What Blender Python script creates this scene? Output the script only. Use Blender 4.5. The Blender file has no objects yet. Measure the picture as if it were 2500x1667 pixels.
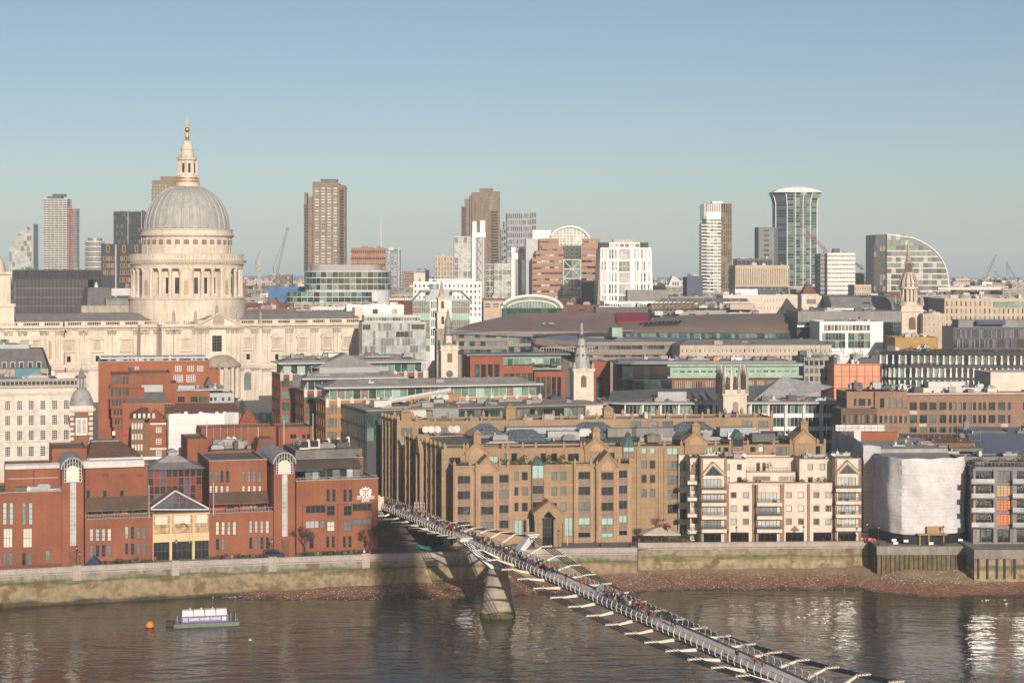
import bpy,math,random
from mathutils import Vector,Matrix
R=math.radians
rnd=random.Random(7)
# camera
SC=bpy.context.scene
COL=SC.collection
F,HOR,CX,EYE=4280.0,678.0,1250.0,70.0
cam_d=bpy.data.cameras.new('camera')
cam_d.sensor_width=36.0
cam_d.lens=F/2500*36
cam_d.shift_y=(HOR-833.5)/2500
cam_d.clip_start=1.0
cam_d.clip_end=30000
cam=bpy.data.objects.new('camera',cam_d)
cam.location=(0,0,EYE)
cam.rotation_euler=(R(90),0,0)
COL.objects.link(cam)
SC.camera=cam
# sky, sun, exposure
SUN_AZ,SUN_EL=13.0,17.0
wd=bpy.data.worlds.new('World')
SC.world=wd
wd.use_nodes=True
nt=wd.node_tree
bg=nt.nodes['Background']
sky=nt.nodes.new('ShaderNodeTexSky')
sky.sky_type='NISHITA'
sky.sun_disc=False
sky.sun_elevation=R(SUN_EL)
sky.sun_rotation=R(180-SUN_AZ)
sky.altitude=50
sky.air_density=0.75
sky.dust_density=0.95
sky.ozone_density=0.8
nt.links.new(sky.outputs[0],bg.inputs[0])
bg.inputs[1].default_value=0.08
sd=bpy.data.lights.new('sun','SUN')
sd.energy=5.0
sd.angle=R(0.5)
sd.color=(1.0,0.885,0.76)
sun=bpy.data.objects.new('sun',sd)
COL.objects.link(sun)
tosun=Vector((math.sin(R(SUN_AZ))*math.cos(R(SUN_EL)),-math.cos(R(SUN_AZ))*math.cos(R(SUN_EL)),math.sin(R(SUN_EL))))
sun.rotation_euler=tosun.to_track_quat('Z','Y').to_euler()
sun.location=(200,-300,300)
SC.view_settings.view_transform='Standard'
SC.view_settings.look='None'
SC.view_settings.exposure=0.12
SC.view_settings.gamma=1.0
SC.view_settings.use_curve_mapping=False
SC.render.engine='CYCLES'
SC.cycles.max_bounces=6
SC.cycles.diffuse_bounces=3
SC.cycles.glossy_bounces=3
SC.cycles.transmission_bounces=3
SC.cycles.volume_bounces=0
SC.cycles.use_denoising=True
SC.cycles.caustics_reflective=False
SC.cycles.caustics_refractive=False
# materials
MATS={}
def mat(name,col,rough=0.85,var=0.12,scale=0.25,fine=0.08,fscale=2.0,metal=0.0,spec=0.3,streak=0.0,joints=None,jdark=0.55,bump=0.0,bscale=4.0,col2=None,c2scale=0.05,coat=0.0,alpha=1.0,trans=0.0):
 if name in MATS:
  return MATS[name]
 col=tuple(q*.84 for q in col)
 m=bpy.data.materials.new(name)
 MATS[name]=m
 m.use_nodes=True
 n,l=m.node_tree.nodes,m.node_tree.links
 p=n['Principled BSDF']
 p.inputs['Roughness'].default_value=rough
 p.inputs['Metallic'].default_value=metal
 p.inputs['Specular IOR Level'].default_value=spec
 p.inputs['Alpha'].default_value=alpha
 p.inputs['Transmission Weight'].default_value=trans
 if coat:
  p.inputs['Coat Weight'].default_value=coat
 g=n.new('ShaderNodeNewGeometry')
 pos=g.outputs['Position']
 def noise(sc,vec,det=3.0):
  t=n.new('ShaderNodeTexNoise')
  t.inputs['Scale'].default_value=sc
  t.inputs['Detail'].default_value=det
  l.new(vec,t.inputs['Vector'])
  return t.outputs['Fac']
 def mix(kind,fac,a,b):
  x=n.new('ShaderNodeMix')
  x.data_type='RGBA'
  x.blend_type=kind
  for s,v in((x.inputs[0],fac),(x.inputs[6],a),(x.inputs[7],b)):
   if hasattr(v,'links'):
    l.new(v,s)
   elif isinstance(v,(tuple,list)):
    s.default_value=(*v[:3],1)
   else:
    s.default_value=v
  return x.outputs[2]
 def rng(v,a,b,c,d):
  x=n.new('ShaderNodeMapRange')
  l.new(v,x.inputs[0])
  for i,q in enumerate((a,b,c,d)):
   x.inputs[i+1].default_value=q
  return x.outputs[0]
 c=col
 if col2:
  c=mix('MIX',rng(noise(c2scale,pos),0.42,0.58,0,1),col,col2)
 if var:
  c=mix('MULTIPLY',1.0,c if hasattr(c,'links')else(*col,),rng(noise(scale,pos),0.3,0.7,1-var,1+var))
 if fine:
  c=mix('MULTIPLY',1.0,c if hasattr(c,'links')else(*col,),rng(noise(fscale,pos),0.3,0.7,1-fine,1+fine))
 if streak:
  mp=n.new('ShaderNodeMapping')
  mp.inputs['Scale'].default_value=(1.1,1.1,0.09)
  l.new(pos,mp.inputs['Vector'])
  c=mix('MULTIPLY',1.0,c if hasattr(c,'links')else(*col,),rng(noise(1.0,mp.outputs[0],4.0),0.45,0.72,1.0,1-streak))
 if joints:
  sp=n.new('ShaderNodeSeparateXYZ')
  l.new(pos,sp.inputs[0])
  ad=n.new('ShaderNodeMath')
  l.new(sp.outputs[0],ad.inputs[0])
  l.new(sp.outputs[1],ad.inputs[1])
  cb=n.new('ShaderNodeCombineXYZ')
  l.new(ad.outputs[0],cb.inputs[0])
  l.new(sp.outputs[2],cb.inputs[1])
  br=n.new('ShaderNodeTexBrick')
  l.new(cb.outputs[0],br.inputs['Vector'])
  br.inputs['Scale'].default_value=1.0
  br.inputs['Brick Width'].default_value=joints[0]
  br.inputs['Row Height'].default_value=joints[1]
  br.inputs['Mortar Size'].default_value=joints[2]if len(joints)>2 else 0.03
  br.offset=joints[3]if len(joints)>3 else 0.0
  br.inputs['Color1'].default_value=(1,1,1,1)
  br.inputs['Color2'].default_value=(0.9,0.9,0.9,1)
  br.inputs['Mortar'].default_value=(jdark,jdark,jdark,1)
  c=mix('MULTIPLY',1.0,c if hasattr(c,'links')else(*col,),br.outputs['Color'])
 if hasattr(c,'links'):
  l.new(c,p.inputs['Base Color'])
 else:
  p.inputs['Base Color'].default_value=(*col,1)
 if bump:
  b=n.new('ShaderNodeBump')
  b.inputs['Strength'].default_value=bump
  b.inputs['Distance'].default_value=0.1
  l.new(noise(bscale,pos),b.inputs['Height'])
  l.new(b.outputs[0],p.inputs['Normal'])
 return m
M=mat
brick=M('red_brick',(0.26,0.093,0.049),var=.18,scale=.12,fine=.12,fscale=3,streak=.12)
brick2=M('orange_brick',(0.32,0.108,0.050),var=.14,scale=.12,fine=.1,streak=.10)
brick_y=M('yellow_brick',(0.42,0.21,0.085),var=.12,streak=.1)
brick_b=M('brown_brick',(0.22,0.12,0.07),var=.15,streak=.1)
brick_d=M('dark_brick',(0.17,0.060,0.040),var=.15)
terracotta=M('terracotta_panel',(0.33,0.095,0.05),var=.08,joints=(1.4,.9,.02))
tan=M('tan_stone',(0.365,0.25,0.148),var=.14,scale=.15,fine=.06,streak=.14,joints=(1.3,1.25,.035,.0),jdark=.66)
tan_p=M('pink_stone',(0.46,0.285,0.18),var=.08,joints=(1.0,1.25,.03),jdark=.7)
tan_b=M('brown_granite',(0.31,0.19,0.13),var=.12,streak=.12,joints=(1.5,.75,.03,.0),jdark=.72)
tan_bd=M('dark_brown_granite',(0.16,0.10,0.07),var=.12,streak=.1,joints=(1.5,.75,.03),jdark=.72)
spandrel=M('spandrel_panel',(0.21,0.15,0.13),rough=.5,var=.25,scale=1.2)
cream=M('cream_stone',(0.72,0.61,0.51),var=.07,streak=.08,joints=(3.2,1.6,.03),jdark=.8)
port=M('portland_stone',(0.72,0.62,0.505),var=.13,scale=.1,fine=.07,streak=.25,joints=(1.4,.62,.02,.5),jdark=.87)
port_w=M('white_stone',(0.68,0.61,0.53),var=.08,streak=.14,joints=(1.5,.7,.02,.5),jdark=.9)
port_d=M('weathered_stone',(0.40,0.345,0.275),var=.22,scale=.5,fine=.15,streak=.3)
white=M('white_paint',(0.78,0.76,0.73),rough=.5,var=.05,streak=.06)
whitec=M('white_cladding',(0.74,0.71,0.67),rough=.5,var=.05,joints=(1.8,3.4,.03),jdark=.8)
concrete=M('brown_concrete',(0.235,0.17,0.115),var=.15,streak=.22)
conc_g=M('grey_concrete',(0.36,0.34,0.31),var=.12,streak=.15)
beige=M('beige_stone',(0.56,0.45,0.345),var=.08,streak=.1,joints=(1.5,1.2,.02),jdark=.85)
slate=M('slate_roof',(0.13,0.125,0.125),rough=.7,var=.2,scale=.6,fine=.12,bump=.1)
lead=M('lead_roof',(0.36,0.35,0.345),rough=.55,var=.14,scale=.35,streak=.22)
leadd=M('dark_lead_roof',(0.23,0.215,0.20),rough=.55,var=.16,scale=.3,streak=.2)
felt=M('roof_felt',(0.17,0.15,0.13),var=.3,scale=.25,fine=.15,fscale=1.2)
gravel=M('roof_gravel',(0.34,0.29,0.235),var=.25,scale=.2,fine=.2,fscale=3)
tile_r=M('red_roof_tile',(0.27,0.085,0.045),var=.2,scale=1.5,fine=.15)
tile_b=M('brown_roof_tile',(0.17,0.085,0.055),var=.2,scale=.8,fine=.2)
metal=M('grey_metal',(0.30,0.31,0.32),rough=.45,metal=.3,var=.08)
metal_d=M('dark_metal',(0.07,0.07,0.075),rough=.45,var=.1)
metal_w=M('white_metal',(0.58,0.57,0.55),rough=.4,var=.06,streak=.1)
steel=M('silver_steel',(0.62,0.61,0.60),rough=.35,metal=.25,var=.07,streak=.1)
black=M('black_paint',(0.018,0.018,0.02),rough=.5,var=.1)
blackc=M('black_cladding',(0.028,0.030,0.036),rough=.35,var=.1)
bronze=M('bronze_cladding',(0.30,0.165,0.08),rough=.5,var=.1)
copper=M('copper_panel',(0.33,0.15,0.075),rough=.5,var=.22,scale=.4,joints=(2.2,2.6,.04),jdark=.7)
verd=M('green_copper',(0.33,0.47,0.37),rough=.6,var=.15,streak=.2)
brownmetal=M('brown_metal_roof',(0.23,0.165,0.13),rough=.45,var=.10,scale=.08,spec=.4,joints=(2.4,60,.12),jdark=.82)
redmetal=M('red_metal_roof',(0.30,0.035,0.035),rough=.45,var=.08,joints=(2.4,60,.1),jdark=.85)
redsteel=M('red_steel',(0.30,0.06,0.045),rough=.5,var=.1)
navy=M('navy_panel',(0.035,0.05,0.10),rough=.35,var=.15)
gold=M('gilded_metal',(0.62,0.34,0.08),rough=.35,metal=.8,var=.15)
yellow=M('yellow_paint',(0.62,0.50,0.05),var=.05)
orange=M('orange_panel',(0.72,0.20,0.05),rough=.5,var=.05)
salmon=M('salmon_sheet',(0.72,0.32,0.18),rough=.6,var=.08,joints=(4.2,4.2,.1),jdark=.6)
redp=M('red_paint',(0.55,0.03,0.025),rough=.5,var=.05)
teal=M('teal_panel',(0.06,0.20,0.24),rough=.5,var=.1)
gd=M('dark_glass',(0.016,0.019,0.022),rough=.17,var=.5,scale=.15,fine=.3,fscale=.6,spec=.5)
gk=M('black_glass',(0.009,0.010,0.012),rough=.16,var=.3,spec=.5)
gg=M('green_glass',(0.045,0.085,0.072),rough=.08,var=.5,scale=.25,fine=.45,fscale=.7,spec=.5)
gl=M('pale_green_glass',(0.16,0.25,0.20),rough=.18,var=.3,scale=.3,fine=.25,fscale=.8,spec=.5)
gt=M('blind_behind_green_glass',(0.34,0.50,0.44),rough=.2,var=.1,spec=.5)
gw=M('white_blind_behind_glass',(0.62,0.57,0.48),rough=.3,var=.12,scale=.5,spec=.5)
gs=M('grey_glass',(0.16,0.17,0.165),rough=.2,var=.25,scale=.2,fine=.2,fscale=.5,spec=.5)
gpl=M('pale_grey_glass',(0.40,0.42,0.40),rough=.15,var=.2,scale=.2,fine=.2,fscale=.4,spec=.5)
gbl=M('blue_glass',(0.06,0.085,0.12),rough=.08,var=.4,scale=.2,fine=.3,spec=.5)
gwarm=M('warm_lit_interior',(0.45,0.30,0.16),rough=.3,var=.5,scale=1.0,spec=.5)
# mesh helpers
class MB:
 def __init__(s):
  s.v,s.f,s.m,s.sm=[],[],[],[]
 def add(s,vs,fs,m=0,smooth=False):
  o=len(s.v)
  s.v+=[tuple(q)for q in vs]
  for f in fs:
   s.f.append([i+o for i in f])
   s.m.append(m)
   s.sm.append(smooth)
  return s
 def box(s,x0,x1,y0,y1,z0,z1,m=0):
  return s.add([(x0,y0,z0),(x1,y0,z0),(x1,y1,z0),(x0,y1,z0),(x0,y0,z1),(x1,y0,z1),(x1,y1,z1),(x0,y1,z1)],[(0,3,2,1),(4,5,6,7),(0,1,5,4),(1,2,6,5),(2,3,7,6),(3,0,4,7)],m)
 def frust(s,x0,x1,y0,y1,z0,a0,a1,b0,b1,z1,m=0):
  return s.add([(x0,y0,z0),(x1,y0,z0),(x1,y1,z0),(x0,y1,z0),(a0,b0,z1),(a1,b0,z1),(a1,b1,z1),(a0,b1,z1)],[(0,3,2,1),(4,5,6,7),(0,1,5,4),(1,2,6,5),(2,3,7,6),(3,0,4,7)],m)
 def quad(s,a,b,c,d,m=0):
  return s.add([a,b,c,d],[(0,1,2,3)],m)
 def prism_y(s,pts,y0,y1,m=0):
  """polygon in x,z pushed from y0 to y1"""
  n=len(pts)
  vs=[(x,y0,z)for x,z in pts]+[(x,y1,z)for x,z in pts]
  fs=[tuple(range(n)),tuple(range(2*n-1,n-1,-1))]+[((i+1)%n,i,i+n,(i+1)%n+n)for i in range(n)]
  return s.add(vs,fs,m)
 def prism_x(s,pts,x0,x1,m=0):
  n=len(pts)
  vs=[(x0,y,z)for y,z in pts]+[(x1,y,z)for y,z in pts]
  fs=[tuple(range(n)),tuple(range(2*n-1,n-1,-1))]+[((i+1)%n,i,i+n,(i+1)%n+n)for i in range(n)]
  return s.add(vs,fs,m)
 def prism_z(s,pts,z0,z1,m=0,top=True):
  n=len(pts)
  vs=[(x,y,z0)for x,y in pts]+[(x,y,z1)for x,y in pts]
  fs=[(i,(i+1)%n,(i+1)%n+n,i+n)for i in range(n)]
  if top:
   fs+=[tuple(range(n,2*n)),tuple(range(n-1,-1,-1))]
  return s.add(vs,fs,m)
 def lathe(s,prof,n=24,cx=0,cy=0,m=0,smooth=True,sx=1.0,sy=1.0,a0=0.0):
  vs,fs=[],[]
  for r,z in prof:
   for i in range(n):
    a=a0+2*math.pi*i/n
    vs.append((cx+sx*r*math.cos(a),cy+sy*r*math.sin(a),z))
  for k in range(len(prof)-1):
   for i in range(n):
    j=(i+1)%n
    fs.append((k*n+i,k*n+j,(k+1)*n+j,(k+1)*n+i))
  fs.append(tuple(range((len(prof)-1)*n,len(prof)*n)))
  fs.append(tuple(range(n-1,-1,-1)))
  return s.add(vs,fs,m,smooth)
 def tube(s,pts,r,n=6,m=0,r1=None,smooth=True):
  pts=[Vector(p)for p in pts]
  vs,fs=[],[]
  K=len(pts)
  for k,p in enumerate(pts):
   t=(pts[min(k+1,K-1)]-pts[max(k-1,0)]).normalized()
   up=Vector((0,0,1))if abs(t.z)<.9 else Vector((1,0,0))
   a=t.cross(up).normalized()
   b=a.cross(t).normalized()
   rr=r if r1 is None else r+(r1-r)*k/(K-1)
   for i in range(n):
    an=2*math.pi*i/n
    vs.append(p+a*(rr*math.cos(an))+b*(rr*math.sin(an)))
  for k in range(K-1):
   for i in range(n):
    j=(i+1)%n
    fs.append((k*n+i,k*n+j,(k+1)*n+j,(k+1)*n+i))
  fs.append(tuple(range(n-1,-1,-1)))
  fs.append(tuple(range((K-1)*n,K*n)))
  return s.add(vs,fs,m,smooth)
 def bar(s,p,q,w,m=0):
  return s.tube([p,q],w*.7,4,m,smooth=False)
 def mesh(s,name,mats):
  me=bpy.data.meshes.new(name)
  me.from_pydata(s.v,[],s.f)
  for mt in(mats if isinstance(mats,(list,tuple))else[mats]):
   me.materials.append(mt)
  me.polygons.foreach_set('material_index',s.m)
  me.polygons.foreach_set('use_smooth',s.sm)
  if any(s.sm):
   me.set_sharp_from_angle(angle=R(38))
  me.update()
  return me
 def build(s,name,mats,parent=None,loc=(0,0,0),rz=0.0):
  return obj(name,s.mesh(name,mats),parent,loc,rz)
def obj(name,me,parent=None,loc=(0,0,0),rz=0.0,kind=None):
 o=bpy.data.objects.new(name,me)
 COL.objects.link(o)
 if parent is not None:
  o.parent=parent
 o.location=loc
 if rz:
  o.rotation_euler=(0,0,rz)
 if kind:
  o['kind']=kind
 return o
def tag(o,label,cat,group=None):
 o['label']=label
 o['category']=cat
 if group:
  o['group']=group
 return o
def thing(name,label,cat,loc=(0,0,0),rz=0.0,group=None):
 return tag(obj(name,None,None,loc,rz),label,cat,group)
def struct(o):
 o['kind']='structure'
 return o
def copy_tree(o,parent=None):
 c=o.copy()
 COL.objects.link(c)
 c.parent=parent
 for ch in o.children:
  copy_tree(ch,c)
 return c
def at(px,py,Y):
 return Vector(((px-CX)/F*Y,Y,EYE-(py-HOR)/F*Y))
def onz(px,py,z):
 """the point of height z under a photo pixel"""
 return at(px,py,(EYE-z)*F/(py-HOR))
def facade(mb,face,a0,a1,z0,z1,p,rects,dep,m=0,flip=False):
 """a wall sheet with real recessed openings. face 'y': plane y=p, runs along x; face 'x': plane x=p, runs along y.
    dep: signed depth of the reveals, into the wall"""
 def P(a,z,d=0.0):
  return(a,p+d,z)if face=='y' else(p+d,a,z)
 rs=[(max(a0,r[0]),min(a1,r[1]),max(z0,r[2]),min(z1,r[3]))for r in rects]
 rs=[r for r in rs if r[1]-r[0]>.02 and r[3]-r[2]>.02]
 xs=sorted({a0,a1,*[r[0]for r in rs],*[r[1]for r in rs]})
 zs=sorted({z0,z1,*[r[2]for r in rs],*[r[3]for r in rs]})
 xs=[x for i,x in enumerate(xs)if i==0 or x-xs[i-1]>1e-4]
 zs=[z for i,z in enumerate(zs)if i==0 or z-zs[i-1]>1e-4]
 q=(lambda a,b,c,d:mb.quad(d,c,b,a,m))if flip else(lambda a,b,c,d:mb.quad(a,b,c,d,m))
 for k in range(len(zs)-1):
  zc=(zs[k]+zs[k+1])/2
  row=[r for r in rs if r[2]<zc<r[3]]
  start=None
  for i in range(len(xs)-1):
   xc=(xs[i]+xs[i+1])/2
   hole=any(r[0]<xc<r[1]for r in row)
   if not hole and start is None:
    start=xs[i]
   if start is not None and(hole or i==len(xs)-2):
    e=xs[i]if hole else xs[i+1]
    q(P(start,zs[k]),P(e,zs[k]),P(e,zs[k+1]),P(start,zs[k+1]))
    start=None
 for(x0,x1,h0,h1)in rs:
  q(P(x0,h0),P(x0,h0,dep),P(x0,h1,dep),P(x0,h1))
  q(P(x1,h0,dep),P(x1,h0),P(x1,h1),P(x1,h1,dep))
  q(P(x0,h0,dep),P(x0,h0),P(x1,h0),P(x1,h0,dep))
  q(P(x0,h1),P(x0,h1,dep),P(x1,h1,dep),P(x1,h1))
WM={}
def winmesh(w,h,nx,nz,fm,gm,bar=.06,face='y',sgn=1,only=None):
 """window in its opening: glass at the back, bars proud of it. Origin lower left; sgn: which way is in"""
 key=(round(w,2),round(h,2),nx,nz,fm.name if fm else '',gm.name,bar,face,sgn,only)
 if key in WM:
  return WM[key]
 mb=MB()
 def B(a0,a1,h0,h1,d0,d1,mi):
  d0,d1=sorted((d0*sgn,d1*sgn))
  if face=='y':
   mb.box(a0,a1,d0,d1,h0,h1,mi)
  else:
   mb.box(d0,d1,a0,a1,h0,h1,mi)
 fi,gi=(0,1)
 if only=='pane':
  gi=0
 if only!='frame':
  B(0,w,0,h,.02,.06,gi)
 if fm and only!='pane' and nx:
  b=min(bar,w/(nx*2.5))
  bz=min(bar,h/(nz*2.5))
  for i in range(nx+1):
   x=w*i/nx
   B(max(0,x-b/2)if i else 0,min(w,x+b/2)if i<nx else w,0,h,-.06,.021,fi)if 0<i<nx else B(0 if i==0 else w-b,b if i==0 else w,0,h,-.07,.021,fi)
  for k in range(nz+1):
   z=h*k/nz
   z0,z1=(0,bz)if k==0 else(h-bz,h)if k==nz else(z-bz/2,z+bz/2)
   B(0,w,z0,z1,-.055,.0215,fi)
 ms=[gm]if only=='pane' else[fm]if only=='frame' else[fm or gm,gm]
 me=mb.mesh('window',ms)
 WM[key]=me
 return me
class Bld:
 """a building: an Empty at the lower left corner of its front; u runs along the front, v goes back, z up"""
 def __init__(s,name,label,cat,px,Y,th,z0=7.0,group=None,pxv=0):
  s.th=R(th)
  s.Y=Y
  s.z0=z0
  s.O=Vector(((px-CX)/F*Y,Y,z0))
  s.du=Vector((math.cos(s.th),math.sin(s.th)))
  s.dv=Vector((-math.sin(s.th),math.cos(s.th)))
  s.root=thing(name,label,cat,s.O,s.th,group)
  s.rn=random.Random(hash(label)%1000 if False else sum(map(ord,label)))
 def u(s,px,v=0.0):
  k=(px-CX)/F
  ox,oy=s.O.x+s.dv.x*v,s.O.y+s.dv.y*v
  return(k*oy-ox)/(s.du.x-k*s.du.y)
 def v(s,px,u=0.0):
  k=(px-CX)/F
  ox,oy=s.O.x+s.du.x*u,s.O.y+s.du.y*u
  return(k*oy-ox)/(s.dv.x-k*s.dv.y)
 def z(s,py,px=None,u=None,v=0.0):
  if u is None:
   u=s.u(px,v)
  y=s.O.y+s.du.y*u+s.dv.y*v
  return EYE-(py-HOR)/F*y-s.z0
 def part(s,name,mb,mats,parent=None):
  return mb.build(name,mats,parent or s.root)
 def box(s,name,m,u0,u1,v0,v1,z0,z1,parent=None):
  return MB().box(u0,u1,v0,v1,z0,z1).build(name,m,parent or s.root)
 def win(s,face,p,r,fm=None,gm=None,nx=1,nz=1,bar=.06,dep=.25,sub=False,name='window',parent=None):
  gm=gm or gd
  if isinstance(gm,(list,tuple)):
   gm=s.rn.choice(gm)
  a0,a1,h0,h1=r[:4]
  sgn=1 if face in 'fl' else-1
  ax='y' if face in 'fb' else 'x'
  loc=(a0,p+sgn*(dep-.02),h0)if ax=='y' else(p+sgn*(dep-.02),a0,h0)
  if sub and fm:
   o=obj(name,winmesh(a1-a0,h1-h0,nx,nz,fm,gm,bar,ax,sgn,'frame'),parent or s.root,loc)
   obj('pane',winmesh(a1-a0,h1-h0,nx,nz,fm,gm,bar,ax,sgn,'pane'),o)
  else:
   o=obj(name,winmesh(a1-a0,h1-h0,nx,nz,fm,gm,bar,ax,sgn),parent or s.root,loc)
  return o
 def block(s,m,u0,u1,v0,v1,z0,z1,front=(),left=(),right=(),name='wall',dep=.25,roof=None,par=0.0,parent=None,cop=None,**w):
  """walls with openings on three sides; a roof slab inside a parapet"""
  mb=MB()
  facade(mb,'y',u0,u1,z0,z1,v0,front,dep)
  facade(mb,'x',v0,v1,z0,z1,u0,left,dep,flip=True)
  facade(mb,'x',v0,v1,z0,z1,u1,right,-dep)
  mb.quad((u1,v1,z0),(u0,v1,z0),(u0,v1,z1),(u1,v1,z1))
  mb.quad((u0,v0,z1),(u1,v0,z1),(u1,v1,z1),(u0,v1,z1))
  t=.35
  if par and u1-u0>1.5 and v1-v0>1.5:
   mb.box(u0,u1,v0,v0+t,z1+.002,z1+par)
   mb.box(u0,u1,v1-t,v1,z1+.002,z1+par)
   mb.box(u0,u0+t,v0+t,v1-t,z1+.002,z1+par-.003)
   mb.box(u1-t,u1,v0+t,v1-t,z1+.002,z1+par-.003)
  o=mb.build(name,m,parent or s.root)
  if roof:
   MB().box(u0+t+.02,u1-t-.02,v0+t+.02,v1-t-.02,z1+.005,z1+.06).build('roof',roof,s.root)
  if cop:
   zz=z1+par
   c=MB()
   c.box(u0-.1,u1+.1,v0-.12,v0+t+.05,zz+.003,zz+.18)
   c.box(u0-.1,u0+t+.05,v0+t+.05,v1,zz+.003,zz+.177)
   c.box(u1-t-.05,u1+.1,v0+t+.05,v1,zz+.003,zz+.177)
   c.build('coping',cop,s.root)
  for face,p,rs in(('f',v0,front),('l',u0,left),('r',u1,right)):
   for r in rs:
    kw=dict(w)
    if len(r)>4:
     kw.update(r[4])
    s.win(face,p,r,dep=dep,**kw)
  return o
 def clutter(s,u0,u1,v0,v1,z,n,hmax=2.2,mats=None,smax=4.0):
  for _ in range(n):
   w,d,h=s.rn.uniform(.6,smax),s.rn.uniform(.6,smax),s.rn.uniform(.4,hmax)
   if s.rn.random()<.25:
    w,d=(s.rn.uniform(.3,.5),s.rn.uniform(4,10))if s.rn.random()<.3 else(s.rn.uniform(4,10),.4)
    h*=.4
   w,d=min(w,u1-u0-.1),min(d,v1-v0-.1)
   a,b=s.rn.uniform(u0,u1-w),s.rn.uniform(v0,v1-d)
   mb=MB().box(a,a+w,b,b+d,z,z+h)
   k=s.rn.random()
   if k<.35 and w>1 and d>1:
    mb.lathe([(min(w,d)*.33,z+h+.002),(min(w,d)*.33,z+h+.3),(min(w,d)*.25,z+h+.32)],10,a+w/2,b+d/2)
   elif k<.6:
    mb.box(a+w*.1,a+w*.9,b+d*.1,b+d*.9,z+h,z+h+.25)
   else:
    mb.box(a+w*.2,a+w*.35,b+d*.2,b+d*.35,z+h,z+h+.8)
   mb.build('roof_unit',s.rn.choice(mats or[metal,metal_w,conc_g,metal,felt,leadd,leadd,slate,conc_g,metal_d]),s.root)
def grid(a0,a1,n,gap,rows,end=None):
 """n openings between a0 and a1 with piers of width gap between them"""
 e=gap/2 if end is None else end
 w=(a1-a0-2*e-gap*(n-1))/n
 return[(a0+e+i*(w+gap),a0+e+i*(w+gap)+w,z0,z1)for z0,z1 in rows for i in range(n)]
def rows(z0,z1,n,h,sill):
 """n storeys between z0 and z1, an opening h of the storey high, sill of the storey above its floor"""
 st=(z1-z0)/n
 return[(z0+i*st+sill*st,z0+i*st+(sill+h)*st)for i in range(n)]
# special ground materials
def nodes_of(name,rough=.9,spec=.3):
 m=bpy.data.materials.new(name)
 MATS[name]=m
 m.use_nodes=True
 n,l=m.node_tree.nodes,m.node_tree.links
 p=n['Principled BSDF']
 p.inputs['Roughness'].default_value=rough
 p.inputs['Specular IOR Level'].default_value=spec
 g=n.new('ShaderNodeNewGeometry')
 return m,n,l,p,g.outputs['Position']
def N(n,l,kind,ins=None,**props):
 x=n.new(kind)
 for k,v in props.items():
  setattr(x,k,v)
 for k,v in(ins or{}).items():
  s=x.inputs[k]
  if hasattr(v,'links'):
   l.new(v,s)
  else:
   s.default_value=v
 return x
def ramp(n,l,fac,stops):
 r=n.new('ShaderNodeValToRGB')
 e=r.color_ramp.elements
 while len(e)<len(stops):
  e.new(.5)
 for q,(pos,c)in zip(e,stops):
  q.position=pos
  q.color=(*c,1)
 l.new(fac,r.inputs[0])
 return r.outputs[0]
def cmix(n,l,fac,a,b,kind='MIX'):
 x=n.new('ShaderNodeMix')
 x.data_type='RGBA'
 x.blend_type=kind
 for s,v in((x.inputs[0],fac),(x.inputs[6],a),(x.inputs[7],b)):
  if hasattr(v,'links'):
   l.new(v,s)
  else:
   s.default_value=(*v,1)if isinstance(v,tuple)else v
 return x.outputs[2]
def wall_material(name,stone,low,algae):
 m,n,l,p,pos=nodes_of(name)
 sp=N(n,l,'ShaderNodeSeparateXYZ',{0:pos})
 mp=N(n,l,'ShaderNodeMapping',{'Vector':pos,'Scale':(.12,.12,.9)})
 nz=N(n,l,'ShaderNodeTexNoise',{'Vector':mp.outputs[0],'Scale':1.0,'Detail':5.0}).outputs[0]
 n2=N(n,l,'ShaderNodeTexNoise',{'Vector':pos,'Scale':.8,'Detail':5.0}).outputs[0]
 zz=N(n,l,'ShaderNodeMath',{0:nz,1:3.0},operation='MULTIPLY').outputs[0]
 zs=N(n,l,'ShaderNodeMath',{0:sp.outputs[2],1:zz},operation='ADD').outputs[0]
 z1=N(n,l,'ShaderNodeMapRange',{0:zs,1:0.5,2:10.0,3:0.0,4:1.0}).outputs[0]
 c=ramp(n,l,z1,[(0,(.035,.028,.018)),(.14,(.06,.05,.028)),(.22,low),(.52,tuple(q*1.12 for q in low)),(.62,algae),(.70,stone),(.86,stone),(1,tuple(q*1.1 for q in stone))])
 c=cmix(n,l,.75,c,ramp(n,l,n2,[(.3,(.42,.42,.40)),(.48,(.85,.85,.83)),(.64,(1.2,1.18,1.14))]),'MULTIPLY')
 br=N(n,l,'ShaderNodeTexNoise',{'Vector':pos,'Scale':.22,'Detail':6.0,'Roughness':.7}).outputs[0]
 c=cmix(n,l,ramp(n,l,br,[(.55,(0,0,0)),(.61,(.8,.8,.8))]),c,(.12,.075,.03))
 l.new(c,p.inputs['Base Color'])
 return m
wallm=wall_material('embankment_stone',(.25,.22,.18),(.225,.175,.105),(.085,.09,.042))
wallm2=wall_material('old_river_wall_stone',(.25,.20,.145),(.25,.20,.12),(.10,.12,.045))
coping=M('coping_granite',(.42,.37,.325),var=.1,streak=.15,joints=(2.6,9,.05),jdark=.7)
timber=M('weathered_timber',(.15,.115,.062),var=.3,scale=.8,streak=.35)
paving=M('paving',(.20,.18,.165),var=.15,scale=.3)
m,n,l,p,pos=nodes_of('river_water',rough=.07,spec=.5)
p.inputs['Base Color'].default_value=(.050,.040,.026,1)
p.inputs['IOR'].default_value=1.33
mp=N(n,l,'ShaderNodeMapping',{'Vector':pos,'Scale':(.45,1.0,1.0),'Rotation':(0,0,R(8))})
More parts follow.
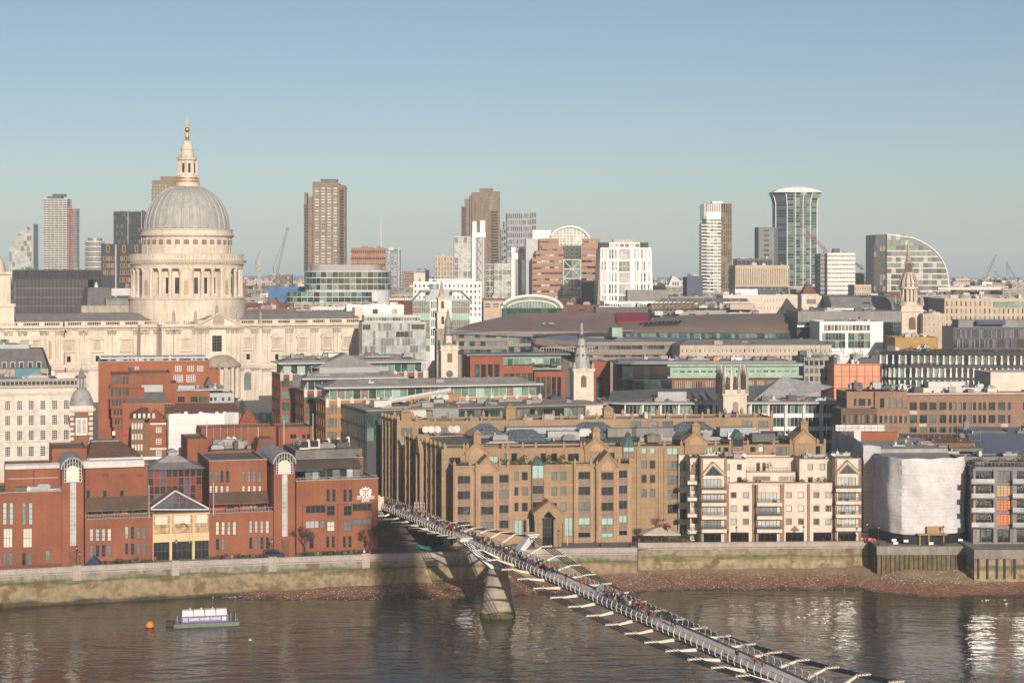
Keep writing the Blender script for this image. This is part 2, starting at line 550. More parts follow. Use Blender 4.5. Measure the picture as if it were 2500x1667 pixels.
a=N(n,l,'ShaderNodeTexNoise',{'Vector':mp.outputs[0],'Scale':.5,'Detail':3.0,'Roughness':.55}).outputs[0]
mp2=N(n,l,'ShaderNodeMapping',{'Vector':pos,'Scale':(.14,.40,1.0),'Rotation':(0,0,R(-14))})
b=N(n,l,'ShaderNodeTexNoise',{'Vector':mp2.outputs[0],'Scale':.6,'Detail':3.0}).outputs[0]
mp3=N(n,l,'ShaderNodeMapping',{'Vector':pos,'Scale':(.02,.03,1.0)})
cc=N(n,l,'ShaderNodeTexNoise',{'Vector':mp3.outputs[0],'Scale':1.0,'Detail':2.0}).outputs[0]
amp=N(n,l,'ShaderNodeMapRange',{0:cc,1:.35,2:.65,3:.45,4:1.25}).outputs[0]
s1=N(n,l,'ShaderNodeMath',{0:b,1:1.5},operation='MULTIPLY').outputs[0]
s2=N(n,l,'ShaderNodeMath',{0:a,1:s1},operation='ADD').outputs[0]
s3=N(n,l,'ShaderNodeMath',{0:s2,1:amp},operation='MULTIPLY').outputs[0]
bp=N(n,l,'ShaderNodeBump',{'Height':s3,'Strength':1.0,'Distance':.26})
l.new(bp.outputs[0],p.inputs['Normal'])
waterm=m
m,n,l,p,pos=nodes_of('foreshore_shingle',rough=.85)
sp=N(n,l,'ShaderNodeSeparateXYZ',{0:pos})
n1=N(n,l,'ShaderNodeTexNoise',{'Vector':pos,'Scale':.12,'Detail':5.0}).outputs[0]
zz=N(n,l,'ShaderNodeMath',{0:n1,1:1.6},operation='MULTIPLY').outputs[0]
zs=N(n,l,'ShaderNodeMath',{0:sp.outputs[2],1:zz},operation='ADD').outputs[0]
z1=N(n,l,'ShaderNodeMapRange',{0:zs,1:.4,2:3.6,3:0.0,4:1.0}).outputs[0]
c=ramp(n,l,z1,[(0,(.05,.035,.022)),(.16,(.085,.055,.035)),(.24,(.23,.115,.07)),(.48,(.255,.135,.085)),(.64,(.26,.16,.10)),(.74,(.31,.215,.13)),(1,(.32,.225,.135))])
vo=N(n,l,'ShaderNodeTexVoronoi',{'Vector':pos,'Scale':2.6}).outputs['Color']
sv=N(n,l,'ShaderNodeSeparateColor',{0:vo}).outputs[0]
peb=ramp(n,l,sv,[(0,(.55,.5,.48)),(.5,(.95,.9,.9)),(.9,(1.3,1.25,1.2)),(.97,(2.1,2.2,2.3))])
msk=ramp(n,l,z1,[(.68,(.85,.85,.85)),(.82,(.18,.18,.18))])
c=cmix(n,l,msk,c,peb,'MULTIPLY')
l.new(c,p.inputs['Base Color'])
bp=N(n,l,'ShaderNodeBump',{'Height':sv,'Strength':.6,'Distance':.12})
l.new(bp.outputs[0],p.inputs['Normal'])
beachm=m
# river, ground
WPTS=[onz(px,py,8.0)for px,py in((-220,1402),(0,1391),(480,1368),(920,1352),(1130,1346),(1377,1338),(1556,1336),(1558,1329),(2120,1325),(2900,1322))]
def yw(x):
 for a,b in zip(WPTS,WPTS[1:]):
  if x<=b.x:
   return a.y+(b.y-a.y)*(x-a.x)/(b.x-a.x)if x>a.x else a.y+(b.y-a.y)*(x-a.x)/(b.x-a.x)
 return WPTS[-1].y
struct(MB().quad((-900,-60,0),(900,-60,0),(900,425,0),(-900,425,0)).build('river_water',waterm))
GZ=[(395,7.0),(430,7.2),(480,9),(560,13),(640,18),(720,21),(900,22),(1300,22),(2200,22),(4000,22),(7800,22)]
def ground_z(y):
 for(a,za),(b,zb)in zip(GZ,GZ[1:]):
  if y<=b:
   return za+(zb-za)*max(0,(y-a))/(b-a)
 return GZ[-1][1]
mb=MB()
NXG=48
vs=[]
for j,(y,z)in enumerate(GZ):
 for i in range(NXG+1):
  x=(i/NXG*2-1)*(.45*y+90)
  vs.append((x,yw(x)+.3 if j==0 else max(y,yw(x)+2),z))
fs=[(j*(NXG+1)+i,j*(NXG+1)+i+1,(j+1)*(NXG+1)+i+1,(j+1)*(NXG+1)+i)for j in range(len(GZ)-1)for i in range(NXG)]
mb.add(vs,fs)
struct(mb.build('city_ground',paving))
mb=MB()
vs=[]
K=90
for i in range(K+1):
 x=-3300+6600*i/K
 h=51+5*math.sin(i*.21+1)+3*math.sin(i*.63)+rnd.uniform(-1,1)
 vs+=[(x,6600,20),(x,6900,20+h),(x,7700,20)]
fs=[]
for i in range(K):
 a=3*i
 fs+=[(a,a+3,a+4,a+1),(a+1,a+4,a+5,a+2)]
mb.add(vs,fs)
struct(mb.build('distant_hills',M('distant_woods',(.06,.075,.05),var=.3,scale=.004,fine=.3,fscale=.02)))
def beach_foot(x):
 pts=[(-200,-1.2),(-75,-.9),(-62,.5),(-40,1.1),(-15,1.4),(0,2.0),(40,2.3),(78,2.4),(90,4.2),(115,4.2),(130,3.2),(300,3)]
 for(a,p_),(b,q)in zip(pts,pts[1:]):
  if x<=b:
   return p_+(q-p_)*max(0,x-a)/(b-a)
 return 3
mb=MB()
vs=[]
NX,NY=220,34
for j in range(NY+1):
 for i in range(NX+1):
  x=-125+290*i/NX
  y=yw(x)+.4-j*1.0
  d=max(0,j*1.0-.4)
  hf=beach_foot(x)
  slope=.10 if x<-8 else .142
  z=hf-slope*d-(.02*max(0,d-14)**1.2)+.10*math.sin(x*.35+y*.2)+.06*math.sin(x*1.1-y*.7)+rnd.uniform(-.03,.03)
  if 80<x<118 and d<12:
   z=min(z,hf+.0)+.25*math.sin(x*.5)
  vs.append((x,y,z))
fs=[(j*(NX+1)+i,(j+1)*(NX+1)+i,(j+1)*(NX+1)+i+1,j*(NX+1)+i+1)for j in range(NY)for i in range(NX)]
mb.add(vs,fs,smooth=True)
beach=struct(mb.build('foreshore',beachm))
from mathutils.bvhtree import BVHTree
bvh=BVHTree.FromPolygons([Vector(v)for v in vs],fs)
mb=MB()
oct_f=[(0,2,4),(2,1,4),(1,3,4),(3,0,4),(2,0,5),(1,2,5),(3,1,5),(0,3,5)]
for _ in range(5200):
 x=rnd.uniform(-66,140)
 y=yw(x)-rnd.uniform(.5,18)**1.0
 h=bvh.ray_cast(Vector((x,y,20)),Vector((0,0,-1)))[0]
 if h is None or h.z<.03:
  continue
 if h.z>1.75 and rnd.random()<(.9 if x<84 else .2):
  continue
 r=rnd.uniform(.06,.19)*(1.35 if x>84 else 1)
 a=rnd.uniform(0,3)
 ca,sa=math.cos(a)*r,math.sin(a)*r
 k=rnd.uniform(.5,1)
 mb.add([(x+ca,y+sa,h.z),(x-ca,y-sa,h.z),(x+sa*k,y-ca*k,h.z),(x-sa*k,y+ca*k,h.z),(x,y,h.z+r*.7),(x,y,h.z-r*.5)],oct_f,0 if rnd.random()<.55 else 1 if rnd.random()<.6 else 2)
o=mb.build('foreshore_stones',[M('pale_stone',(.45,.40,.33),var=.2),M('red_brick_rubble',(.27,.10,.06),var=.2),M('chalk',(.66,.63,.58),var=.1)])
o['kind']='stuff'
tag(o,'scattered pale and red stones lying along the foreshore','stones')
def river_wall(name,label,pts,ztop,zbot,m,piers=(),step=False):
 """pts: plan polyline; a coping, a stone face battered outwards at the foot, pilasters as parts"""
 root=thing(name,label,'wall',(pts[0].x,pts[0].y,zbot))
 o=Vector((pts[0].x,pts[0].y,zbot))
 prof_face=[(0.0,ztop-1.15),(-.05,ztop-1.2),(-.25,1.0),(-.3,zbot)]
 prof_par=[(.25,ztop-1.15),(.25,ztop-.22)]
 def sweep(prof,back):
  mb=MB()
  vs=[]
  for q in pts:
   for d,z in prof:
    vs.append((q.x-o.x,q.y+d-o.y,z-o.z))
   vs.append((q.x-o.x,q.y+back-o.y,prof[0][1]-o.z))
  k=len(prof)+1
  fs=[]
  for i in range(len(pts)-1):
   for j in range(k-1):
    fs.append((i*k+j,i*k+j+1,(i+1)*k+j+1,(i+1)*k+j)if j<len(prof)-1 else(i*k,(i+1)*k,(i+1)*k+k-1,i*k+k-1))
  fs.append(tuple(range(k)))
  fs.append(tuple((len(pts)-1)*k+j for j in range(k)))
  return mb.add(vs,fs)
 sweep(prof_face,1.2).build('stone_face',m,root)
 sweep([(.12,ztop-.2),(.12,ztop-1.145)],.7).build('parapet',coping,root)
 sweep([(-.02,ztop),(-.02,ztop-.19)],.85).build('coping',coping,root)
 sweep([(-.16,ztop-1.3),(-.16,ztop-1.55)],.1).build('string_course',coping,root)
 for px in piers:
  for a,b in zip(pts,pts[1:]):
   k=(px-CX)/F
   t=(k*a.y-a.x)/((b.x-a.x)-k*(b.y-a.y))
   if 0<=t<=1:
    q=a.lerp(b,t)
    an=math.atan2(b.y-a.y,b.x-a.x)
    mb=MB().box(-.85,.85,-.35,.9,ztop-3.0-zbot,ztop+.08-zbot)
    mb.box(-.95,.95,-.42,.95,ztop+.08-zbot,ztop+.25-zbot)
    mb.box(-.7,.7,-.44,-.34,ztop-2.4-zbot,ztop-.4-zbot)
    mb.build('pilaster',coping,root,(q.x-o.x,q.y-o.y,0),an)
    break
 return root
river_wall('embankment_wall','long stained stone embankment wall below the red brick school',[Vector((q.x,q.y)).to_3d()for q in WPTS[:5]],8.0,-1.5,wallm,(187,428,665,893))
river_wall('embankment_wall','yellowish stone embankment wall below the tan stone offices behind the bridge pier',[Vector((q.x,q.y)).to_3d()for q in WPTS[4:7]],8.0,-1.5,wallm,(1118,))
river_wall('old_river_wall','old grey river wall with green foot below the cream apartments',[Vector((q.x,q.y)).to_3d()for q in WPTS[7:9]],8.4,-1.0,wallm2)
q0,q1=onz(2141,1333,8.5),onz(2366,1334,8.5)
L=q1.x-q0.x
root=thing('timber_quay','quay of upright weathered timber planks under a concrete beam','quay',(q0.x,402,0))
MB().box(0,L,0,30,6.5,8.45).build('concrete_beam',M('quay_concrete',(.26,.235,.20),var=.15,streak=.25),root)
MB().box(.1,L-.1,.5,28,-1,6.495).build('backing_wall',timber,root)
me=MB().box(0,.82,0,.3,2.2,6.49).mesh('plank',timber)
for i in range(int(L/1.06)):
 obj('plank',me,root,(.15+i*1.06,.12+rnd.uniform(-.05,.05),rnd.uniform(-.1,0)))
me=MB().box(0,.16,-.12,.2,2.0,6.485).mesh('fender_post',M('dark_timber',(.05,.045,.03),var=.2))
for i in range(int(L/1.06)):
 obj('fender_post',me,root,(1.0+i*1.06,.05,0))
q0=onz(2384,1345,8.9)
root=thing('sheet_pile_quay','mossy quay wall with ladder and dark timber fenders below the grey apartments','quay',(q0.x,394,0))
MB().box(0,60,0,34,6.9,8.9).build('concrete_beam',M('quay_concrete',(.26,.235,.20)),root)
MB().box(.1,60,.35,32,-1,6.895).build('pile_face',wallm2,root)
me=MB().box(0,.35,-.15,.3,2.4,6.89).mesh('fender',M('dark_timber',(.05,.045,.03)))
for i in range(9):
 obj('fender',me,root,(.6+i*2.1+rnd.uniform(-.3,.3),.1,0))
mb=MB()
for i in range(9):
 mb.box(0,.8,0,.08,i*.4,i*.4+.07)
mb.box(-.06,0,-.02,.1,-.3,3.6)
mb.box(.8,.86,-.02,.1,-.3,3.6)
mb.build('ladder',timber,root,(8.5,.2,3.0))
q=WPTS[8]
root=thing('shade_wing_wall','return wall darkened as a shadow slot beside the timber quay','wall',(q.x,402,0))
MB().box(0,1.2,1.5,8.2,-1,8.1).box(-.1,1.3,1.4,8.2,8.1,8.4).build('stone_face',M('shade_stone',(.045,.042,.03),var=.3),root)  # near-black colour paints the shadow slot between wall and quay
# unseen brick chimney, moved back and heightened so its shadow falls on the embankment
D=420.0
cx,cy=-24.9+D*math.sin(R(SUN_AZ)),391-D*math.cos(R(SUN_AZ))
root=thing('brick_chimney','tall square brown brick power station chimney on the south bank','chimney',(cx,cy,0),R(SUN_AZ))
MB().frust(-5.7,5.7,-5.7,5.7,-1,-5.2,5.2,-5.2,5.2,143).build('shaft',brick_b,root)
MB().box(-5.4,5.4,-5.4,5.4,143.0,145).box(-4.4,4.4,-4.4,4.4,145,149).build('cap',brick_d,root)
for i in range(3):
 MB().box(-3.9+i*2.9,-2.2+i*2.9,5.0,5.45,60,138).build('brick_rib',brick_b,root)
struct(MB().box(-420,420,-90,70,-1,4.5).build('south_bank',paving))
# footbridge
BO=Vector((-32.7,444.0,0))
BD=Vector((.3455,-.9384,0)).normalized()
BR=math.atan2(BD.y,BD.x)
BW=Vector((-BD.y,BD.x,0))
S0,S1,SP,SM=-6.0,296.0,86.0,158.0
def dz(s):
 return 13.3-1.0*((s-120)/150)**2
def cz(s):
 return 12.2+3.9*((s-SM)/(SM-SP))**2 if s>SP else 11.6+4.5*max(0,(s-6)/(SP-6))**1.6
def cy_(s):
 """distance of the cable bundle from the centre line"""
 return 6.2+1.5*abs((s-SM)/(SM-SP))**1.3 if s>SP else 4.6+3.1*max(0,(s-6)/(SP-6))
def bpt(s,y,z):
 return BO+BD*s+BW*y+Vector((0,0,z))
bridge=thing('footbridge','slender steel suspension footbridge crowded with walkers over the river','bridge',BO,BR)
deckm=M('bridge_deck',(.74,.68,.61),rough=.7,var=.08,streak=0,joints=(3.0,900,.06),jdark=.85)
hull=M('bridge_fascia',(.16,.17,.20),rough=.25,metal=.5,var=.2,scale=.5)
ivory=M('ivory_paint',(.74,.66,.55),rough=.4,var=.05)
ss=[S0+(S1-S0)*i/75 for i in range(76)]
def sweep_s(name,prof,m,smooth=False,closed=True):
 mb=MB()
 vs,fs=[],[]
 k=len(prof)
 for s in ss:
  for y,z in prof:
   vs.append((s,y,dz(s)+z))
 for i in range(len(ss)-1):
  for j in range(k if closed else k-1):
   j2=(j+1)%k
   fs.append((i*k+j,i*k+j2,(i+1)*k+j2,(i+1)*k+j))
 mb.add(vs,fs,smooth=smooth)
 return mb.build(name,m,bridge)
sweep_s('deck',[(-2.0,0),(2.0,0),(1.9,-.3),(-1.9,-.3)],deckm)
for sg in(-1,1):
 sweep_s('fascia',[(sg*2.06,-.02),(sg*2.45,.14),(sg*2.6,-.05),(sg*2.55,-.3),(sg*2.2,-.5),(sg*2.03,-.3)],hull,True)
 sweep_s('handrail',[(sg*2.32,1.22),(sg*2.42,1.22),(sg*2.42,1.32),(sg*2.32,1.32)],steel)
 sweep_s('kerb',[(sg*1.9,.004),(sg*2.03,.004),(sg*2.03,.14),(sg*1.9,.14)],metal_d)
 for zz,yy in((.62,2.6),(.82,2.56),(1.02,2.5)):
  sweep_s('rail_wire',[(sg*yy,zz),(sg*(yy+.025),zz),(sg*(yy+.025),zz+.03),(sg*yy,zz+.03)],metal)
 sweep_s('edge_beam',[(sg*1.55,-.32),(sg*1.95,-.32),(sg*1.95,-.75),(sg*1.55,-.75)],metal_d)
arc=[]
for i in range(8):
 t=i/7
 arc.append((2.2+.62*math.sin(math.pi*(.04+.80*t))**.8,-.5+1.84*t))
hoop_me={}
for sg in(-1,1):
 hoop_me[sg]=MB().tube([(0,sg*y,z)for y,z in arc],.075,5).mesh('hoop',ivory)
i=0
s=S0+1
while s<292:
 for sg in(-1,1):
  obj('hoop',hoop_me[sg],bridge,(s,0,dz(s)))
 s+=2.06
arms=[]
s=6.0
while s<292:
 if abs(s-SP)>1.5:
  for sg in(-1,1):
   yt,zt,zb=cy_(s),cz(s),dz(s)-.42
   mb=MB()
   y0,y1=1.6,yt-1.2
   vs=[(-.26,y0,zb-.34),(.26,y0,zb-.34),(.26,y0,zb+.2),(-.26,y0,zb+.2),(-.15,y1,zt-.18),(.15,y1,zt-.18),(.15,y1,zt+.12),(-.15,y1,zt+.12)]
   vs=[(a,sg*b,c)for a,b,c in vs]
   mb.add(vs,[(0,3,2,1),(4,5,6,7),(0,1,5,4),(1,2,6,5),(2,3,7,6),(3,0,4,7)])
   a=mb.build('outrigger',ivory,bridge,(s,0,0))
   mb=MB()
   mb.tube([(0,sg*(yt-1.25),zt+.02),(0,sg*(yt+1.15),zt+.05)],.13,6)
   for k in range(4):
    mb.box(-.36,.36,sg*(yt-.9+.6*k)-.12,sg*(yt-.9+.6*k)+.12,zt-.12,zt+.26)
   mb.build('cable_clamp',ivory,a)
 s+=8.08
for sg in(-1,1):
 for k in range(4):
  pts=[(q,sg*(cy_(q)-.9+.6*k),cz(q)-.02)for q in[S0+8+(S1-S0-8)*i/110 for i in range(111)]]
  MB().tube(pts,.1,5).build('cable',M('cable_steel',(.045,.045,.048),rough=.5,var=.1),bridge)
pierm=M('pier_concrete',(.40,.335,.25),var=.2,scale=.4,streak=.2,joints=(40,1.55,.05),jdark=.6)
wet=M('wet_algae_concrete',(.10,.095,.04),var=.3,scale=1.0)
mb=MB()
mb.lathe([(3.75,-3),(3.7,.7),(3.45,1.2),(2.05,9.6),(2.0,9.9)],28,SP,0,sx=.95,sy=1.0)
pier=mb.build('pier',pierm,bridge)
MB().lathe([(3.79,-3),(3.76,.5),(3.66,.95),(3.4,.97)],28,SP,0,sx=.95).build('tide_mark',wet,pier)
for zz in(2.6,4.2,5.8):
 r=3.45-(zz-1.2)*(1.4/8.4)
 MB().lathe([(r+.03,zz-.09),(r+.09,zz-.05),(r+.09,zz+.05),(r+.02,zz+.09)],28,SP,0,sx=.95).build('rope_line',conc_g,pier)
MB().lathe([(2.1,9.85),(2.2,10.0),(2.2,10.35),(1.9,10.6)],28,SP,0).build('collar',steel,pier)
for sg in(-1,1):
 poly=[(0,10.2),(2.05,10.2),(8.6,16.1),(8.3,16.5),(6.9,16.4),(3.3,12.5),(1.5,12.3),(0,12.2)]
 n=len(poly)
 vs,th=[],[]
 for y,z in poly:
  h=2.1-1.2*min(1,(y/8.0))
  vs.append((SP-h,sg*y,z))
 for y,z in poly:
  h=2.1-1.2*min(1,(y/8.0))
  vs.append((SP+h,sg*y,z))
 fs=[tuple(range(n)),tuple(range(2*n-1,n-1,-1))]+[((i+1)%n,i,i+n,(i+1)%n+n)for i in range(n)]
 a=MB().add(vs,fs).build('pier_arm',M('arm_steel',(.74,.73,.72),rough=.35,metal=.1,var=.12,scale=.5,streak=.15),bridge)
 MB().box(SP-1.7,SP+1.7,sg*7.3-1.3,sg*7.3+1.3,16.5,16.75).build('cable_saddle',ivory,a)
root=thing('bridge_abutment','dark concrete abutment with steps under the landing of the footbridge','abutment',BO,BR)
MB().box(-30,8,-2.6,2.6,6,11.9).box(-30,6,-3.2,3.2,11.9,12.2).build('ramp',conc_g,root)
for i in range(16):
 MB().box(8+i*.62,8.62+i*.62,-9.0,-2.7,6,12.0-i*.34).build('step',M('step_stone',(.24,.20,.16)),root)
shadepave=M('shade_setts',(.07,.062,.055),var=.25,scale=.4)  # paving darkened to stand in for the shade under the bridge
struct(MB().add([(at(926,0,399).x,399,7.012),(at(1105,0,404).x,404,7.012),(at(1085,0,430).x,430,7.212),(at(935,0,430).x,430,7.212)],[(0,1,2,3)]).build('shade_paving',shadepave))
root=thing('terrace_steps','broad stone steps darkened for shade, rising beneath the footbridge','steps',(at(985,0,414).x,414,7),R(14))
me=MB().box(-5.5,5.5,0,9,-.2,.42).mesh('step',M('shade_step',(.11,.09,.07),var=.2))  # step stone darkened to carry the shade around the landing
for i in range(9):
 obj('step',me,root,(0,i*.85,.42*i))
MB().box(-7.5,-5.55,-1,10,-.2,4.4).build('side_wall',brick_d,root)  # dark brick on both side walls adds to the painted shade
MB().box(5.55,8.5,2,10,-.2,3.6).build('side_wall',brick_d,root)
root=thing('shade_bank_wall','retaining wall of brick darkened for shade below the landing of the footbridge','wall',(at(1040,0,424).x,424,7),R(14))
MB().box(-6,9,0,6,-.2,4.6).build('brick_face',brick_d,root)  # dark brick used here in place of shade
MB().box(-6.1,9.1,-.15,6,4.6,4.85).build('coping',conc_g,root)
# red brick school on the embankment
b=Bld('school_building','large red brick school with barrel-roofed stair towers and a white crest','building',0,378.7,16.9)
S=3.564
def ua(x,v=0):
 return b.u(x/S,v)
def ub(x,v=0):
 return b.u(480+x/S,v)
def za(y,x,v=0):
 return b.z(1020+y/S,x/S,v=v)
def zb(y,x,v=0):
 return b.z(1020+y/S,480+x/S,v=v)
dk=dict(fm=metal_d,nx=1,nz=3,bar=.09,sub=True)
GL=[gd,gs,gs,gd,gpl]
def W(f,zf,cols,w,y0,y1,v=0,**k):
 return[(f(x,v),f(x+w,v),zf(y1,x,v),zf(y0,x,v),k)for x in cols]
front=W(ua,za,(25,82,192,250),34,738,930,gm=[gt,gl,gt],nz=4)
front+=W(ua,za,(30,200),79,962,1130,gm=gw,nx=3,nz=2)
front+=W(ua,za,(22,74,190,241),36,1170,1285,gm=[gd,gs],nz=2)+W(ua,za,(397,),40,1155,1265,gm=gs,nz=2)
zt=za(672,300)
b.block(brick,-24,ua(548),0,20,0,zt,front=front,roof=felt,par=.7,cop=conc_g,**dk)
MB().box(-24,ua(548),-.12,.0,-.02,.75).build('plinth',brick_d,b.root)
b.clutter(2,18,1.5,5,zt+.1,7,1.6)
v=6.5
b.block(brick,ua(45,v),ua(540,v),v,v+14,zt,za(435,300,v),roof=felt,par=.3)
MB().prism_x([(v-.6,za(440,300,v)),(v-.9,za(408,300,v)),(v+.6,za(395,300,v)),(v+1.2,za(440,300,v))],ua(45,v),ua(540,v)).build('parapet_band',whitec,b.root)
MB().box(ua(285,v),ua(300,v),v-.08,v,zt,za(445,300,v)).build('downpipe',brick_d,b.root)
MB().box(ua(70,v),ua(505,v),v-.1,v,za(527,300,v),za(519,300,v)).build('string_course',conc_g,b.root)
MB().box(ua(240,3),ua(415,3),3,5,zt+.1,za(598,300,3)).build('plant_screen',metal,b.root)
def stair_tower(x0,x1,ztop,zgl0,zgl1,s0,s1,zs0,zs1,d0,d1,zd,dep):
 """brick stair tower with a lead barrel vault, a glazed lunette, a glazed slot and an arched door"""
 c,r=(x0+x1)/2,(x1-x0)/2
 b.block(brick,x0,x1,-1.0,dep,0,ztop-r,front=[(s0,s1,zs0,zs1,dict(gm=gpl,fm=metal_w,nx=2,nz=14,bar=.1)),(d0,d1,.05,zd,dict(gm=tile_b,fm=brick_d,nx=2,nz=1,name='door'))],name='stair_tower',sub=True)
 zc=ztop-r
 arc=[(c+(r+.25)*math.cos(math.pi*i/16),zc+(r+.25)*math.sin(math.pi*i/16))for i in range(17)]
 inn=[(c+(r-.05)*math.cos(math.pi*i/16),zc+(r-.05)*math.sin(math.pi*i/16))for i in range(17)]
 mb=MB()
 vs,fs=[],[]
 for y in(-1.25,dep):
  vs+=[(x,y,z)for x,z in arc]+[(x,y,z)for x,z in inn]
 for i in range(16):
  fs+=[(i,i+1,i+18,i+17),(34+i,34+i+17,34+i+18,34+i+1),(i,34+i,35+i,i+1),(17+i,18+i,52+i,51+i)]
 mb.add(vs,fs,smooth=True)
 mb.build('barrel_roof',lead,b.root)
 g=MB().prism_y([(x,z)for x,z in inn]+[(c-r*.8,zgl0),(c+r*.8,zgl0)],-1.05,-.95)
 lun=g.build('lunette_window',gd,b.root)
 q=MB()
 for i in range(-3,4):
  x=c+i*r*.26
  h=math.sqrt(max(.01,(r-.1)**2-(x-c)**2))
  q.box(x-.05,x+.05,-1.14,-1.04,zgl0,zc+h)
 for k in range(5):
  zq=zgl0+(zc-zgl0)*k/4
  q.box(c-r*.8,c+r*.8,-1.13,-1.045,zq-.05,zq+.05)
 for rr in(r*.62,):
  for i in range(12):
   a0,a1=math.pi*i/12,math.pi*(i+1)/12
   q.bar((c+rr*math.cos(a0),-1.1,zc+rr*math.sin(a0)),(c+rr*math.cos(a1),-1.1,zc+rr*math.sin(a1)),.1)
 q.build('glazing_bars',steel,lun)
 MB().prism_y([(c+rr*math.cos(math.pi*i/12),zc-.6+rr*math.sin(math.pi*i/12))for rr in(r*.60,)for i in range(13)]+[(c-r*.6,zgl0),(c+r*.6,zgl0)],-1.075,-1.052).build('pale_blind',gw,lun)
stair_tower(ua(538,-1),ua(728,-1),za(352,630,-1),za(555,630,-1),0,ua(611,-1),ua(662,-1),za(1110,630,-1),za(562,630,-1),ua(600,-1),ua(664,-1),za(1168,630,-1),16)
stair_tower(ub(672,-1),ub(857,-1),zb(305,765,-1),zb(485,765,-1),0,ub(745,-1),ub(791,-1),zb(1030,765,-1),zb(490,765,-1),ub(738,-1),ub(800,-1),zb(1068,765,-1),18)
def wing(f,zf,x0,x1,xl1,ytop,low,rows_low,up,ter0,ter1,red,name_seed,v=4.2):
 zl=zf(low,x0)
 fr=[]
 for cols,w,y0,y1,k in rows_low:
  fr+=W(f,zf,cols,w,y0,y1,**k)
 b.block(brick,f(x0),f(xl1),0,v,0,zl,front=fr,**dk)
 MB().box(f(x0),f(xl1),-.12,0,-.02,.8).build('plinth',brick_d,b.root)
 b.box('terrace_floor',conc_g,f(x0)+.3,f(xl1)-.3,.3,v,zl+.003,zl+.1)
 fr=[]
 for cols,w,y0,y1,k in up:
  fr+=W(f,zf,cols,w,y0,y1,v,**k)
 u0,u1=f(x0,v),f(x1,v)
 zt=zf(ytop,(x0+x1)/2,v)
 ztl=zf(ter0,(x0+x1)/2,v)
 n=7
 log=[(u0+.6+(u1-u0-1.2)*i/n+.1,u0+.6+(u1-u0-1.2)*(i+1)/n-.1,zl+.3,ztl-.4,dict(gm=(redp if red and i in(0,1,3)else[gd,gd,gwarm]),fm=brick_d,nx=2,nz=2))for i in range(n)]
 b.block(brick,u0,u1,v,v+22,zl-.5,zt,front=fr+log,roof=felt,par=.5,cop=conc_g,**dk)
 ze=zf(ter1,(x0+x1)/2,1.2)
 MB().add([(u0,v-.02,ztl+1.0),(u1,v-.02,ztl+1.0),(u1,1.3,ze),(u0,1.3,ze),(u0,v-.02,ztl+.85),(u1,v-.02,ztl+.85),(u1,1.3,ze-.2),(u0,1.3,ze-.2)],[(0,1,2,3),(4,7,6,5),(3,2,6,7),(0,3,7,4),(1,5,6,2)]).build('terrace_awning',M('awning_brown',(.14,.095,.07),rough=.5,var=.2,joints=(.7,50,.08),jdark=.6),b.root)
 for i in range(5):
  x=u0+.3+(u1-u0-.6)*i/4
  MB().box(x-.08,x+.08,1.35,1.5,zl+.1,ze-.05).build('awning_post',brick_d,b.root)
 r=MB().box(f(x0)+.1,f(xl1)-.1,.12,.18,zl+.95,zl+1.02)
 for i in range(24):
  x=f(x0)+.1+(f(xl1)-f(x0)-.2)*i/23
  r.box(x-.025,x+.025,.13,.17,zl,zl+.95)
 r.build('railing',metal,b.root)
 return u0,u1,v,zt
A=wing(ua,za,740,1285,1330,430,885,[((780,832,884,935),34,965,1072,dict(gm=[gw,gpl,gs])),((1087,1138,1190,1240),31,945,1055,dict(gm=[gs,gd,gpl])),((780,832,884,935),34,1105,1208,dict(gm=[gd,gs])),((1087,1138,1190,1240),31,1090,1190,dict(gm=[gd,gs]))],[((750,895,1043),35,630,698,dict(gm=gd,nz=1)),],722,800,False,1)
MB().prism_x([(A[2]-.9,A[3]+.1),(A[2]-1.1,A[3]+.9),(A[2]-.3,A[3]+1.5),(A[2]+2.2,A[3]+1.6),(A[2]+2.2,A[3]+.1)],A[0]-.6,A[1]-.8).build('parapet_band',whitec,b.root)
for x in(890,1040,1190):
 MB().box(ua(x,4.2),ua(x+55,4.2),4.1,4.2,za(515,x,4.2),za(485,x,4.2)).build('brick_panel',brick_d,b.root)
B_=wing(ub,zb,110,612,676,388,835,[((167,217,267,315),30,903,1018,dict(gm=[gw,gw,gpl])),((457,505,554,602),29,895,1002,dict(gm=[gw,gw,gpl,gs])),((167,217),30,1050,1150,dict(gm=[gd,gs])),((457,505,554,602),29,1037,1140,dict(gm=[gd,gs]))],[((112,160,207,256,395,443,490,537),27,460,562,dict(gm=[gd,gs])),((112,160,207,256,395,443,490,537),27,590,664,dict(gm=gw))],678,742,True,2)
v=5.0
u0,u1=ua(1288,v),ua(1757,v)
z0,z1=za(800,1525,v),za(445,1525,v)
rs=[(u0+(u1-u0)*i/9+.09,u0+(u1-u0)*(i+1)/9-.09,z0+(z1-z0)*k/5+.09,z0+(z1-z0)*(k+1)/5-.09,dict(gm=[gd,gd,gbl,brick_d]))for i in range(9)for k in range(5)]
b.block(redsteel,u0,u1,v,v+12,z0-5,z1,front=rs,name='atrium_frame',fm=None,dep=.2)
MB().frust(u0-.8,u1+.8,v-.8,v+13,z1,u0+2.4,u1-2.6,v+2.5,v+10,za(388,1525,v+2)).build('atrium_eaves',leadd,b.root)
MB().frust(u0+2.2,u1-2.4,v+2.3,v+10.2,za(388,1525,v+2)+.01,u0+4.6,u1-4.6,v+4.5,v+8,za(330,1525,v+4)).build('lantern_roof',lead,b.root)
MB().box(u0+5,u1-5,v+5,v+7.5,za(330,1525,v+4),za(300,1525,v+4)).frust(u0+4.6,u1-4.6,v+4.6,v+7.9,za(300,1525,v+4),u0+6.2,u1-6.2,v+6,v+6.6,za(270,1525,v+4)).build('lantern',lead,b.root)
